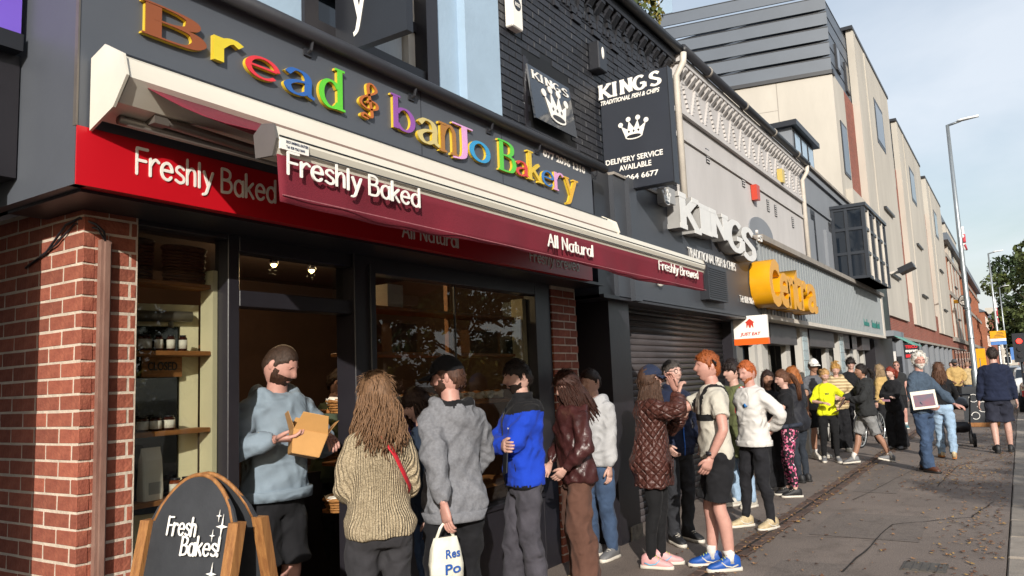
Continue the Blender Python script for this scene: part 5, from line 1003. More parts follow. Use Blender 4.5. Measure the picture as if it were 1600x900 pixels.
# ------------------------------------------------------------------ people
TMP = bpy.data.scenes.new('workbench')
def remesh(mb, vox, smooth=4):
    o = bpy.data.objects.new('tmp', mb.mesh('tmp')); TMP.collection.objects.link(o); m = o.modifiers.new('r', 'REMESH'); m.mode = 'VOXEL'; m.voxel_size = vox
    s = o.modifiers.new('s', 'SMOOTH'); s.factor = .5; s.iterations = smooth
    with bpy.context.temp_override(scene=TMP, view_layer=TMP.view_layers[0]): TDG = bpy.context.evaluated_depsgraph_get()
    me = bpy.data.meshes.new_from_object(o.evaluated_get(TDG), depsgraph=TDG); old = o.data; bpy.data.objects.remove(o); bpy.data.meshes.remove(old); return me
def verts(me): a = np.empty(len(me.vertices)*3, np.float32); me.vertices.foreach_get('co', a); return a.reshape(-1, 3).astype(float)
def setv(me, a): me.vertices.foreach_set('co', a.astype(np.float32).ravel()); me.update()
def wrinkle(me, amp, seed, freq=1., vertical=False):
    """soft cloth folds: ridged sums of sines pushed along the normals"""
    a = verts(me); n = np.empty(len(a)*3, np.float32); me.vertex_normals.foreach_get('vector', n); n = n.reshape(-1, 3); r = np.random.default_rng(seed); d = np.zeros(len(a))
    for i in range(9):
        k = r.normal(size=3)*np.array([1, 1, .35 if vertical else 1.1]); k *= (14+9*i)*freq/np.linalg.norm(k)*r.uniform(.7, 1.2); w = r.normal(size=3)*6
        d += (1-2*np.abs(np.sin((a@k)*.5+np.sin(a@w)*1.1+r.uniform(0, 6))))/(1+.25*i)
    setv(me, a+n*((d*.4+.45)*amp)[:, None])
def ss(x, a, b): t = np.clip((x-a)/(b-a), 0, 1); return t*t*(3-2*t)
NU, NV = 44, 34
_u = np.linspace(0, 2*np.pi, NU, endpoint=False); _v = np.linspace(0.0, np.pi, NV)
_D = np.stack([np.outer(np.sin(_v), np.sin(_u)), np.outer(np.sin(_v), np.cos(_u)), np.outer(np.cos(_v), np.ones(NU))], 2).reshape(-1, 3)
_HF = [(i*NU+j, i*NU+(j+1) % NU, (i+1)*NU+(j+1) % NU, (i+1)*NU+j) for i in range(NV-1) for j in range(NU)]
def head_shape(D, female=False):
    x, y, z = D[:, 0]*.079, D[:, 1]*.100, D[:, 2]*.121; dz = D[:, 2]; dy = D[:, 1]
    low = ss(-dz, .05, .95); x = x*(1-(.34 if female else .25)*low*(.4+.6*(dy > -.2))); back = (dy < 0); y = np.where(back, y*(1-.42*ss(-dz, .25, .95)), y*(1-.05*np.abs(dz)))
    y = y+.012*ss(-dz, .5, 1)*(dy > 0)*0; f = (dy > .1)*ss(dy, .1, .4); g = lambda a, s: np.exp(-(a/s)**2); ax = np.abs(x)
    y += f*(.025*g(x, .0115)*np.where(z > -.016, g(z+.016, .036), g(z+.016, .0085))+.004*g(ax-.030, .024)*g(z-.037, .009)-.011*g(ax-.031, .017)*g(z-.018, .012)+.007*g(x, .024)*g(z+.053, .011)-.004*g(x, .02)*g(z+.069, .006)+.012*g(x, .024)*g(z+.097, .02)+.005*g(ax-.042, .02)*g(z+.012, .02))
    return np.stack([x, y, z], 1)
def scalp_mask(P, D, line=.062, sides=-.012, back=-.07, temple=.045):
    """1 where hair grows"""
    az = np.degrees(np.abs(np.arctan2(D[:, 0], D[:, 1]))); lim = np.interp(az, [0, 28, 44, 56, 72, 84, 98, 116, 134, 180], [line, line-.004, line-.014, temple, temple-.008, sides, .022 if sides > -.03 else sides, -.02 if sides > -.03 else sides, back, back])
    jag = .006*np.sin(D[:, 0]*57+D[:, 2]*31)+.005*np.sin(D[:, 1]*71-D[:, 2]*23); z = P[:, 2]+jag; return ss(z, lim-.012, lim+.014)
def pmesh(P, F, name='m'):
    me = bpy.data.meshes.new(name); me.from_pydata(P.tolist(), [], F); me.polygons.foreach_set('use_smooth', [True]*len(me.polygons)); return me
def rot_zx(yaw, pitch, roll=0.): return Matrix.Rotation(yaw, 3, 'Z') @ Matrix.Rotation(pitch, 3, 'X') @ Matrix.Rotation(roll, 3, 'Y')
def ik(a, b, l1, l2, pole):
    a, b = Vector(a), Vector(b); d = b-a; L = min(d.length, (l1+l2)*.999); dn = d.normalized(); b = a+dn*L; c = (l1*l1-l2*l2+L*L)/(2*L); h = math.sqrt(max(0, l1*l1-c*c)); p = Vector(pole); p = (p-dn*p.dot(dn)); p = p.normalized() if p.length > 1e-6 else dn.orthogonal().normalized(); return a+dn*c+p*h, b
def hand(mb, w, d, pn, side, curl=.5, s=1., mi=0):
    """palm, four unequal fingers and a thumb; d = direction of the hand, pn = out of the palm, side = thumb side vector"""
    d, pn = Vector(d).normalized(), Vector(pn); pn = (pn-d*pn.dot(d)).normalized(); t = Vector(side); t = (t-d*t.dot(d)-pn*t.dot(pn)); t = t.normalized() if t.length > 1e-4 else d.cross(pn); w = Vector(w)
    mb.rings([(w-d*.015*s, t*.024*s, pn*.018*s), (w+d*.02*s, t*.033*s, pn*.017*s), (w+d*.06*s, t*.042*s, pn*.016*s), (w+d*.092*s, t*.041*s, pn*.013*s)], 12, True, mi, 2.6)
    for k, ln in enumerate((.074, .082, .076, .058)):
        b = w+d*.088*s+t*(.031-.0205*k)*s; a = 0.; q = [b-d*.015*s]; p = b
        for seg, fr in enumerate((.45, .32, .23)): a += curl*(.55+.35*seg); v = d*math.cos(a)+pn*math.sin(a); q.append(p.copy()) if seg == 0 else None; p = p+v*ln*fr*s; q.append(p.copy())
        mb.tube(q, [.0095*s, .0098*s, .0092*s, .0083*s, .006*s][:len(q)], 7, True, mi)
    b = w+d*.022*s+t*.026*s; v = (d*.72+t*.62+pn*.30).normalized(); v2 = (d*.9+t*.15+pn*.38*(.4+curl)).normalized(); mb.tube([b-v*.01*s, b+v*.022*s, b+v*.034*s+v2*.022*s, b+v*.034*s+v2*.05*s], [.013*s, .0125*s, .011*s, .007*s], 8, True, mi)
SK = {'fair': 'bd9688', 'pale': 'c9a79a', 'tan': '9a735f', 'ruddy': 'b98b7e'}
def skin(k): return mat('skin_'+k, SK[k], .5, .10, 18, .12, 120, spec=.4)
M_lip = mat('lips', 'a85a50', .45); M_eye = mat('eye_white', 'd8d2cc', .25, 0, 1, 0); M_iris = mat('eye_dark', '2a1d16', .2, 0, 1, 0)
def hairmat(c): return mat('hair_'+c, c, .5, .45, 40, .6, 90, stretch=(3, 3, .5), spec=.35)
def cloth(name, c, rough=.85, var=.12, vs=9, bump=.25, bs=320, **k): return mat('cloth_'+name, c, rough, var, vs, bump, bs, sheen=.03, fold=.55, spec=.2, **k)
def lower_rings(z_ratio): pass
def add_tube_limb(mb, pts, rad, n=14, mi=0):
    P = [Vector((*p, )) for p in pts]; Q = []; R = []
    for i in range(len(P)-1):
        for k in range(4): t = k/4; Q.append(P[i].lerp(P[i+1], t)); R.append(rad[i]+(rad[i+1]-rad[i])*(t*t*(3-2*t)))
    mb.tube(Q+[P[-1]], R+[rad[-1]], n, True, mi)
def person(label, pos, h, face, sex='m', head=(0, 0), aL=None, aR=None, legs=None, lean=0., top=None, bot=None, shoes=None, hair=None, sk='fair', beard=None, cap=None, glasses=None, det=1, curl=.45, bulk=1., group='people queueing outside the bakery', brow=True, z0=0., gap=0., socks=None, wristdir=(None, None), headoff=0.):
    """one person: root empty, a continuous body mesh, clothing, hair and shoes as children. Local frame: +y forward, +x the person's right, 1.75 m tall"""
    S = h/1.75; root = empty('person', label, 'person', (pos[0], pos[1], z0), math.radians(face-90), group, S); seed = abs(hash(label)) % 9999 if False else sum(ord(c)*(i+1) for i, c in enumerate(label)) % 9973; F_ = sex == 'f'
    vox = {1: .0135, 2: .018, 3: .026}[det]; hw = 1.0
    shx = (.134 if F_ else .156)*bulk; hipx = .092
    Rm = Matrix.Rotation(-lean, 3, 'X'); piv = Vector((0, 0, .95))
    def ub(p): return piv+Rm @ (Vector(p)-piv)
    # torso profile (z, rx, ry, cy)
    T = [(.80, .135, .10, -.01), (.86, .165, .122, -.012), (.93, .172, .125, -.012), (1.02, .152, .112, 0), (1.11, .126, .098, .005), (1.22, .134, .106, .01), (1.31, .142, .116, .012), (1.38, .142, .100, 0), (1.43, .120, .082, -.008), (1.465, .098, .070, -.012), (1.50, .060, .056, -.012)] if F_ else \
        [(.80, .135, .10, -.005), (.86, .160, .115, -.005), (.93, .166, .118, 0), (1.02, .148, .110, .002), (1.11, .144, .108, .005), (1.22, .152, .114, .008), (1.32, .163, .118, .005), (1.40, .160, .104, -.005), (1.44, .138, .087, -.012), (1.475, .110, .074, -.014), (1.51, .066, .060, -.012)]
    def tring(off, z0_, z1_, flare=0., ease=0.):
        R = []
        zs = sorted(set([z0_, z1_]+[t[0] for t in T if z0_ < t[0] < z1_]))
        for z in zs:
            a = [np.interp(z, [t[0] for t in T], [t[i] for t in T]) for i in (1, 2, 3)]; e = off+flare*max(0, (1.2-z)/.4)
            m_ = max(a[0]*bulk, ease*(1 if z < 1.38 else 0)); c = ub((0, a[2], z)) if z > .95 else Vector((0, a[2], z)); q = Rm if z > .95 else Matrix.Identity(3)
            R.append((c, q @ Vector((m_+e, 0, 0)), q @ Vector((0, a[1]*(.5+.5*bulk)+e, 0))))
        return R
    J = {}
    for s, spec, nm in ((-1, aL, 'L'), (1, aR, 'R')):
        sh = ub((s*shx, -.005, 1.39)); spec = spec or ((s*.205, .05, .84), (s*.3, -1, 0)); w, pole = spec[0], spec[1]
        e, w = ik(sh, w, .285, .255, pole); J['s'+nm], J['e'+nm], J['w'+nm] = sh, e, w
    legs = legs or ((-.10, -.02, 0, 0), (.10, .02, 0, 0))
    for s, spec, nm in ((-1, legs[0], 'L'), (1, legs[1], 'R')):
        ax_, ay, lift, pit = spec[:4]; an = Vector((ax_, ay-.03, .085+lift)); hp = Vector((s*hipx, 0, .90)); k, an = ik(hp, an, .415, .405, (s*.12+(spec[4] if len(spec) > 4 else 0), 1, 0)); J['h'+nm], J['k'+nm], J['a'+nm] = hp, k, an
    arm_r = (.050, .050, .047, .040, .041, .036, .026) if not F_ else (.045, .042, .039, .034, .034, .030, .023); arm_r = [r*(.4+.6*bulk) for r in arm_r]
    leg_r = (.088, .082, .074, .056, .058, .052, .038) if not F_ else (.092, .086, .074, .054, .056, .049, .035)
    def armpts(nm, upto=1.0):
        s, e, w = J['s'+nm], J['e'+nm], J['w'+nm]; P = [s, s.lerp(e, .33), s.lerp(e, .66), e, e.lerp(w, .3), e.lerp(w, .65), w]; return P
    def legpts(nm):
        a, k, b = J['h'+nm], J['k'+nm], J['a'+nm]; bk = Vector((0, -.018, 0)); return [a, a.lerp(k, .33), a.lerp(k, .7), k, k.lerp(b, .28)+bk, k.lerp(b, .55)+bk*.8, b]
    # ---- body (a little slimmer where cloth covers it)
    fullarm, fullleg = list(arm_r), list(leg_r); sl_ = top.get('sleeve', 1.) if top else 0; en_ = bot.get('end', 1.) if bot else 0
    barm = [r*(.72 if f < (1.0 if sl_ >= 1 else sl_*.5-.05) else 1) for r, f in zip(arm_r, (0, .165, .33, .5, .65, .82, 1.01))]; bleg = [r*(.72 if f < (1.0 if en_ >= .9 else en_-.06) else 1) for r, f in zip(leg_r, (0, .165, .35, .5, .64, .775, 1.01))]; bt = -.022 if top else 0
    bm = MB(); bm.rings(tring(bt, .80, 1.44), 22, True, 0, 2.3); nb0 = ub((0, -.012, 1.44)); hc = ub((0, .022+headoff, 1.632)); bm.tube([nb0-Vector((0, 0, .03)), ub((0, .0, 1.52)), hc+Vector((0, -.012, -.06))], [.064*(.93 if F_ else 1.05), .054*(.9 if F_ else 1.08), .054*(.9 if F_ else 1.06)], 14)
    for nm in 'LR':
        add_tube_limb(bm, armpts(nm), barm); add_tube_limb(bm, legpts(nm), bleg); a = J['a'+nm]; bm.tube([a+Vector((0, 0, .03)), a+Vector((0, .0, -.03)), a+Vector((0, .08, -.055))], [.04, .04, .03], 10)
    me = remesh(bm, max(vox, .015), 3)
    # head, hands and face details joined to the same mesh
    ex = MB(); Rh = rot_zx(math.radians(head[0]), math.radians(-lean*0-head[1])); Rh = rot_zx(math.radians(head[0]), math.radians(head[1])); HP = head_shape(_D, F_); toW = lambda P: [tuple(hc+Rh @ Vector(p)) for p in P]
    ex.add(toW(HP), _HF, 0)
    for s in (-1, 1):
        ex.ball(hc+Rh @ Vector((s*.076, -.012, .002)), (.009, .020, .031), 10, 8, 0, Rh @ Matrix.Rotation(s*.35, 3, 'Z')); ex.ball(hc+Rh @ Vector((s*.031, .0668, .0175)), .0120, 10, 8, 2); ex.ball(hc+Rh @ Vector((s*.031, .0735, .0165)), (.0064, .0060, .0064), 8, 6, 3)
        ex.tube([hc+Rh @ Vector((s*q, .0905-.9*q*q*4, z)) for q, z in ((.014, .034), (.03, .040), (.047, .034))], [.003, .0042, .002], 5, True, 4); ex.tube([hc+Rh @ Vector((s*q, .0855-q*q*3.2, z)) for q, z in ((.018, .0255), (.031, .0295), (.045, .024))], .0022, 5, True, 0)
    ex.rings([(hc+Rh @ Vector((x_, .0925-abs(x_)**2*9, -.0525)), Rh @ Vector((0, .005*k, 0)), Rh @ Vector((0, 0, .0075*k))) for x_, k in ((-.024, .2), (-.012, .9), (0, .85), (.012, .9), (.024, .2))], 8, True, 1)
    for s, nm, wd in ((-1, 'L', wristdir[0]), (1, 'R', wristdir[1])):
        w, e = J['w'+nm], J['e'+nm]; d = (w-e).normalized(); pn = Vector((-s, 0.15, 0)); th = Vector((0, 1, 0))
        if wd: d, pn, th = Vector(wd[0]), Vector(wd[1]), Vector(wd[2])
        elif abs(d.z) < .6: pn = Vector((-s*.3, 0, -1)) ; th = Vector((-s, .2, .3))
        hand(ex, w, d, pn, th, curl, .93 if F_ else 1.02)
    a = verts(me); n0 = len(a); F0 = [tuple(p.vertices) for p in me.polygons]; bpy.data.meshes.remove(me); full = MB(); full.v = [tuple(q) for q in a]; full.f = F0; full.m = [0]*len(F0); full.add(ex.v, [tuple(f) for f in ex.f]); full.m = [0]*len(F0)+ex.m
    hm = hairmat(hair[1]) if hair else skin(sk); bo = full.build('body', [skin(sk), M_lip, M_eye, M_iris, hm], root, True)
    # ---- top
    if top:
        k = top; off = k.get('off', .018); tm = MB(); sleeve = k.get('sleeve', 1.0); hem = k.get('hem', .86)
        tm.rings(tring(off, hem, 1.47, k.get('flare', 0.), k.get('ease', 0.)), 26, True, 0, 2.4)
        if k.get('neck', 1): tm.tube([ub((0, -.012, 1.43)), ub((0, -.006, 1.475)), ub((0, -.002, 1.49+k.get('collar', 0)))], [.095, .076, .068+.012*bool(k.get('collar'))], 16)
        for nm in 'LR':
            P = armpts(nm); so = k.get('soff', off)
            if sleeve >= 1: R_ = [r+so*(1.15 if i else .9) for i, r in enumerate(arm_r)]; R_[-1] = arm_r[-1]+max(.009, so*.5); add_tube_limb(tm, P[:-1]+[P[-2].lerp(P[-1], .96)], R_)
            else: q = [P[0], P[0].lerp(P[3], .3), P[0].lerp(P[3], sleeve)] if sleeve <= .7 else [P[0], P[1], P[2], P[3], P[3].lerp(P[6], sleeve-.7)]; add_tube_limb(tm, q, [arm_r[min(i, 6)]+so+(.006*i if sleeve < .7 else 0) for i in range(len(q))])
            tm.ball(J['s'+nm]+Vector((0, 0, -.005)), arm_r[0]+so*.75, 12, 8)
        if k.get('hood'):
            tm.tube([ub(p) for p in ((-.085, .075, 1.46), (-.115, .0, 1.49), (-.085, -.085, 1.475), (0, -.125, 1.45), (.085, -.085, 1.475), (.115, .0, 1.49), (.085, .075, 1.46))], [.024, .036, .045, .05, .045, .036, .024], 12); tm.ball(ub((0, -.115, 1.40)), (.10, .045, .10), 14, 10)
        tme = remesh(tm, vox, 5); wrinkle(tme, k.get('wr', .013), seed, 1., False); tme.polygons.foreach_set('use_smooth', [True]*len(tme.polygons)); tme.materials.append(k['m'])
        if k.get('zones'):
            cen = np.empty(len(tme.polygons)*3, np.float32); tme.polygons.foreach_get('center', cen); cen = cen.reshape(-1, 3); mi_ = np.zeros(len(cen), np.int32)
            for zi, (fn, zm) in enumerate(k['zones']): tme.materials.append(zm); mi_[fn(cen[:, 0], cen[:, 1], cen[:, 2])] = zi+1
            tme.polygons.foreach_set('material_index', mi_)
        to = link(k.get('name', 'top'), tme, root)
        if k.get('band'):   # ribbed hem
            R_ = tring(off+.018, hem-.012, hem+.045, k.get('flare', 0.), k.get('ease', 0.)); b = MB(); b.rings(R_, 26, True, 0, 2.4); b.build('hem_band', k.get('bandm', k['m']), to, True)
        if k.get('zip'):
            z_ = MB(); q = [ub((k.get('zipx', 0.), np.interp(z, [t[0] for t in T], [t[2]+t[3]*1. for t in T])*(.5+.5*bulk)+off+.011, z)) for z in np.linspace(hem, 1.42, 12)]; z_.tube(q, .006, 6); z_.build('zip', mat('zip_'+k['zip'], k['zip'], .4), to, True)
    # ---- trousers
    if bot:
        k = bot; off = k.get('off', .010); tm = MB(); wz = k.get('waist', 1.0) if not top else min(k.get('waist', 1.0), top.get('hem', .86)+.06); tm.rings(tring(min(off, .012), .80, max(wz, .88)), 24, True, 0, 2.3); end = k.get('end', 1.0); wide = k.get('wide', None)
        for nm in 'LR':
            P = legpts(nm); fr = [0, .165, .35, .5, .64, .775, 1.0]; R_ = [r+off for r in leg_r]; R_[0] = leg_r[0]*.86
            if wide: R_ = R_[:1]+[max(r, wide[0]+(wide[1]-wide[0])*t) for r, t in list(zip(R_, fr))[1:]]
            if end < 1: n_ = sum(1 for t in fr if t < end); t = (end-fr[n_-1])/(fr[n_]-fr[n_-1]); P = P[:n_]+[P[n_-1].lerp(P[n_], t)]; R_ = R_[:n_]+[R_[n_-1]+(R_[n_]-R_[n_-1])*t+k.get('flare', 0.)]
            else: P = P[:-1]+[P[-1]+Vector((0, 0, k.get('cuff', -.02)))]; R_[-1] = max(R_[-1], .045)
            add_tube_limb(tm, P, R_, 16)
        tme = remesh(tm, vox, 5); wrinkle(tme, k.get('wr', .012), seed+5, .9, False); tme.polygons.foreach_set('use_smooth', [True]*len(tme.polygons)); tme.materials.append(k['m']); link(k.get('name', 'trousers'), tme, root)
    # ---- shoes
    if shoes:
        for s, nm, spec in ((-1, 'L', legs[0]), (1, 'R', legs[1])):
            a = J['a'+nm]; pit = math.radians(spec[3]); yaw = math.radians(-s*8+(spec[5] if len(spec) > 5 else 0)); M = Matrix.Rotation(yaw, 3, 'Z') @ Matrix.Rotation(-pit, 3, 'X'); W = lambda p: a+M @ Vector(p)
            b = MB(); b.rings([(W((0, y, zc)), M @ Vector((w_, 0, 0)), M @ Vector((0, 0, h_))) for y, zc, w_, h_ in ((-.085, -.045, .012, .012), (-.075, -.02, .034, .05), (-.03, -.005, .040, .062), (.02, -.012, .042, .056), (.07, -.028, .045, .040), (.12, -.038, .047, .030), (.165, -.044, .040, .022), (.19, -.05, .018, .012))], 14, True, 0, 2.4)
            so_ = b.build('shoe', shoes[0], root, True); c = MB(); c.rings([(W((0, y, -.068)), M @ Vector((w_, 0, 0)), M @ Vector((0, 0, .0165))) for y, w_ in ((-.095, .02), (-.085, .037), (-.03, .041), (.04, .042), (.11, .050), (.16, .045), (.19, .028), (.2, .012))], 14, True, 0, 4); c.build('sole', shoes[1], so_, True)
            if det <= 2:
                l_ = MB()
                for q in range(4): l_.tube([W((x_, .025+q*.022, .042-q*.013-abs(x_)*.28)) for x_ in (-.026, 0, .026)], .0035, 5)
                l_.build('laces', shoes[2] if len(shoes) > 2 else shoes[1], so_, True)
            if len(shoes) > 3:
                for sd in (-1, 1): MB().tube([W((sd*x_, y_, z_)) for x_, y_, z_ in ((.040, -.05, -.03), (.045, .0, -.045), (.045, .05, -.035), (.036, .085, -.005))], .006, 6).build('side_mark', shoes[3], so_, True)
            if socks is not None: b = MB(); b.tube([a+Vector((0, 0, -.02)), a+Vector((0, 0, .05)), a.lerp(J['k'+nm], .22)], [.044, .042, .046], 12); b.build('sock', socks, root, True)
    # ---- hair
    if hair:
        st, cm = hair[0], hairmat(hair[1]); t = {'short': .012, 'buzz': .005, 'mop': .026, 'long': .018, 'pony': .010, 'bun': .012, 'curly': .024, 'fringe': .015, 'bald': .004}.get(st, .012); o_ = hair[2] if len(hair) > 2 else {}
        line = o_.get('line', {'mop': .045, 'fringe': .030, 'buzz': .072, 'bald': .2, 'long': .068, 'curly': .06}.get(st, .066)); mask = scalp_mask(HP, _D, line, o_.get('sides', -.02 if st in ('short', 'buzz', 'mop', 'bald') else -.045), o_.get('back', -.068 if st in ('short', 'buzz', 'mop', 'bald') else -.09), .04)
        if st == 'bald': mask *= (HP[:, 2] < .055)*1.
        r = np.random.default_rng(seed); nzv = np.zeros(len(_D))
        for i in range(7): kk = r.normal(size=3)*(9+6*i); nzv += np.sin(_D@kk+r.uniform(0, 6))/(1+.4*i)
        amp = {'mop': .010, 'curly': .013, 'short': .004, 'buzz': .0015, 'bun': .005}.get(st, .003); th_ = (t*(1+.35*np.clip(_D[:, 2], 0, 1))+amp*nzv*.6); rad = np.linalg.norm(HP, axis=1); Pn = HP/rad[:, None]; Q_ = HP+Pn*(np.where(mask > .02, th_*mask-.004*(1-mask), -.007))[:, None]
        ho = link('hair', pmesh(np.array(toW(Q_)), _HF, 'hair'), root); ho.data.materials.append(cm); sm = MB(); rr = random.Random(seed)
        def strand(a0, z_start, L, wave, rad0=.006, spread=.0, out_=.012, n=9, fwd=0.):
            """lock of hair from the scalp at azimuth a0 (0 = face) hanging down by L"""
            d = Vector((math.sin(a0), math.cos(a0), 0)); p0 = Vector((d.x*.078, d.y*.092, z_start)); ph = rr.uniform(0, 6.3); pts = []
            for i in range(n):
                t_ = i/(n-1); zz = z_start-L*t_; ro = 1+out_/.08*min(1, t_*2.2)+spread*t_; p = Vector((d.x*.078*ro, d.y*(.094 if d.y > 0 else .088)*ro, zz)); w_ = wave*min(1, t_*2)
                p += Vector((math.cos(a0), -math.sin(a0), 0))*(w_*math.sin(ph+t_*L*34))+d*(w_*math.cos(ph+t_*L*34)); p.y += fwd*t_; pts.append(hc+(Rh @ p if t_ < .35 else Rh @ p))
            sm.tube(pts, [rad0*(.6+.6*math.sin(math.pi*min(1, .15+i/(n-1)*.8))) for i in range(n)], 4, True)
        if st in ('long', 'fringe'):
            L = o_.get('len', .30); N_ = {1: 430, 2: 150, 3: 50}[det]; lo_ = o_.get('face', .95)
            for i in range(N_): a0 = rr.uniform(lo_, 2*math.pi-lo_); strand(a0, rr.uniform(-.03, .02 if cap else .075), L*rr.uniform(.75, 1.1)+.05, o_.get('wave', .004), {1: .0042, 2: .0065, 3: .012}[det]*o_.get('thick', 1), o_.get('spread', .25)*rr.uniform(.3, 1.2), rr.uniform(.004, .022))
        if st in ('short', 'pony', 'long', 'fringe') and det <= 2:
            for i in range({1: 420, 2: 180}[det]):
                q = rr.randrange(len(_D))
                if mask[q] < .5 or (cap and HP[q, 2] > .02): continue
                p = Vector(Q_[q]); nn = Vector(Pn[q]); dn = Vector((0, -1, .2)) if st == 'pony' else Vector((p.x*4, -.3 if p.z > .06 else 0, -1)); tt = (dn-nn*dn.dot(nn)).normalized()+Vector((rr.gauss(0, .25), rr.gauss(0, .25), rr.gauss(0, .15))); l_ = .022 if st == 'short' else .045
                sm.tube([hc+Rh @ (p-nn*.003), hc+Rh @ (p+tt*l_*.5+nn*.0035), hc+Rh @ (p+tt*l_-nn*.002)], [.0026, .0026, .0006], 3)
        if st == 'mop' or st == 'curly' or st == 'bun':
            N_ = {1: 340, 2: 160, 3: 40}[det]
            for i in range(N_):
                q = rr.randrange(len(_D)); 
                if mask[q] < .6 or (cap and HP[q, 2] > .02): continue
                p = Vector(Q_[q]); nn = Vector(Pn[q]); tt = nn.cross(Vector((rr.uniform(-1, 1), rr.uniform(-1, 1), rr.uniform(-1, 1)))).normalized(); c = .016 if st != 'mop' else .022
                sm.tube([hc+Rh @ (p+tt*(c*math.cos(k*.9)-c)+nn*(c*.8*math.sin(k*.9)+.002)-Vector((0, 0, .003*k))) for k in range(5)], [.002, .0036, .0036, .003, .001], 4)
        if st == 'bun':
            for i in range({1: 50, 2: 34, 3: 16}[det]): c = Vector((rr.gauss(0, .025), -.045+rr.gauss(0, .02), .128+rr.gauss(0, .022))); ax = Vector((rr.uniform(-1, 1), rr.uniform(-1, 1), rr.uniform(-1, 1))).normalized(); u = ax.orthogonal(); v = ax.cross(u); sm.tube([hc+Rh @ (c+u*(.014*math.cos(k))+v*(.014*math.sin(k))) for k in range(6)], .006, 5)
        if st == 'pony':
            L = o_.get('len', .3); y0 = Vector((0, -.10, .045+o_.get('up', 0))); 
            for i in range({1: 120, 2: 90, 3: 18}[det]): a_ = rr.uniform(0, 6.3); rd = .03*math.sqrt(rr.random()); ph = rr.uniform(0, 6); sm.tube([hc+Rh @ (y0+Vector((rd*math.cos(a_)*(.4+1.2*math.sin(math.pi*min(1, t_+.1))), -.03-.055*math.sin(math.pi*t_*.9)+rd*math.sin(a_), -L*t_*rr.uniform(.9, 1.05)+.02*math.sin(math.pi*t_))) +Rh @ Vector((.006*math.sin(ph+t_*16), .006*math.cos(ph+t_*14), 0))) for t_ in (0, .15, .35, .55, .75, 1)], [.003, .0045, .005, .005, .004, .001], 4)
            sm.ball(hc+Rh @ (y0+Vector((0, -.01, 0))), (.024, .022, .024), 10, 8)
        if sm.v: so_ = sm.build('hair_locks', cm, ho, True)
    if beard:
        x, y, z = HP.T; bmask = ss(-z, beard[1] if len(beard) > 1 else .022, .05)*ss(_D[:, 1], -.05, .15); bmask = np.maximum(bmask, .45*ss(-z, -.01, .01)*ss(np.abs(_D[:, 0]), .8, .93)*ss(_D[:, 1], .0, .12)); bmask *= np.clip(1+.25*np.sin(_D[:, 0]*60+_D[:, 2]*40), 0, 1); bmask *= 1-.97*np.exp(-(x/.022)**2-((z+.053)/.009)**2); bmask *= (z > -.14); r = np.random.default_rng(seed+1); nz_ = sum(np.sin(_D@(r.normal(size=3)*(20+9*i))+i) for i in range(5))
        rad = np.linalg.norm(HP, axis=1); Q_ = HP+(HP/rad[:, None])*(np.where(bmask > .03, (beard[2] if len(beard) > 2 else .006)*bmask+.0008*nz_*bmask-.004*(1-bmask), -.008))[:, None]; b_ = link('beard', pmesh(np.array(toW(Q_)), _HF, 'beard'), root); b_.data.materials.append(hairmat(beard[0]))
    if cap:
        cmt = cap[0]; x, y, z = HP.T; cl = .030+.010*_D[:, 1]; mk = ss(z, cl-.004, cl+.006); rad = np.linalg.norm(HP, axis=1); Q_ = HP+(HP/rad[:, None])*np.where(mk > .02, (.020+.004*_D[:, 1])*mk-.006*(1-mk), -.012)[:, None]; Q_[:, 2] += np.where(mk > .5, .006, 0); c_ = link('cap', pmesh(np.array(toW(Q_)), _HF, 'cap'), root); c_.data.materials.append(cmt); bb = MB(); vs = []
        for j in range(13):
            a0 = -1.15+2.3*j/12
            for q, (rr_, dz) in enumerate(((.0, 0), (.5, -.004), (1., -.016))): L = .088*math.cos(a0*.85)**.8; vs.append((math.sin(a0)*(.092+.4*rr_*L*.3), math.cos(a0)*.108+rr_*L, .040+dz-.018*math.sin(a0)**2*rr_))
        fs = [(j*3+q, j*3+q+1, (j+1)*3+q+1, (j+1)*3+q) for j in range(12) for q in range(2)]; br = MB().add(toW(vs), fs).build('brim', cap[1] if len(cap) > 1 else cmt, c_, True); md = br.modifiers.new('t', 'SOLIDIFY'); md.thickness = .005
        MB().ball(hc+Rh @ Vector((0, -.005, .150)), (.007, .007, .004), 8, 6).build('button', cmt, c_, True)
    if glasses:
        g_ = MB()
        for s in (-1, 1):
            if glasses == 'dark': g_.rings([(hc+Rh @ Vector((s*.033, .098+.002*k, .016)), Rh @ Vector((.024, -.0, 0)), Rh @ Vector((0, 0, .018))) for k in (0, 1)], 14)
            else: ring(g_, hc+Rh @ Vector((s*.033, .099, .015)), .021, .0022, Rh @ Vector((0, 1, 0)), 18, 5)
            g_.tube([hc+Rh @ Vector((s*.055, .097, .02)), hc+Rh @ Vector((s*.079, .04, .02)), hc+Rh @ Vector((s*.080, -.02, .018))], .0022, 5)
        g_.tube([hc+Rh @ Vector((-.012, .1, .018)), hc+Rh @ Vector((.012, .1, .018))], .002, 5); g_.build('glasses', M_dark_trim, root, True)
    root['_'] = 1; del root['_']
    return dict(root=root, J=J, ub=ub, hc=hc, Rh=Rh, T=T, S=S)
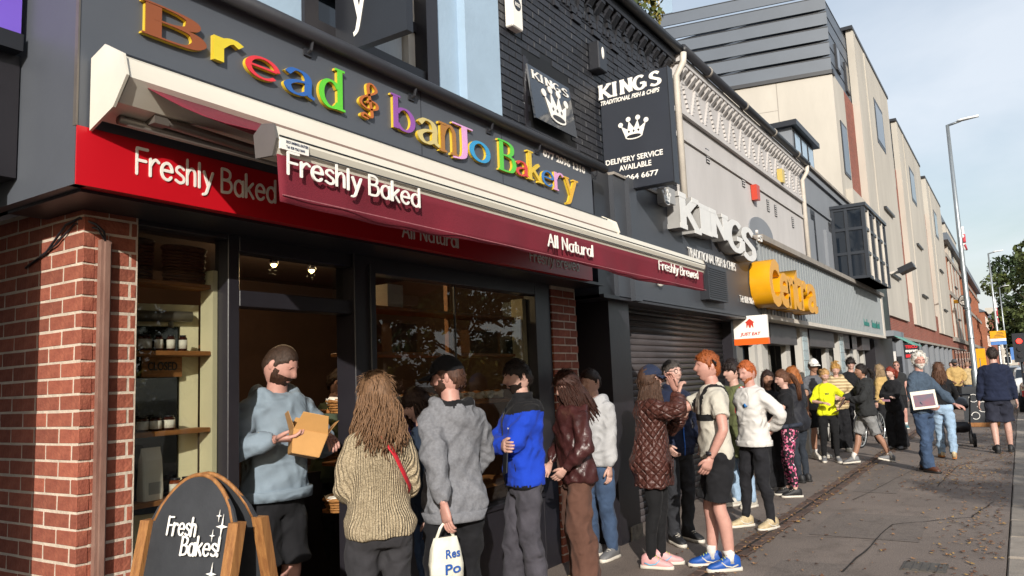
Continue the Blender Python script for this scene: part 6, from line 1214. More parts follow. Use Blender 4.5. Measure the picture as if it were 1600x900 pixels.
# ------------------------------------------------------------------ the people in the photograph
C_den = cloth('charcoal_denim', '353437', .85, .25, 7); C_blk = cloth('black_jersey', '1b1b1e', .85, .15); C_leg = cloth('black_leggings', '1a1a1c', .9, .1, 9, .1); C_navy = cloth('navy_knit', '20263a', .9, .12); C_white = cloth('white_sweat', 'c9c6c2', .9, .04); C_gdenim = cloth('faded_black_denim', '45434a', .85, .35, 5); C_bden = cloth('blue_denim', '3b4c66', .85, .3, 6); C_lden = cloth('pale_denim', '8fa6bd', .85, .22, 6)
W_sole = mat('sole_white', 'c9c2b6', .6, .08); B_sole = mat('sole_dark', '1e1c1c', .7); SH_blk = mat('shoe_black', '1c1c1e', .6); SH_w = mat('shoe_white', 'c2bcb0', .6, .1); SH_g = mat('shoe_grey', '6a6a6c', .6, .15); SH_pink = mat('shoe_pink', 'cf9a9a', .6, .15, 20); SH_blue = mat('shoe_blue', '1f4f9c', .5, .12, 20); SH_br = mat('shoe_brown', '52301f', .45, .2); SH_beige = mat('shoe_beige', 'b8a583', .6, .25, 25); M_sock = cloth('white_sock', 'cfcbc6')
C_grey = cloth('grey_marl', '77787d', .92, .2, 60); C_hood = cloth('blue_grey_hoodie', '7d8b97', .92, .08); C_green = cloth('olive_coat', '5c6140', .9, .15); C_brwn = cloth('brown_trouser', '5b4036', .9, .12); C_lthr = mat('brown_leather', '3d2020', .38, .3, 8, .5, 35, spec=.5); C_blue = cloth('royal_blue_fleece', '1d3fb0', .95, .08); C_tan = cloth('tan_fleece', 'b0935f', .95, .12); C_beige = cloth('beige_fleece', 'b59f78', .95, .25, 10); C_dg = cloth('dark_grey_top', '2c2d2e', .9, .12); C_gsh = cloth('grey_shorts', '7d7d7d', .9, .15); C_yel = cloth('yellow_tee', 'cdd11e', .85, .06); C_steel = cloth('steel_blue_knit', '43505f', .92, .2, 40); C_cream = cloth('light_grey_tee', 'b9b4a8', .85, .06); C_maroon = cloth('maroon', '4a1c22')
def pattern_cloth(name, kind):
    m = bpy.data.materials.new(name); m.use_nodes = True; t = m.node_tree; N = t.nodes; L = t.links; b = N['Principled BSDF']; b.inputs['Roughness'].default_value = .85; tcn = N.new('ShaderNodeTexCoord')
    if kind == 'floral':
        v = N.new('ShaderNodeTexVoronoi'); v.inputs['Scale'].default_value = 42; L.new(tcn.outputs['Object'], v.inputs['Vector']); r = N.new('ShaderNodeValToRGB'); r.color_ramp.interpolation = 'CONSTANT'; e = r.color_ramp.elements; e[0].color = lin('16141c'); e[1].position = .5; e[1].color = lin('b0486e')
        for p, c in ((.62, 'd98aa0'), (.7, '1a1620'), (.85, 'c85a86'), (.94, 'c9c4d0')): q = e.new(p); q.color = lin(c)
        L.new(v.outputs['Color'], r.inputs[0]); L.new(r.outputs[0], b.inputs['Base Color'])
    if kind == 'knit':
        n = N.new('ShaderNodeTexNoise'); n.inputs['Scale'].default_value = 140; n.inputs['Detail'].default_value = 3; L.new(tcn.outputs['Object'], n.inputs['Vector']); r = N.new('ShaderNodeValToRGB'); r.color_ramp.elements[0].position = .3; r.color_ramp.elements[1].position = .7; r.color_ramp.elements[0].color = lin('75664e'); r.color_ramp.elements[1].color = lin('c2b193'); L.new(n.outputs[0], r.inputs[0]); L.new(r.outputs[0], b.inputs['Base Color'])
        s = N.new('ShaderNodeSeparateXYZ'); L.new(tcn.outputs['Object'], s.inputs[0]); at = N.new('ShaderNodeMath'); at.operation = 'ARCTAN2'; L.new(s.outputs[0], at.inputs[0]); L.new(s.outputs[1], at.inputs[1]); mu = N.new('ShaderNodeMath'); mu.operation = 'MULTIPLY'; mu.inputs[1].default_value = 64; L.new(at.outputs[0], mu.inputs[0]); sn = N.new('ShaderNodeMath'); sn.operation = 'SINE'; L.new(mu.outputs[0], sn.inputs[0]); ad_ = N.new('ShaderNodeMath'); ad_.operation = 'MULTIPLY_ADD'; ad_.inputs[1].default_value = 1.6; L.new(n.outputs[0], ad_.inputs[0]); L.new(sn.outputs[0], ad_.inputs[2])
        bp = N.new('ShaderNodeBump'); bp.inputs['Strength'].default_value = .8; bp.inputs['Distance'].default_value = .006; L.new(ad_.outputs[0], bp.inputs['Height']); L.new(bp.outputs[0], b.inputs['Normal'])
    if kind == 'quilt':
        b.inputs['Roughness'].default_value = .45; b.inputs['Base Color'].default_value = lin('4a2a24'); s = N.new('ShaderNodeSeparateXYZ'); L.new(tcn.outputs['Object'], s.inputs[0]); at = N.new('ShaderNodeMath'); at.operation = 'ARCTAN2'; L.new(s.outputs[0], at.inputs[0]); L.new(s.outputs[1], at.inputs[1])
        def comb(sg):
            a_ = N.new('ShaderNodeMath'); a_.operation = 'MULTIPLY'; a_.inputs[1].default_value = 9*sg; L.new(at.outputs[0], a_.inputs[0]); c_ = N.new('ShaderNodeMath'); c_.operation = 'MULTIPLY_ADD'; c_.inputs[1].default_value = 42; L.new(s.outputs[2], c_.inputs[0]); L.new(a_.outputs[0], c_.inputs[2]); d = N.new('ShaderNodeMath'); d.operation = 'SINE'; L.new(c_.outputs[0], d.inputs[0]); e_ = N.new('ShaderNodeMath'); e_.operation = 'ABSOLUTE'; L.new(d.outputs[0], e_.inputs[0]); f_ = N.new('ShaderNodeMath'); f_.operation = 'POWER'; f_.inputs[1].default_value = .45; L.new(e_.outputs[0], f_.inputs[0]); return f_
        p, q = comb(1), comb(-1); mn = N.new('ShaderNodeMath'); mn.operation = 'MINIMUM'; L.new(p.outputs[0], mn.inputs[0]); L.new(q.outputs[0], mn.inputs[1]); n = N.new('ShaderNodeTexNoise'); n.inputs['Scale'].default_value = 45; L.new(tcn.outputs['Object'], n.inputs['Vector']); ad_ = N.new('ShaderNodeMath'); ad_.operation = 'MULTIPLY_ADD'; ad_.inputs[1].default_value = .7; L.new(n.outputs[0], ad_.inputs[0]); L.new(mn.outputs[0], ad_.inputs[2])
        bp = N.new('ShaderNodeBump'); bp.inputs['Strength'].default_value = 1; bp.inputs['Distance'].default_value = .014; L.new(ad_.outputs[0], bp.inputs['Height']); L.new(bp.outputs[0], b.inputs['Normal'])
    if kind == 'stripe':
        w = N.new('ShaderNodeTexWave'); w.bands_direction = 'Z'; w.inputs['Scale'].default_value = 5; w.inputs['Distortion'].default_value = 2; L.new(tcn.outputs['Object'], w.inputs['Vector']); r = N.new('ShaderNodeValToRGB'); r.color_ramp.elements[0].color = lin('8f7a58'); r.color_ramp.elements[1].color = lin('cbb68e'); L.new(w.outputs['Fac'], r.inputs[0]); L.new(r.outputs[0], b.inputs['Base Color'])
    return m
C_knit, C_quilt, C_flor, C_stripe = pattern_cloth('oatmeal_knit', 'knit'), pattern_cloth('brown_quilting', 'quilt'), pattern_cloth('floral_leggings', 'floral'), pattern_cloth('patterned_fleece', 'stripe')
def band(p, off, z0, z1, m, name, n=24):
    T = p['T']; b = MB(); R = []
    for z in np.linspace(z0, z1, 6):
        a = [np.interp(z, [t[0] for t in T], [t[i] for t in T]) for i in (1, 2, 3)]; R.append((p['ub']((0, a[2], z)), Vector((a[0]+off, 0, 0)), Vector((0, a[1]+off, 0))))
    return b.rings(R, n, True, 0, 2.4).build(name, m, p['root'], True)
def strap(p, pts, w, m, name): return MB().tube([p['ub'](q) for q in pts], w, 8, ry=.006).build(name, m, p['root'], True)
BEH = (((0, -.1, -1)), ((0, 1, 0)), ((1, 0, 0)))
# -- the baker in the doorway
def tolocal(pos, face, h, w):
    S = h/1.75; d = Vector(w)-Vector((pos[0], pos[1], 0)); a = -math.radians(face-90); return ((d.x*math.cos(a)-d.y*math.sin(a))/S, (d.x*math.sin(a)+d.y*math.cos(a))/S, d.z/S)
P1 = PY(428, 600, 3.82)
b1 = person('baker in pale blue-grey hoodie and black shorts filling a box in the doorway', (P1.x, P1.y), 1.85, 262, 'm', (30, -30), (tolocal(P1, 262, 1.85, PY(506, 690, 3.55)), (-.6, -.5, -.6)), (tolocal(P1, 262, 1.85, PY(432, 700, 3.55)), (.8, -.5, -.4)), None, .06, dict(m=C_hood, hem=.90, off=.028, hood=1, band=1, wr=.016), dict(m=C_blk, end=.44, off=.028, flare=.03, name='shorts'), (SH_blk, W_sole), ('buzz', '3a2a20', dict(line=.072)), 'ruddy', beard=('3a2418', .012, .010), bulk=1.05, z0=.05, wristdir=(((.1, .9, -.4), (0, -.3, -1), (1, .2, 0)), ((-.5, .8, 0), (-.3, 0, 1), (0, .3, 1))))
strap(b1, [(.19, .0, .92), (.185, .03, .8), (.17, .04, .7)], .012, M_white, 'side_stripe')
bx_c = PY(474, 712, 3.46)
kbx = empty('takeaway_box', 'brown card takeaway box with open flaps in the hands of the baker', 'box', bx_c, math.radians(-20)); b = MB()
def pan(P): MB().prism([Vector(p) for p in P], (Vector(P[1])-Vector(P[0])).cross(Vector(P[2])-Vector(P[1])).normalized()*.003).build('side_panel', M_kraft, kbx)
a0, a1 = .075, .095; h0 = .13
for k in range(4):
    c, s = [(1, 0), (0, 1), (-1, 0), (0, -1)][k]; R_ = lambda u, v, z: (c*u-s*v, s*u+c*v, z); pan([R_(a0, -a0, 0), R_(a0, a0, 0), R_(a1, a1, h0), R_(a1, -a1, h0)]); MB().prism([R_(a1, -a1, h0), R_(a1, a1, h0), R_(a1+.05, a1*.75, h0+.09), R_(a1+.05, -a1*.75, h0+.09)], (0, 0, .003)).build('flap', M_kraft, kbx)
MB().box(-a0, a0, -a0, a0, -.003, .0).build('base', M_kraft, kbx); kbx.rotation_euler = (math.radians(-8), math.radians(14), math.radians(-35))
P2 = PY(508, 600, 4.7); person('second worker in dark green shirt in the gloom behind the baker', (P2.x, P2.y), 1.74, 300, 'm', (0, -25), ((-.1, .3, 1.05), (-1, -.3, 0)), ((.1, .3, 1.05), (1, -.3, 0)), None, .15, dict(m=cloth('dark_green', '3c4638'), hem=.85), dict(m=C_blk), (SH_blk, B_sole), ('short', '2a1d16'), det=2, z0=.05, group='bakery staff')
b1['root']['group'] = 'bakery staff'
# -- the queue along the window
P3 = PY(590, 660, 2.98); b3 = person('woman in oatmeal knit jumper with red bag strap and long curly hair', (P3.x, P3.y), 1.69, 58, 'f', (12, -8), ((-.10, .27, 1.05), (-.5, -.8, -.4)), ((.12, .25, 1.02), (.5, -.8, -.4)), ((-.10, 0, 0, 0), (.11, .03, 0, 0)), 0., dict(m=C_knit, hem=.86, off=.026, soff=.02, wr=.014, name='jumper', flare=.012), dict(m=C_den, name='jeans', off=.012), (SH_blk, B_sole), ('long', '74573f', dict(len=.27, wave=.014, spread=.7, thick=1.0)), bulk=1.0)
strap(b3, [(-.075, .03, 1.50), (-.05, -.085, 1.475), (-.01, -.150, 1.40), (.05, -.161, 1.31), (.105, -.143, 1.20), (.155, -.09, 1.12), (.175, .02, 1.08)], .020, mat('red_strap', 'b8202c', .6), 'bag_strap')
P4 = PY(705, 660, 3.0); b4 = person('man in grey hooded top and black cap with a carrier bag', (P4.x, P4.y), 1.78, 66, 'm', (44, -10), (tolocal(P4, 66, 1.78, PY(694, 790, 2.86)), (-.5, -1, 0)), ((.17, .22, .98), (.8, -.6, 0)), ((-.11, 0, 0, 0), (.12, .04, 0, 0)), 0., dict(m=C_grey, hem=.80, off=.032, soff=.026, hood=1, band=1, wr=.018, name='hoodie', zones=[(lambda x, y, z: (z > 1.475-.3*np.maximum(0, -y-.09)) & (y < .0) & (y > -.155) & (np.abs(x) < .10), C_blk)]), dict(m=C_blk, off=.022), (SH_blk, W_sole), ('short', '4a3024'), 'ruddy', beard=('3a261c', .012, .008), cap=(cloth('black_cap', '18181b'),), bulk=1.0)
for s in (0,): MB().rings([(b4['hc']+b4['Rh'] @ Vector((.078, -.03+.02*k, .092+.02*math.sin(k*.8))), b4['Rh'] @ Vector((.02, 0, 0)), b4['Rh'] @ Vector((0, 0, .010))) for k in range(4)], 8).build('cap_emblem', M_white, b4['root'], True)
# carrier bag in his left hand
hw_ = b4['root']; fa = math.radians(66-90); lw = b4['J']['wL']*b4['S']; hp_ = Vector((P4.x+lw.x*math.cos(fa)-lw.y*math.sin(fa), P4.y+lw.x*math.sin(fa)+lw.y*math.cos(fa), lw.z-.09))
M_plas = mat('thin_plastic', 'd6d3c4', .35, .08, 8, .6, 14, spec=.5); cb = empty('carrier_bag', 'white plastic carrier bag with blue lettering hanging from a hand', 'bag', hp_, math.radians(-35), None, .66); bm_ = MB(); bm_.rings([(Vector((0, 0, z)), (a, 0, 0), (0, b_, 0)) for z, a, b_ in ((-.52, .10, .05), (-.48, .14, .07), (-.36, .15, .06), (-.22, .13, .045), (-.13, .10, .03))], 22, True, 0, 3); me = bm_.mesh('bag'); 
bm_.v = [(x+random.uniform(-.012, .012), y+random.uniform(-.012, .012), z+random.uniform(-.006, .006)) for x, y, z in bm_.v]; bm_.build('sack', M_plas, cb, True); MB().tube([(-.08, 0, -.14), (-.04, 0, -.05), (0, 0, .0), (.04, 0, -.05), (.08, 0, -.14)], .014, 8, ry=.006).build('handle', M_plas, cb, True)
fit(font_mesh('Res', .002, .02), 'lettering', mat('bag_blue', '1f4f9a', .5), cb, (-.02, -.074, -.30), (.11, -.066, -.29), (0, 0, 1), h=.075); fit(font_mesh('Po', .002, .02), 'lettering', MATS['bag_blue'], cb, (-.03, -.082, -.43), (.11, -.075, -.42), (0, 0, 1), h=.085)
P5 = PY(668, 620, 3.36); person('person with dark fringe bending towards the pastries between the window and the man in grey', (P5.x, P5.y), 1.60, 140, 'f', (15, -22), None, None, None, .08, dict(m=cloth('dark_blue_coat', '26303f'), hem=.8, off=.02), dict(m=C_bden, name='jeans'), (SH_blk, W_sole), ('fringe', '33221a', dict(len=.1)), det=2)
P6 = PY(815, 640, 3.12); b6 = person('man in royal blue fleece with arms crossed in front of the pastry window', (P6.x, P6.y), 1.77, 146, 'm', (0, -12), ((.10, .24, 1.13), (-1, .1, -.6)), ((-.12, .21, 1.16), (1, .1, -.6)), ((-.11, .0, 0, 0), (.13, .09, 0, 0)), 0., dict(m=C_blue, hem=.86, off=.026, soff=.02, collar=.035, zip='101218', name='fleece', wr=.015, zones=[(lambda x, y, z: (z > 1.375+.25*np.maximum(0, np.abs(x)-.12)) | (z < .875), C_blk)]), dict(m=C_gdenim, wide=(.08, .085), name='jeans', wr=.016), (SH_blk, W_sole), ('short', '1e1613', dict(line=.05)), 'fair', beard=('241a15', .020, .003), bulk=1.0, wristdir=(((.9, .1, -.1), (0, -1, 0), (0, 0, 1)), ((-.9, .1, .0), (0, -1, 0), (0, 0, 1))))
MB().rings([(Vector((0, -.012, z)), (.074, 0, 0), (0, .074, 0)) for z in (1.46, 1.5, 1.525)], 16).build('collar_stand', C_blk, b6['root'], True)
strap(b6, [(-.115, .105, .93), (-.10, .115, 1.03)], .009, C_blk, 'pocket_zip'); fit(font_mesh('NF', .001), 'chest_mark', M_white, b6['root'], b6['ub']((-.11, .1535, 1.27)), b6['ub']((-.085, .155, 1.27)), (0, 0, 1), h=.012)
ph = tag(MB().obox((0, 0, 0), (.037, 0, 0), (0, .004, 0), (0, 0, .074)).build('mobile_phone', M_dark_trim), 'black phone held by the man with crossed arms', 'phone'); fa = math.radians(146-90); v = Vector((-.22, .235, 1.05))*b6['S']; ph.location = (P6.x+v.x*math.cos(fa)-v.y*math.sin(fa), P6.y+v.x*math.sin(fa)+v.y*math.cos(fa), v.z); ph.rotation_euler = (.2, .3, fa)
P7 = PY(897, 650, 3.05); b7 = person('woman in brown leather jacket and wide brown trousers with hair over her face', (P7.x, P7.y), 1.68, 138, 'f', (5, -28), ((-.20, .17, .98), (-1, -.6, 0)), ((.20, .17, .98), (1, -.6, 0)), ((-.09, .02, 0, 0), (.10, -.02, 0, 0)), .03, dict(m=C_lthr, hem=.86, off=.034, soff=.028, collar=.02, wr=.022, name='leather_jacket'), dict(m=C_brwn, wide=(.095, .125), cuff=-.06, wr=.016), (SH_beige, W_sole), ('long', '3a2018', dict(len=.26, wave=.006, spread=.35, face=.28, line=.06)), bulk=1.0)
P8 = PY(928, 650, 3.36); person('person in light grey hooded top and jeans behind the woman in leather', (P8.x, P8.y), 1.70, 165, 'm', (0, -10), None, ((.18, .15, .98), (1, -.6, 0)), None, 0., dict(m=cloth('pale_grey_hoodie', 'a9a9ab'), hem=.85, off=.03, hood=1, name='hoodie'), dict(m=C_bden, off=.02, name='jeans'), (SH_g, W_sole), ('short', '2a1d18'), det=2)
# -- the group by the shutter
def at(x, yf): p = PZ(x, yf); return (p.x, p.y)
b9 = person('woman in brown quilted jacket and navy cap gesturing with both hands', at(1030, 885), 1.70, 288, 'f', (12, 0), ((-.12, .30, 1.30), (-.8, -.2, -.8)), ((.03, .26, 1.50), (1, .1, -.7)), ((-.07, .05, 0, 0), (.09, -.03, 0, 0)), 0., dict(m=C_quilt, hem=.70, off=.034, soff=.032, flare=.035, collar=.015, wr=.02, name='quilted_jacket'), dict(m=C_leg, off=.003, name='leggings', wr=.004), (SH_pink, W_sole, mat('lace_lime', 'b9c46a', .6), mat('mark_blue', '6fa6c4', .5)), ('long', '4a3428', dict(len=.36, wave=.006, spread=.12, face=.7)), cap=(cloth('navy_cap', '262e44'),), glasses='dark', curl=.75, bulk=1.06, wristdir=(((-.1, .35, .9), (.6, .7, 0), (.6, -.3, .3)), ((-.1, .3, .95), (-.4, .8, 0), (-.8, .1, .3))))
for s in (-1, 1): strap(b9, [(s*.12, .168, .80), (s*.12, .172, .92)], .062, C_quilt, 'patch_pocket')
for o in b9['root'].children:
    if o.name.startswith('shoe'): fa_ = o
P10 = (7.45, 2.95); b10 = person('man in navy zip jacket and glasses facing the street', P10, 1.76, 236, 'm', (8, 2), ((-.20, .14, .95), (-1, -.6, 0)), ((.20, .14, .95), (1, -.6, 0)), ((-.11, .0, 0, 0), (.11, .08, 0, 0)), 0., dict(m=C_navy, hem=.84, off=.03, soff=.024, collar=.03, zip='2f6fd0', name='jacket', wr=.016), dict(m=cloth('charcoal_chino', '2c2d31'), wide=(.07, .065)), (SH_blk, W_sole), ('short', '403a36', dict(line=.06)), 'fair', glasses='clear')
strap(b10, [(0, .08, 1.43), (0, .086, 1.48)], .045, cloth('pale_blue_tee', '8fa9c4'), 'tee_collar')
b11 = person('runner in white tee, black vest straps and shorts pointing a finger', at(1132, 889), 1.80, 122, 'm', (6, -3), ((-.21, .10, .90), (-1, -.8, 0)), ((.02, .30, 1.46), (.8, .1, -1)), ((-.08, .0, 0, 0), (.10, .10, 0, 0)), 0., dict(m=C_cream, sleeve=.62, hem=.88, off=.014, wr=.012, name='running_tee', zones=[(lambda x, y, z: ((np.abs(z-1.225) < .026) & (np.abs(x) < .17)) | ((np.abs(np.abs(x)-.085) < .024) & (z > 1.2)), C_blk)]), dict(m=C_blk, end=.43, off=.026, flare=.035, name='shorts', wr=.014), (SH_blue, W_sole, mat('lace_lime', 'b9c46a', .6), SH_w), ('short', '8c4a22', dict(line=.066)), 'ruddy', socks=M_sock, curl=.5, wristdir=(None, ((0, .25, .95), (-.5, .6, 0), (-.7, -.4, .2))))
strap(b11, [(-.105, -.03, 1.66), (-.105, .0, 1.69), (-.09, -.03, 1.64)], .008, M_dark_trim, 'headphone'); wl = b11['J']['wL']; MB().tube([wl+Vector((0, 0, .03)), wl+Vector((0, 0, .06))], .034, 12).build('watch', M_black, b11['root'], True)
def ahead(x, Y): p = PY(x, 620, Y); return (p.x, p.y)
b12 = person('dark haired person in olive coat with red and white striped sleeve behind the runner', ahead(1148, 3.0), 1.74, 150, 'm', (-10, -6), None, None, None, 0., dict(m=C_green, hem=.6, off=.03, flare=.02, name='coat', zones=[(lambda x, y, z: (x < -.13) & (z > 1.12) & (np.abs(y-.02) > .012), cloth('red_track', 'a8232a')), (lambda x, y, z: (x < -.13) & (z > 1.12) & (np.abs(y-.02) <= .012), C_white)]), dict(m=C_lden, off=.02, name='jeans'), (SH_w, W_sole), ('mop', '241a18'), det=2)
b13 = person('balding ginger man in white sweatshirt and black jeans with hands behind him', (8.4, 2.45), 1.73, 146, 'm', (8, -18), ((-.10, -.18, 1.02), (-1, -.4, -.3)), ((.10, -.17, 1.02), (1, -.4, -.3)), ((-.12, -.02, 0, 0), (.14, .10, 0, 0)), 0., dict(m=C_white, hem=.87, off=.026, soff=.024, band=1, wr=.015, name='sweatshirt'), dict(m=cloth('black_denim', '1f1f23', .85, .2), off=.008, name='jeans'), (SH_beige, W_sole, SH_w, SH_w), ('short', 'a5562a', dict(line=.088)), 'ruddy', beard=('a5603a', .022, .003))
MB().rings([(b13['ub']((-.075, .146+.003*k, 1.29)), (.022, 0, 0), (0, 0, .022)) for k in (0, 1, 2)], 14).build('chest_badge', mat('badge_blue', '2f74b8', .7), b13['root'], True); fit(font_mesh('club', .002), 'chest_print', MATS['badge_blue'], b13['root'], (-.125, .150, 1.28), (-.10, .151, 1.28), (0, 0, 1), h=.016)
b14 = person('dark haired woman in black looking over behind the white sweatshirt', ahead(1201, 2.95), 1.62, 205, 'f', (0, -5), None, None, None, 0., dict(m=C_blk, hem=.85), dict(m=C_blk, wide=(.1, .13)), (SH_w, W_sole), ('long', '2a1a16', dict(len=.12, spread=.0)), 'tan', det=2)
b15 = person('woman in floral leggings and black tee with long brown ponytail', at(1240, 776), 1.62, 108, 'f', (20, -15), ((-.05, .24, 1.02), (-1, -.2, -.3)), ((.05, .22, 1.05), (1, -.2, -.3)), ((-.08, .0, 0, 0), (.09, .08, 0, 0)), 0., dict(m=C_blk, sleeve=.5, hem=.93, off=.010, name='tee'), dict(m=C_flor, off=.004, wr=.003, end=.93, name='leggings'), (SH_blk, W_sole), ('pony', '5a3a28', dict(len=.40)), det=1)
MB().tube([(-.185, .0, .98), (-.1, -.16, 1.0), (.1, -.16, 1.0), (.185, .0, .98), (.1, .16, .97), (-.1, .16, .97), (-.185, 0, .98)], .035, 10, ry=.03).build('tied_jacket', cloth('tied_navy', '2a2f3b', .6), b15['root'], True)
person('woman with ginger hair in a dark padded coat beside the floral leggings', ahead(1242, 2.85), 1.66, 62, 'f', (10, 0), None, ((.12, .24, 1.05), (1, -.3, 0)), None, 0., dict(m=cloth('dark_padded', '24252b', .6), hem=.78, off=.034, soff=.03, wr=.02, name='coat', hood=1), dict(m=cloth('slate_leggings', '2b3038'), off=.004), (SH_blk, B_sole), ('long', '96592c', dict(len=.16, wave=.01, spread=.5)), det=2)
person('man in white cap and dark glasses with grey tee near the shop window', ahead(1274, 3.25), 1.80, 225, 'm', (-10, -5), None, None, None, 0., dict(m=cloth('grey_tee', '5a5c62'), sleeve=.6, hem=.86), dict(m=C_blk, end=.44, off=.02, name='shorts'), (SH_w, W_sole), ('short', '2a201a'), 'tan', cap=(cloth('white_cap', 'd2d0cc'),), glasses='dark', det=2, socks=M_sock)
b18 = person('fair haired woman in bright yellow tee looking at her phone, hand on hip', at(1300, 722), 1.62, 198, 'f', (15, -28), ((-.21, .05, 1.02), (-1, -.5, 0)), ((.09, .27, 1.12), (.8, -.5, -.3)), ((-.10, .06, 0, 0), (.12, -.02, 0, 0)), 0., dict(m=C_yel, sleeve=.72, hem=.88, off=.022, wr=.014, name='tee'), dict(m=C_leg, off=.004, wr=.004, name='leggings'), (SH_g, W_sole), ('pony', 'b08a5a', dict(len=.12)), det=1)
fit(font_mesh('EY', .002, .02), 'chest_print', M_dark_trim, b18['root'], b18['ub']((.025, .156, 1.27)), b18['ub']((-.045, .156, 1.27)), (0, 0, 1), h=.035)
person('woman with curly blonde bun and patterned fleece looking down', ahead(1309, 3.1), 1.72, 196, 'f', (0, -26), ((-.1, .25, 1.1), (-1, -.4, 0)), ((.1, .25, 1.1), (1, -.4, 0)), None, 0., dict(m=C_stripe, hem=.84, off=.032, hood=1, name='fleece'), dict(m=C_blk, wide=(.1, .11)), (SH_w, W_sole), ('bun', 'b48a4e'), det=2)
person('curly haired man in black jacket behind the woman in grey shorts', ahead(1333, 3.25), 1.82, 215, 'm', (-20, -12), None, None, None, 0., dict(m=C_blk, hem=.84, off=.03, name='jacket'), dict(m=C_blk), (SH_blk, B_sole), ('mop', '1e1613'), det=2, glasses='clear')
b21 = person('woman in dark grey top and grey shorts stepping towards the queue', at(1361, 727), 1.67, 112, 'f', (8, -4), ((-.10, .27, 1.12), (-1, -.5, -.3)), ((.08, .33, 1.18), (1, -.4, -.3)), ((-.05, -.30, .02, -14), (.05, .30, 0, 6)), 0., dict(m=C_dg, hem=.86, off=.036, soff=.03, flare=.02, hood=1, name='loose_top'), dict(m=C_gsh, end=.46, off=.02, flare=.035, name='shorts'), (SH_g, W_sole), ('pony', '1e1613', dict(len=.24)), 'tan', det=1, socks=M_sock)
person('woman in beige jacket with fair hair seen from behind the shorts wearer', ahead(1379, 2.75), 1.66, 70, 'f', (10, 0), None, None, None, 0., dict(m=C_tan, hem=.8, off=.03, name='jacket'), dict(m=C_blk), (SH_blk, W_sole), ('long', '8a7458', dict(len=.18)), det=2)
b23 = person('red haired woman in loose black clothes with arms folded', at(1404, 702), 1.60, 150, 'f', (0, -12), ((.06, .22, 1.10), (-1, 0, -.4)), ((-.06, .2, 1.13), (1, 0, -.4)), ((-.1, -.02, 0, 0), (.1, .04, 0, 0)), 0., dict(m=C_blk, hem=.8, off=.032, name='top'), dict(m=C_blk, wide=(.1, .125), cuff=-.03), (SH_g, B_sole), ('pony', '7c2e1e', dict(len=.2)), 'pale', det=2)
MB().obox((0, .245, 1.05), (.09, 0, 0), (0, .006, 0), (0, 0, .022)).build('belt_bag', mat('pink_pouch', 'c08ea0', .7), b23['root'])
person('man in sunglasses with shaved head beyond the red haired woman', (22.7, 2.75), 1.75, 190, 'm', (0, 0), None, None, None, 0., dict(m=C_dg, sleeve=.6, hem=.86), dict(m=C_blk, end=.45, name='shorts'), (mat('shoe_teal', '3f6a72', .6), W_sole), ('buzz', '6a4a34'), 'ruddy', glasses='dark', det=2, socks=M_sock)
# -- walkers on the pavement
WK = 'people walking on the pavement'
b25 = person('white haired man in steel blue jumper and jeans carrying newspapers', at(1452, 737), 1.80, 238, 'm', (-34, -2), ((-.26, .36, .95), (-.6, -.6, -.3)), ((.15, .20, .96), (1, -.8, 0)), ((-.10, -.10, 0, 0), (.08, .10, 0, 0)), 0., dict(m=C_steel, hem=.86, off=.022, soff=.02, wr=.015, name='jumper', collar=.01), dict(m=C_bden, wide=(.085, .085), name='jeans', wr=.018), (SH_br, B_sole), ('curly', 'c8c4bc', dict(line=.085)), 'ruddy', beard=('d0ccc4', .018, .008), glasses='clear', group=WK, wristdir=(((-.4, .8, -.3), (0, -.3, -1), (1, .2, 0)), ((-.6, .7, -.2), (-.5, -.4, .6), (0, .4, .9))))
fa = math.radians(238-90)
def loc(b, v, f): v = Vector(v)*b['S']; o = b['root'].location; a = math.radians(f-90); return Vector((o.x+v.x*math.cos(a)-v.y*math.sin(a), o.y+v.x*math.sin(a)+v.y*math.cos(a), v.z))
npz = empty('newspaper', 'folded newspaper held under the arm of the white haired man', 'newspaper', loc(b25, (.20, .19, 1.07), 238), math.radians(188-90))
MB().box(-.17, .17, -.012, .012, -.135, .135).build('pages', M_paper, npz); MB().box(-.14, .14, .0125, .0135, -.10, .08).build('cover_photo', mat('cover_photo', '5a5f70', .6, .4, 9, 0, col2='8a5a66'), npz); npz.rotation_euler = (0, math.radians(6), math.radians(98))
b26 = person('woman with long brown hair in black top and pale jeans pushing a pushchair', at(1481, 716), 1.64, 8, 'f', (0, -4), ((-.2, .34, 1.02), (-1, -.6, 0)), ((.2, .34, 1.02), (1, -.6, 0)), ((-.08, .16, 0, 4), (.09, -.26, .05, -52)), .02, dict(m=C_blk, hem=.98, off=.022, soff=.018, name='top'), dict(m=C_lden, off=.014, wide=(.075, .07), name='jeans', waist=1.02, wr=.014), (SH_beige, mat('sole_gum', 'b0713a', .7)), ('long', '5a3e2e', dict(len=.26, wave=.012, spread=.5)), group=WK)
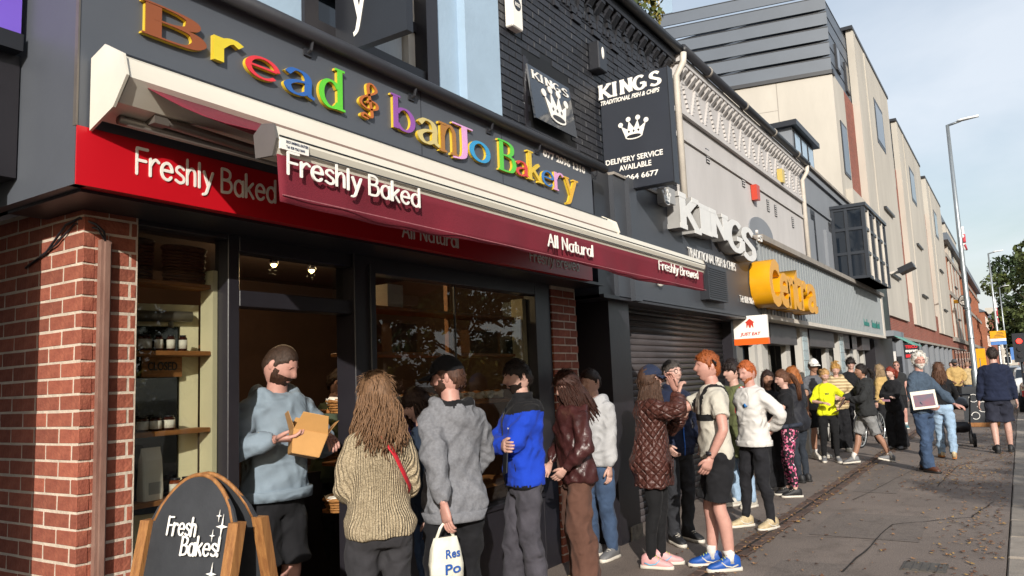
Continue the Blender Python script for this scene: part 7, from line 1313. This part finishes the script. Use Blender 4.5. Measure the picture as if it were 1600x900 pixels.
b29 = person('tall dark haired man in navy jumper and dark cargo shorts walking away', at(1568, 707), 1.88, 6, 'm', (4, -4), ((-.27, .02, .86), (-.5, -1, 0)), ((.28, .10, .86), (.5, -1, 0)), ((-.09, -.10, .015, -10), (.12, .12, 0, 0)), 0., dict(m=C_navy, hem=.88, off=.028, soff=.022, band=1, wr=.014, name='jumper'), dict(m=cloth('slate_cargo', '2a2c38'), end=.47, off=.03, flare=.03, name='shorts', wr=.016), (SH_blk, B_sole), ('short', '2e2420', dict(line=.08)), 'fair', bulk=1.08, group=WK)
person('man in tan hooded top and flat cap coming along the pavement', (32, 2.0), 1.77, 200, 'm', (0, 0), ((-.17, .17, 1.0), (-1, -.5, 0)), ((.17, .17, 1.0), (1, -.5, 0)), ((-.1, .1, 0, 0), (.1, -.1, 0, 0)), 0., dict(m=C_tan, hem=.82, off=.04, hood=1, name='hoodie'), dict(m=C_blk), (SH_w, W_sole), ('short', '2a201c'), 'tan', cap=(cloth('grey_flatcap', '4a4a4c'),), beard=('241a16',), det=2, group=WK)
person('bald man in beige and black jacket walking away beyond the tan hoodie', (34.2, 1.72), 1.68, 5, 'm', (0, 0), None, None, ((-.1, .14, 0, 0), (.1, -.14, .03, -20)), 0., dict(m=C_beige, hem=.84, off=.03, name='jacket'), dict(m=C_bden, name='jeans'), (SH_beige, W_sole), ('buzz', '8a6a58'), 'ruddy', det=3, group=WK)
for i, (x, y, h, f, c, lb) in enumerate(((44, 2.9, 1.7, 190, C_maroon, 'distant pedestrian in maroon near the supermarket entrance'), (50, 2.3, 1.75, 185, C_navy, 'distant pedestrian in navy beyond the tan hoodie'), (58, 2.6, 1.68, 190, C_grey, 'most distant pedestrian in grey by the old brick building'), (40, 3.2, 1.66, 180, C_blk, 'distant pedestrian in black by the supermarket windows'))):
    person(lb, (x, y), h, f, 'm' if i % 2 else 'f', (0, 0), None, None, ((-.1, .1, 0, 0), (.1, -.1, 0, 0)), 0., dict(m=c, hem=.8, off=.03), dict(m=C_blk), (SH_blk, B_sole), ('short', '3a2a20'), det=3, group=WK)
bpy.data.scenes.remove(TMP)
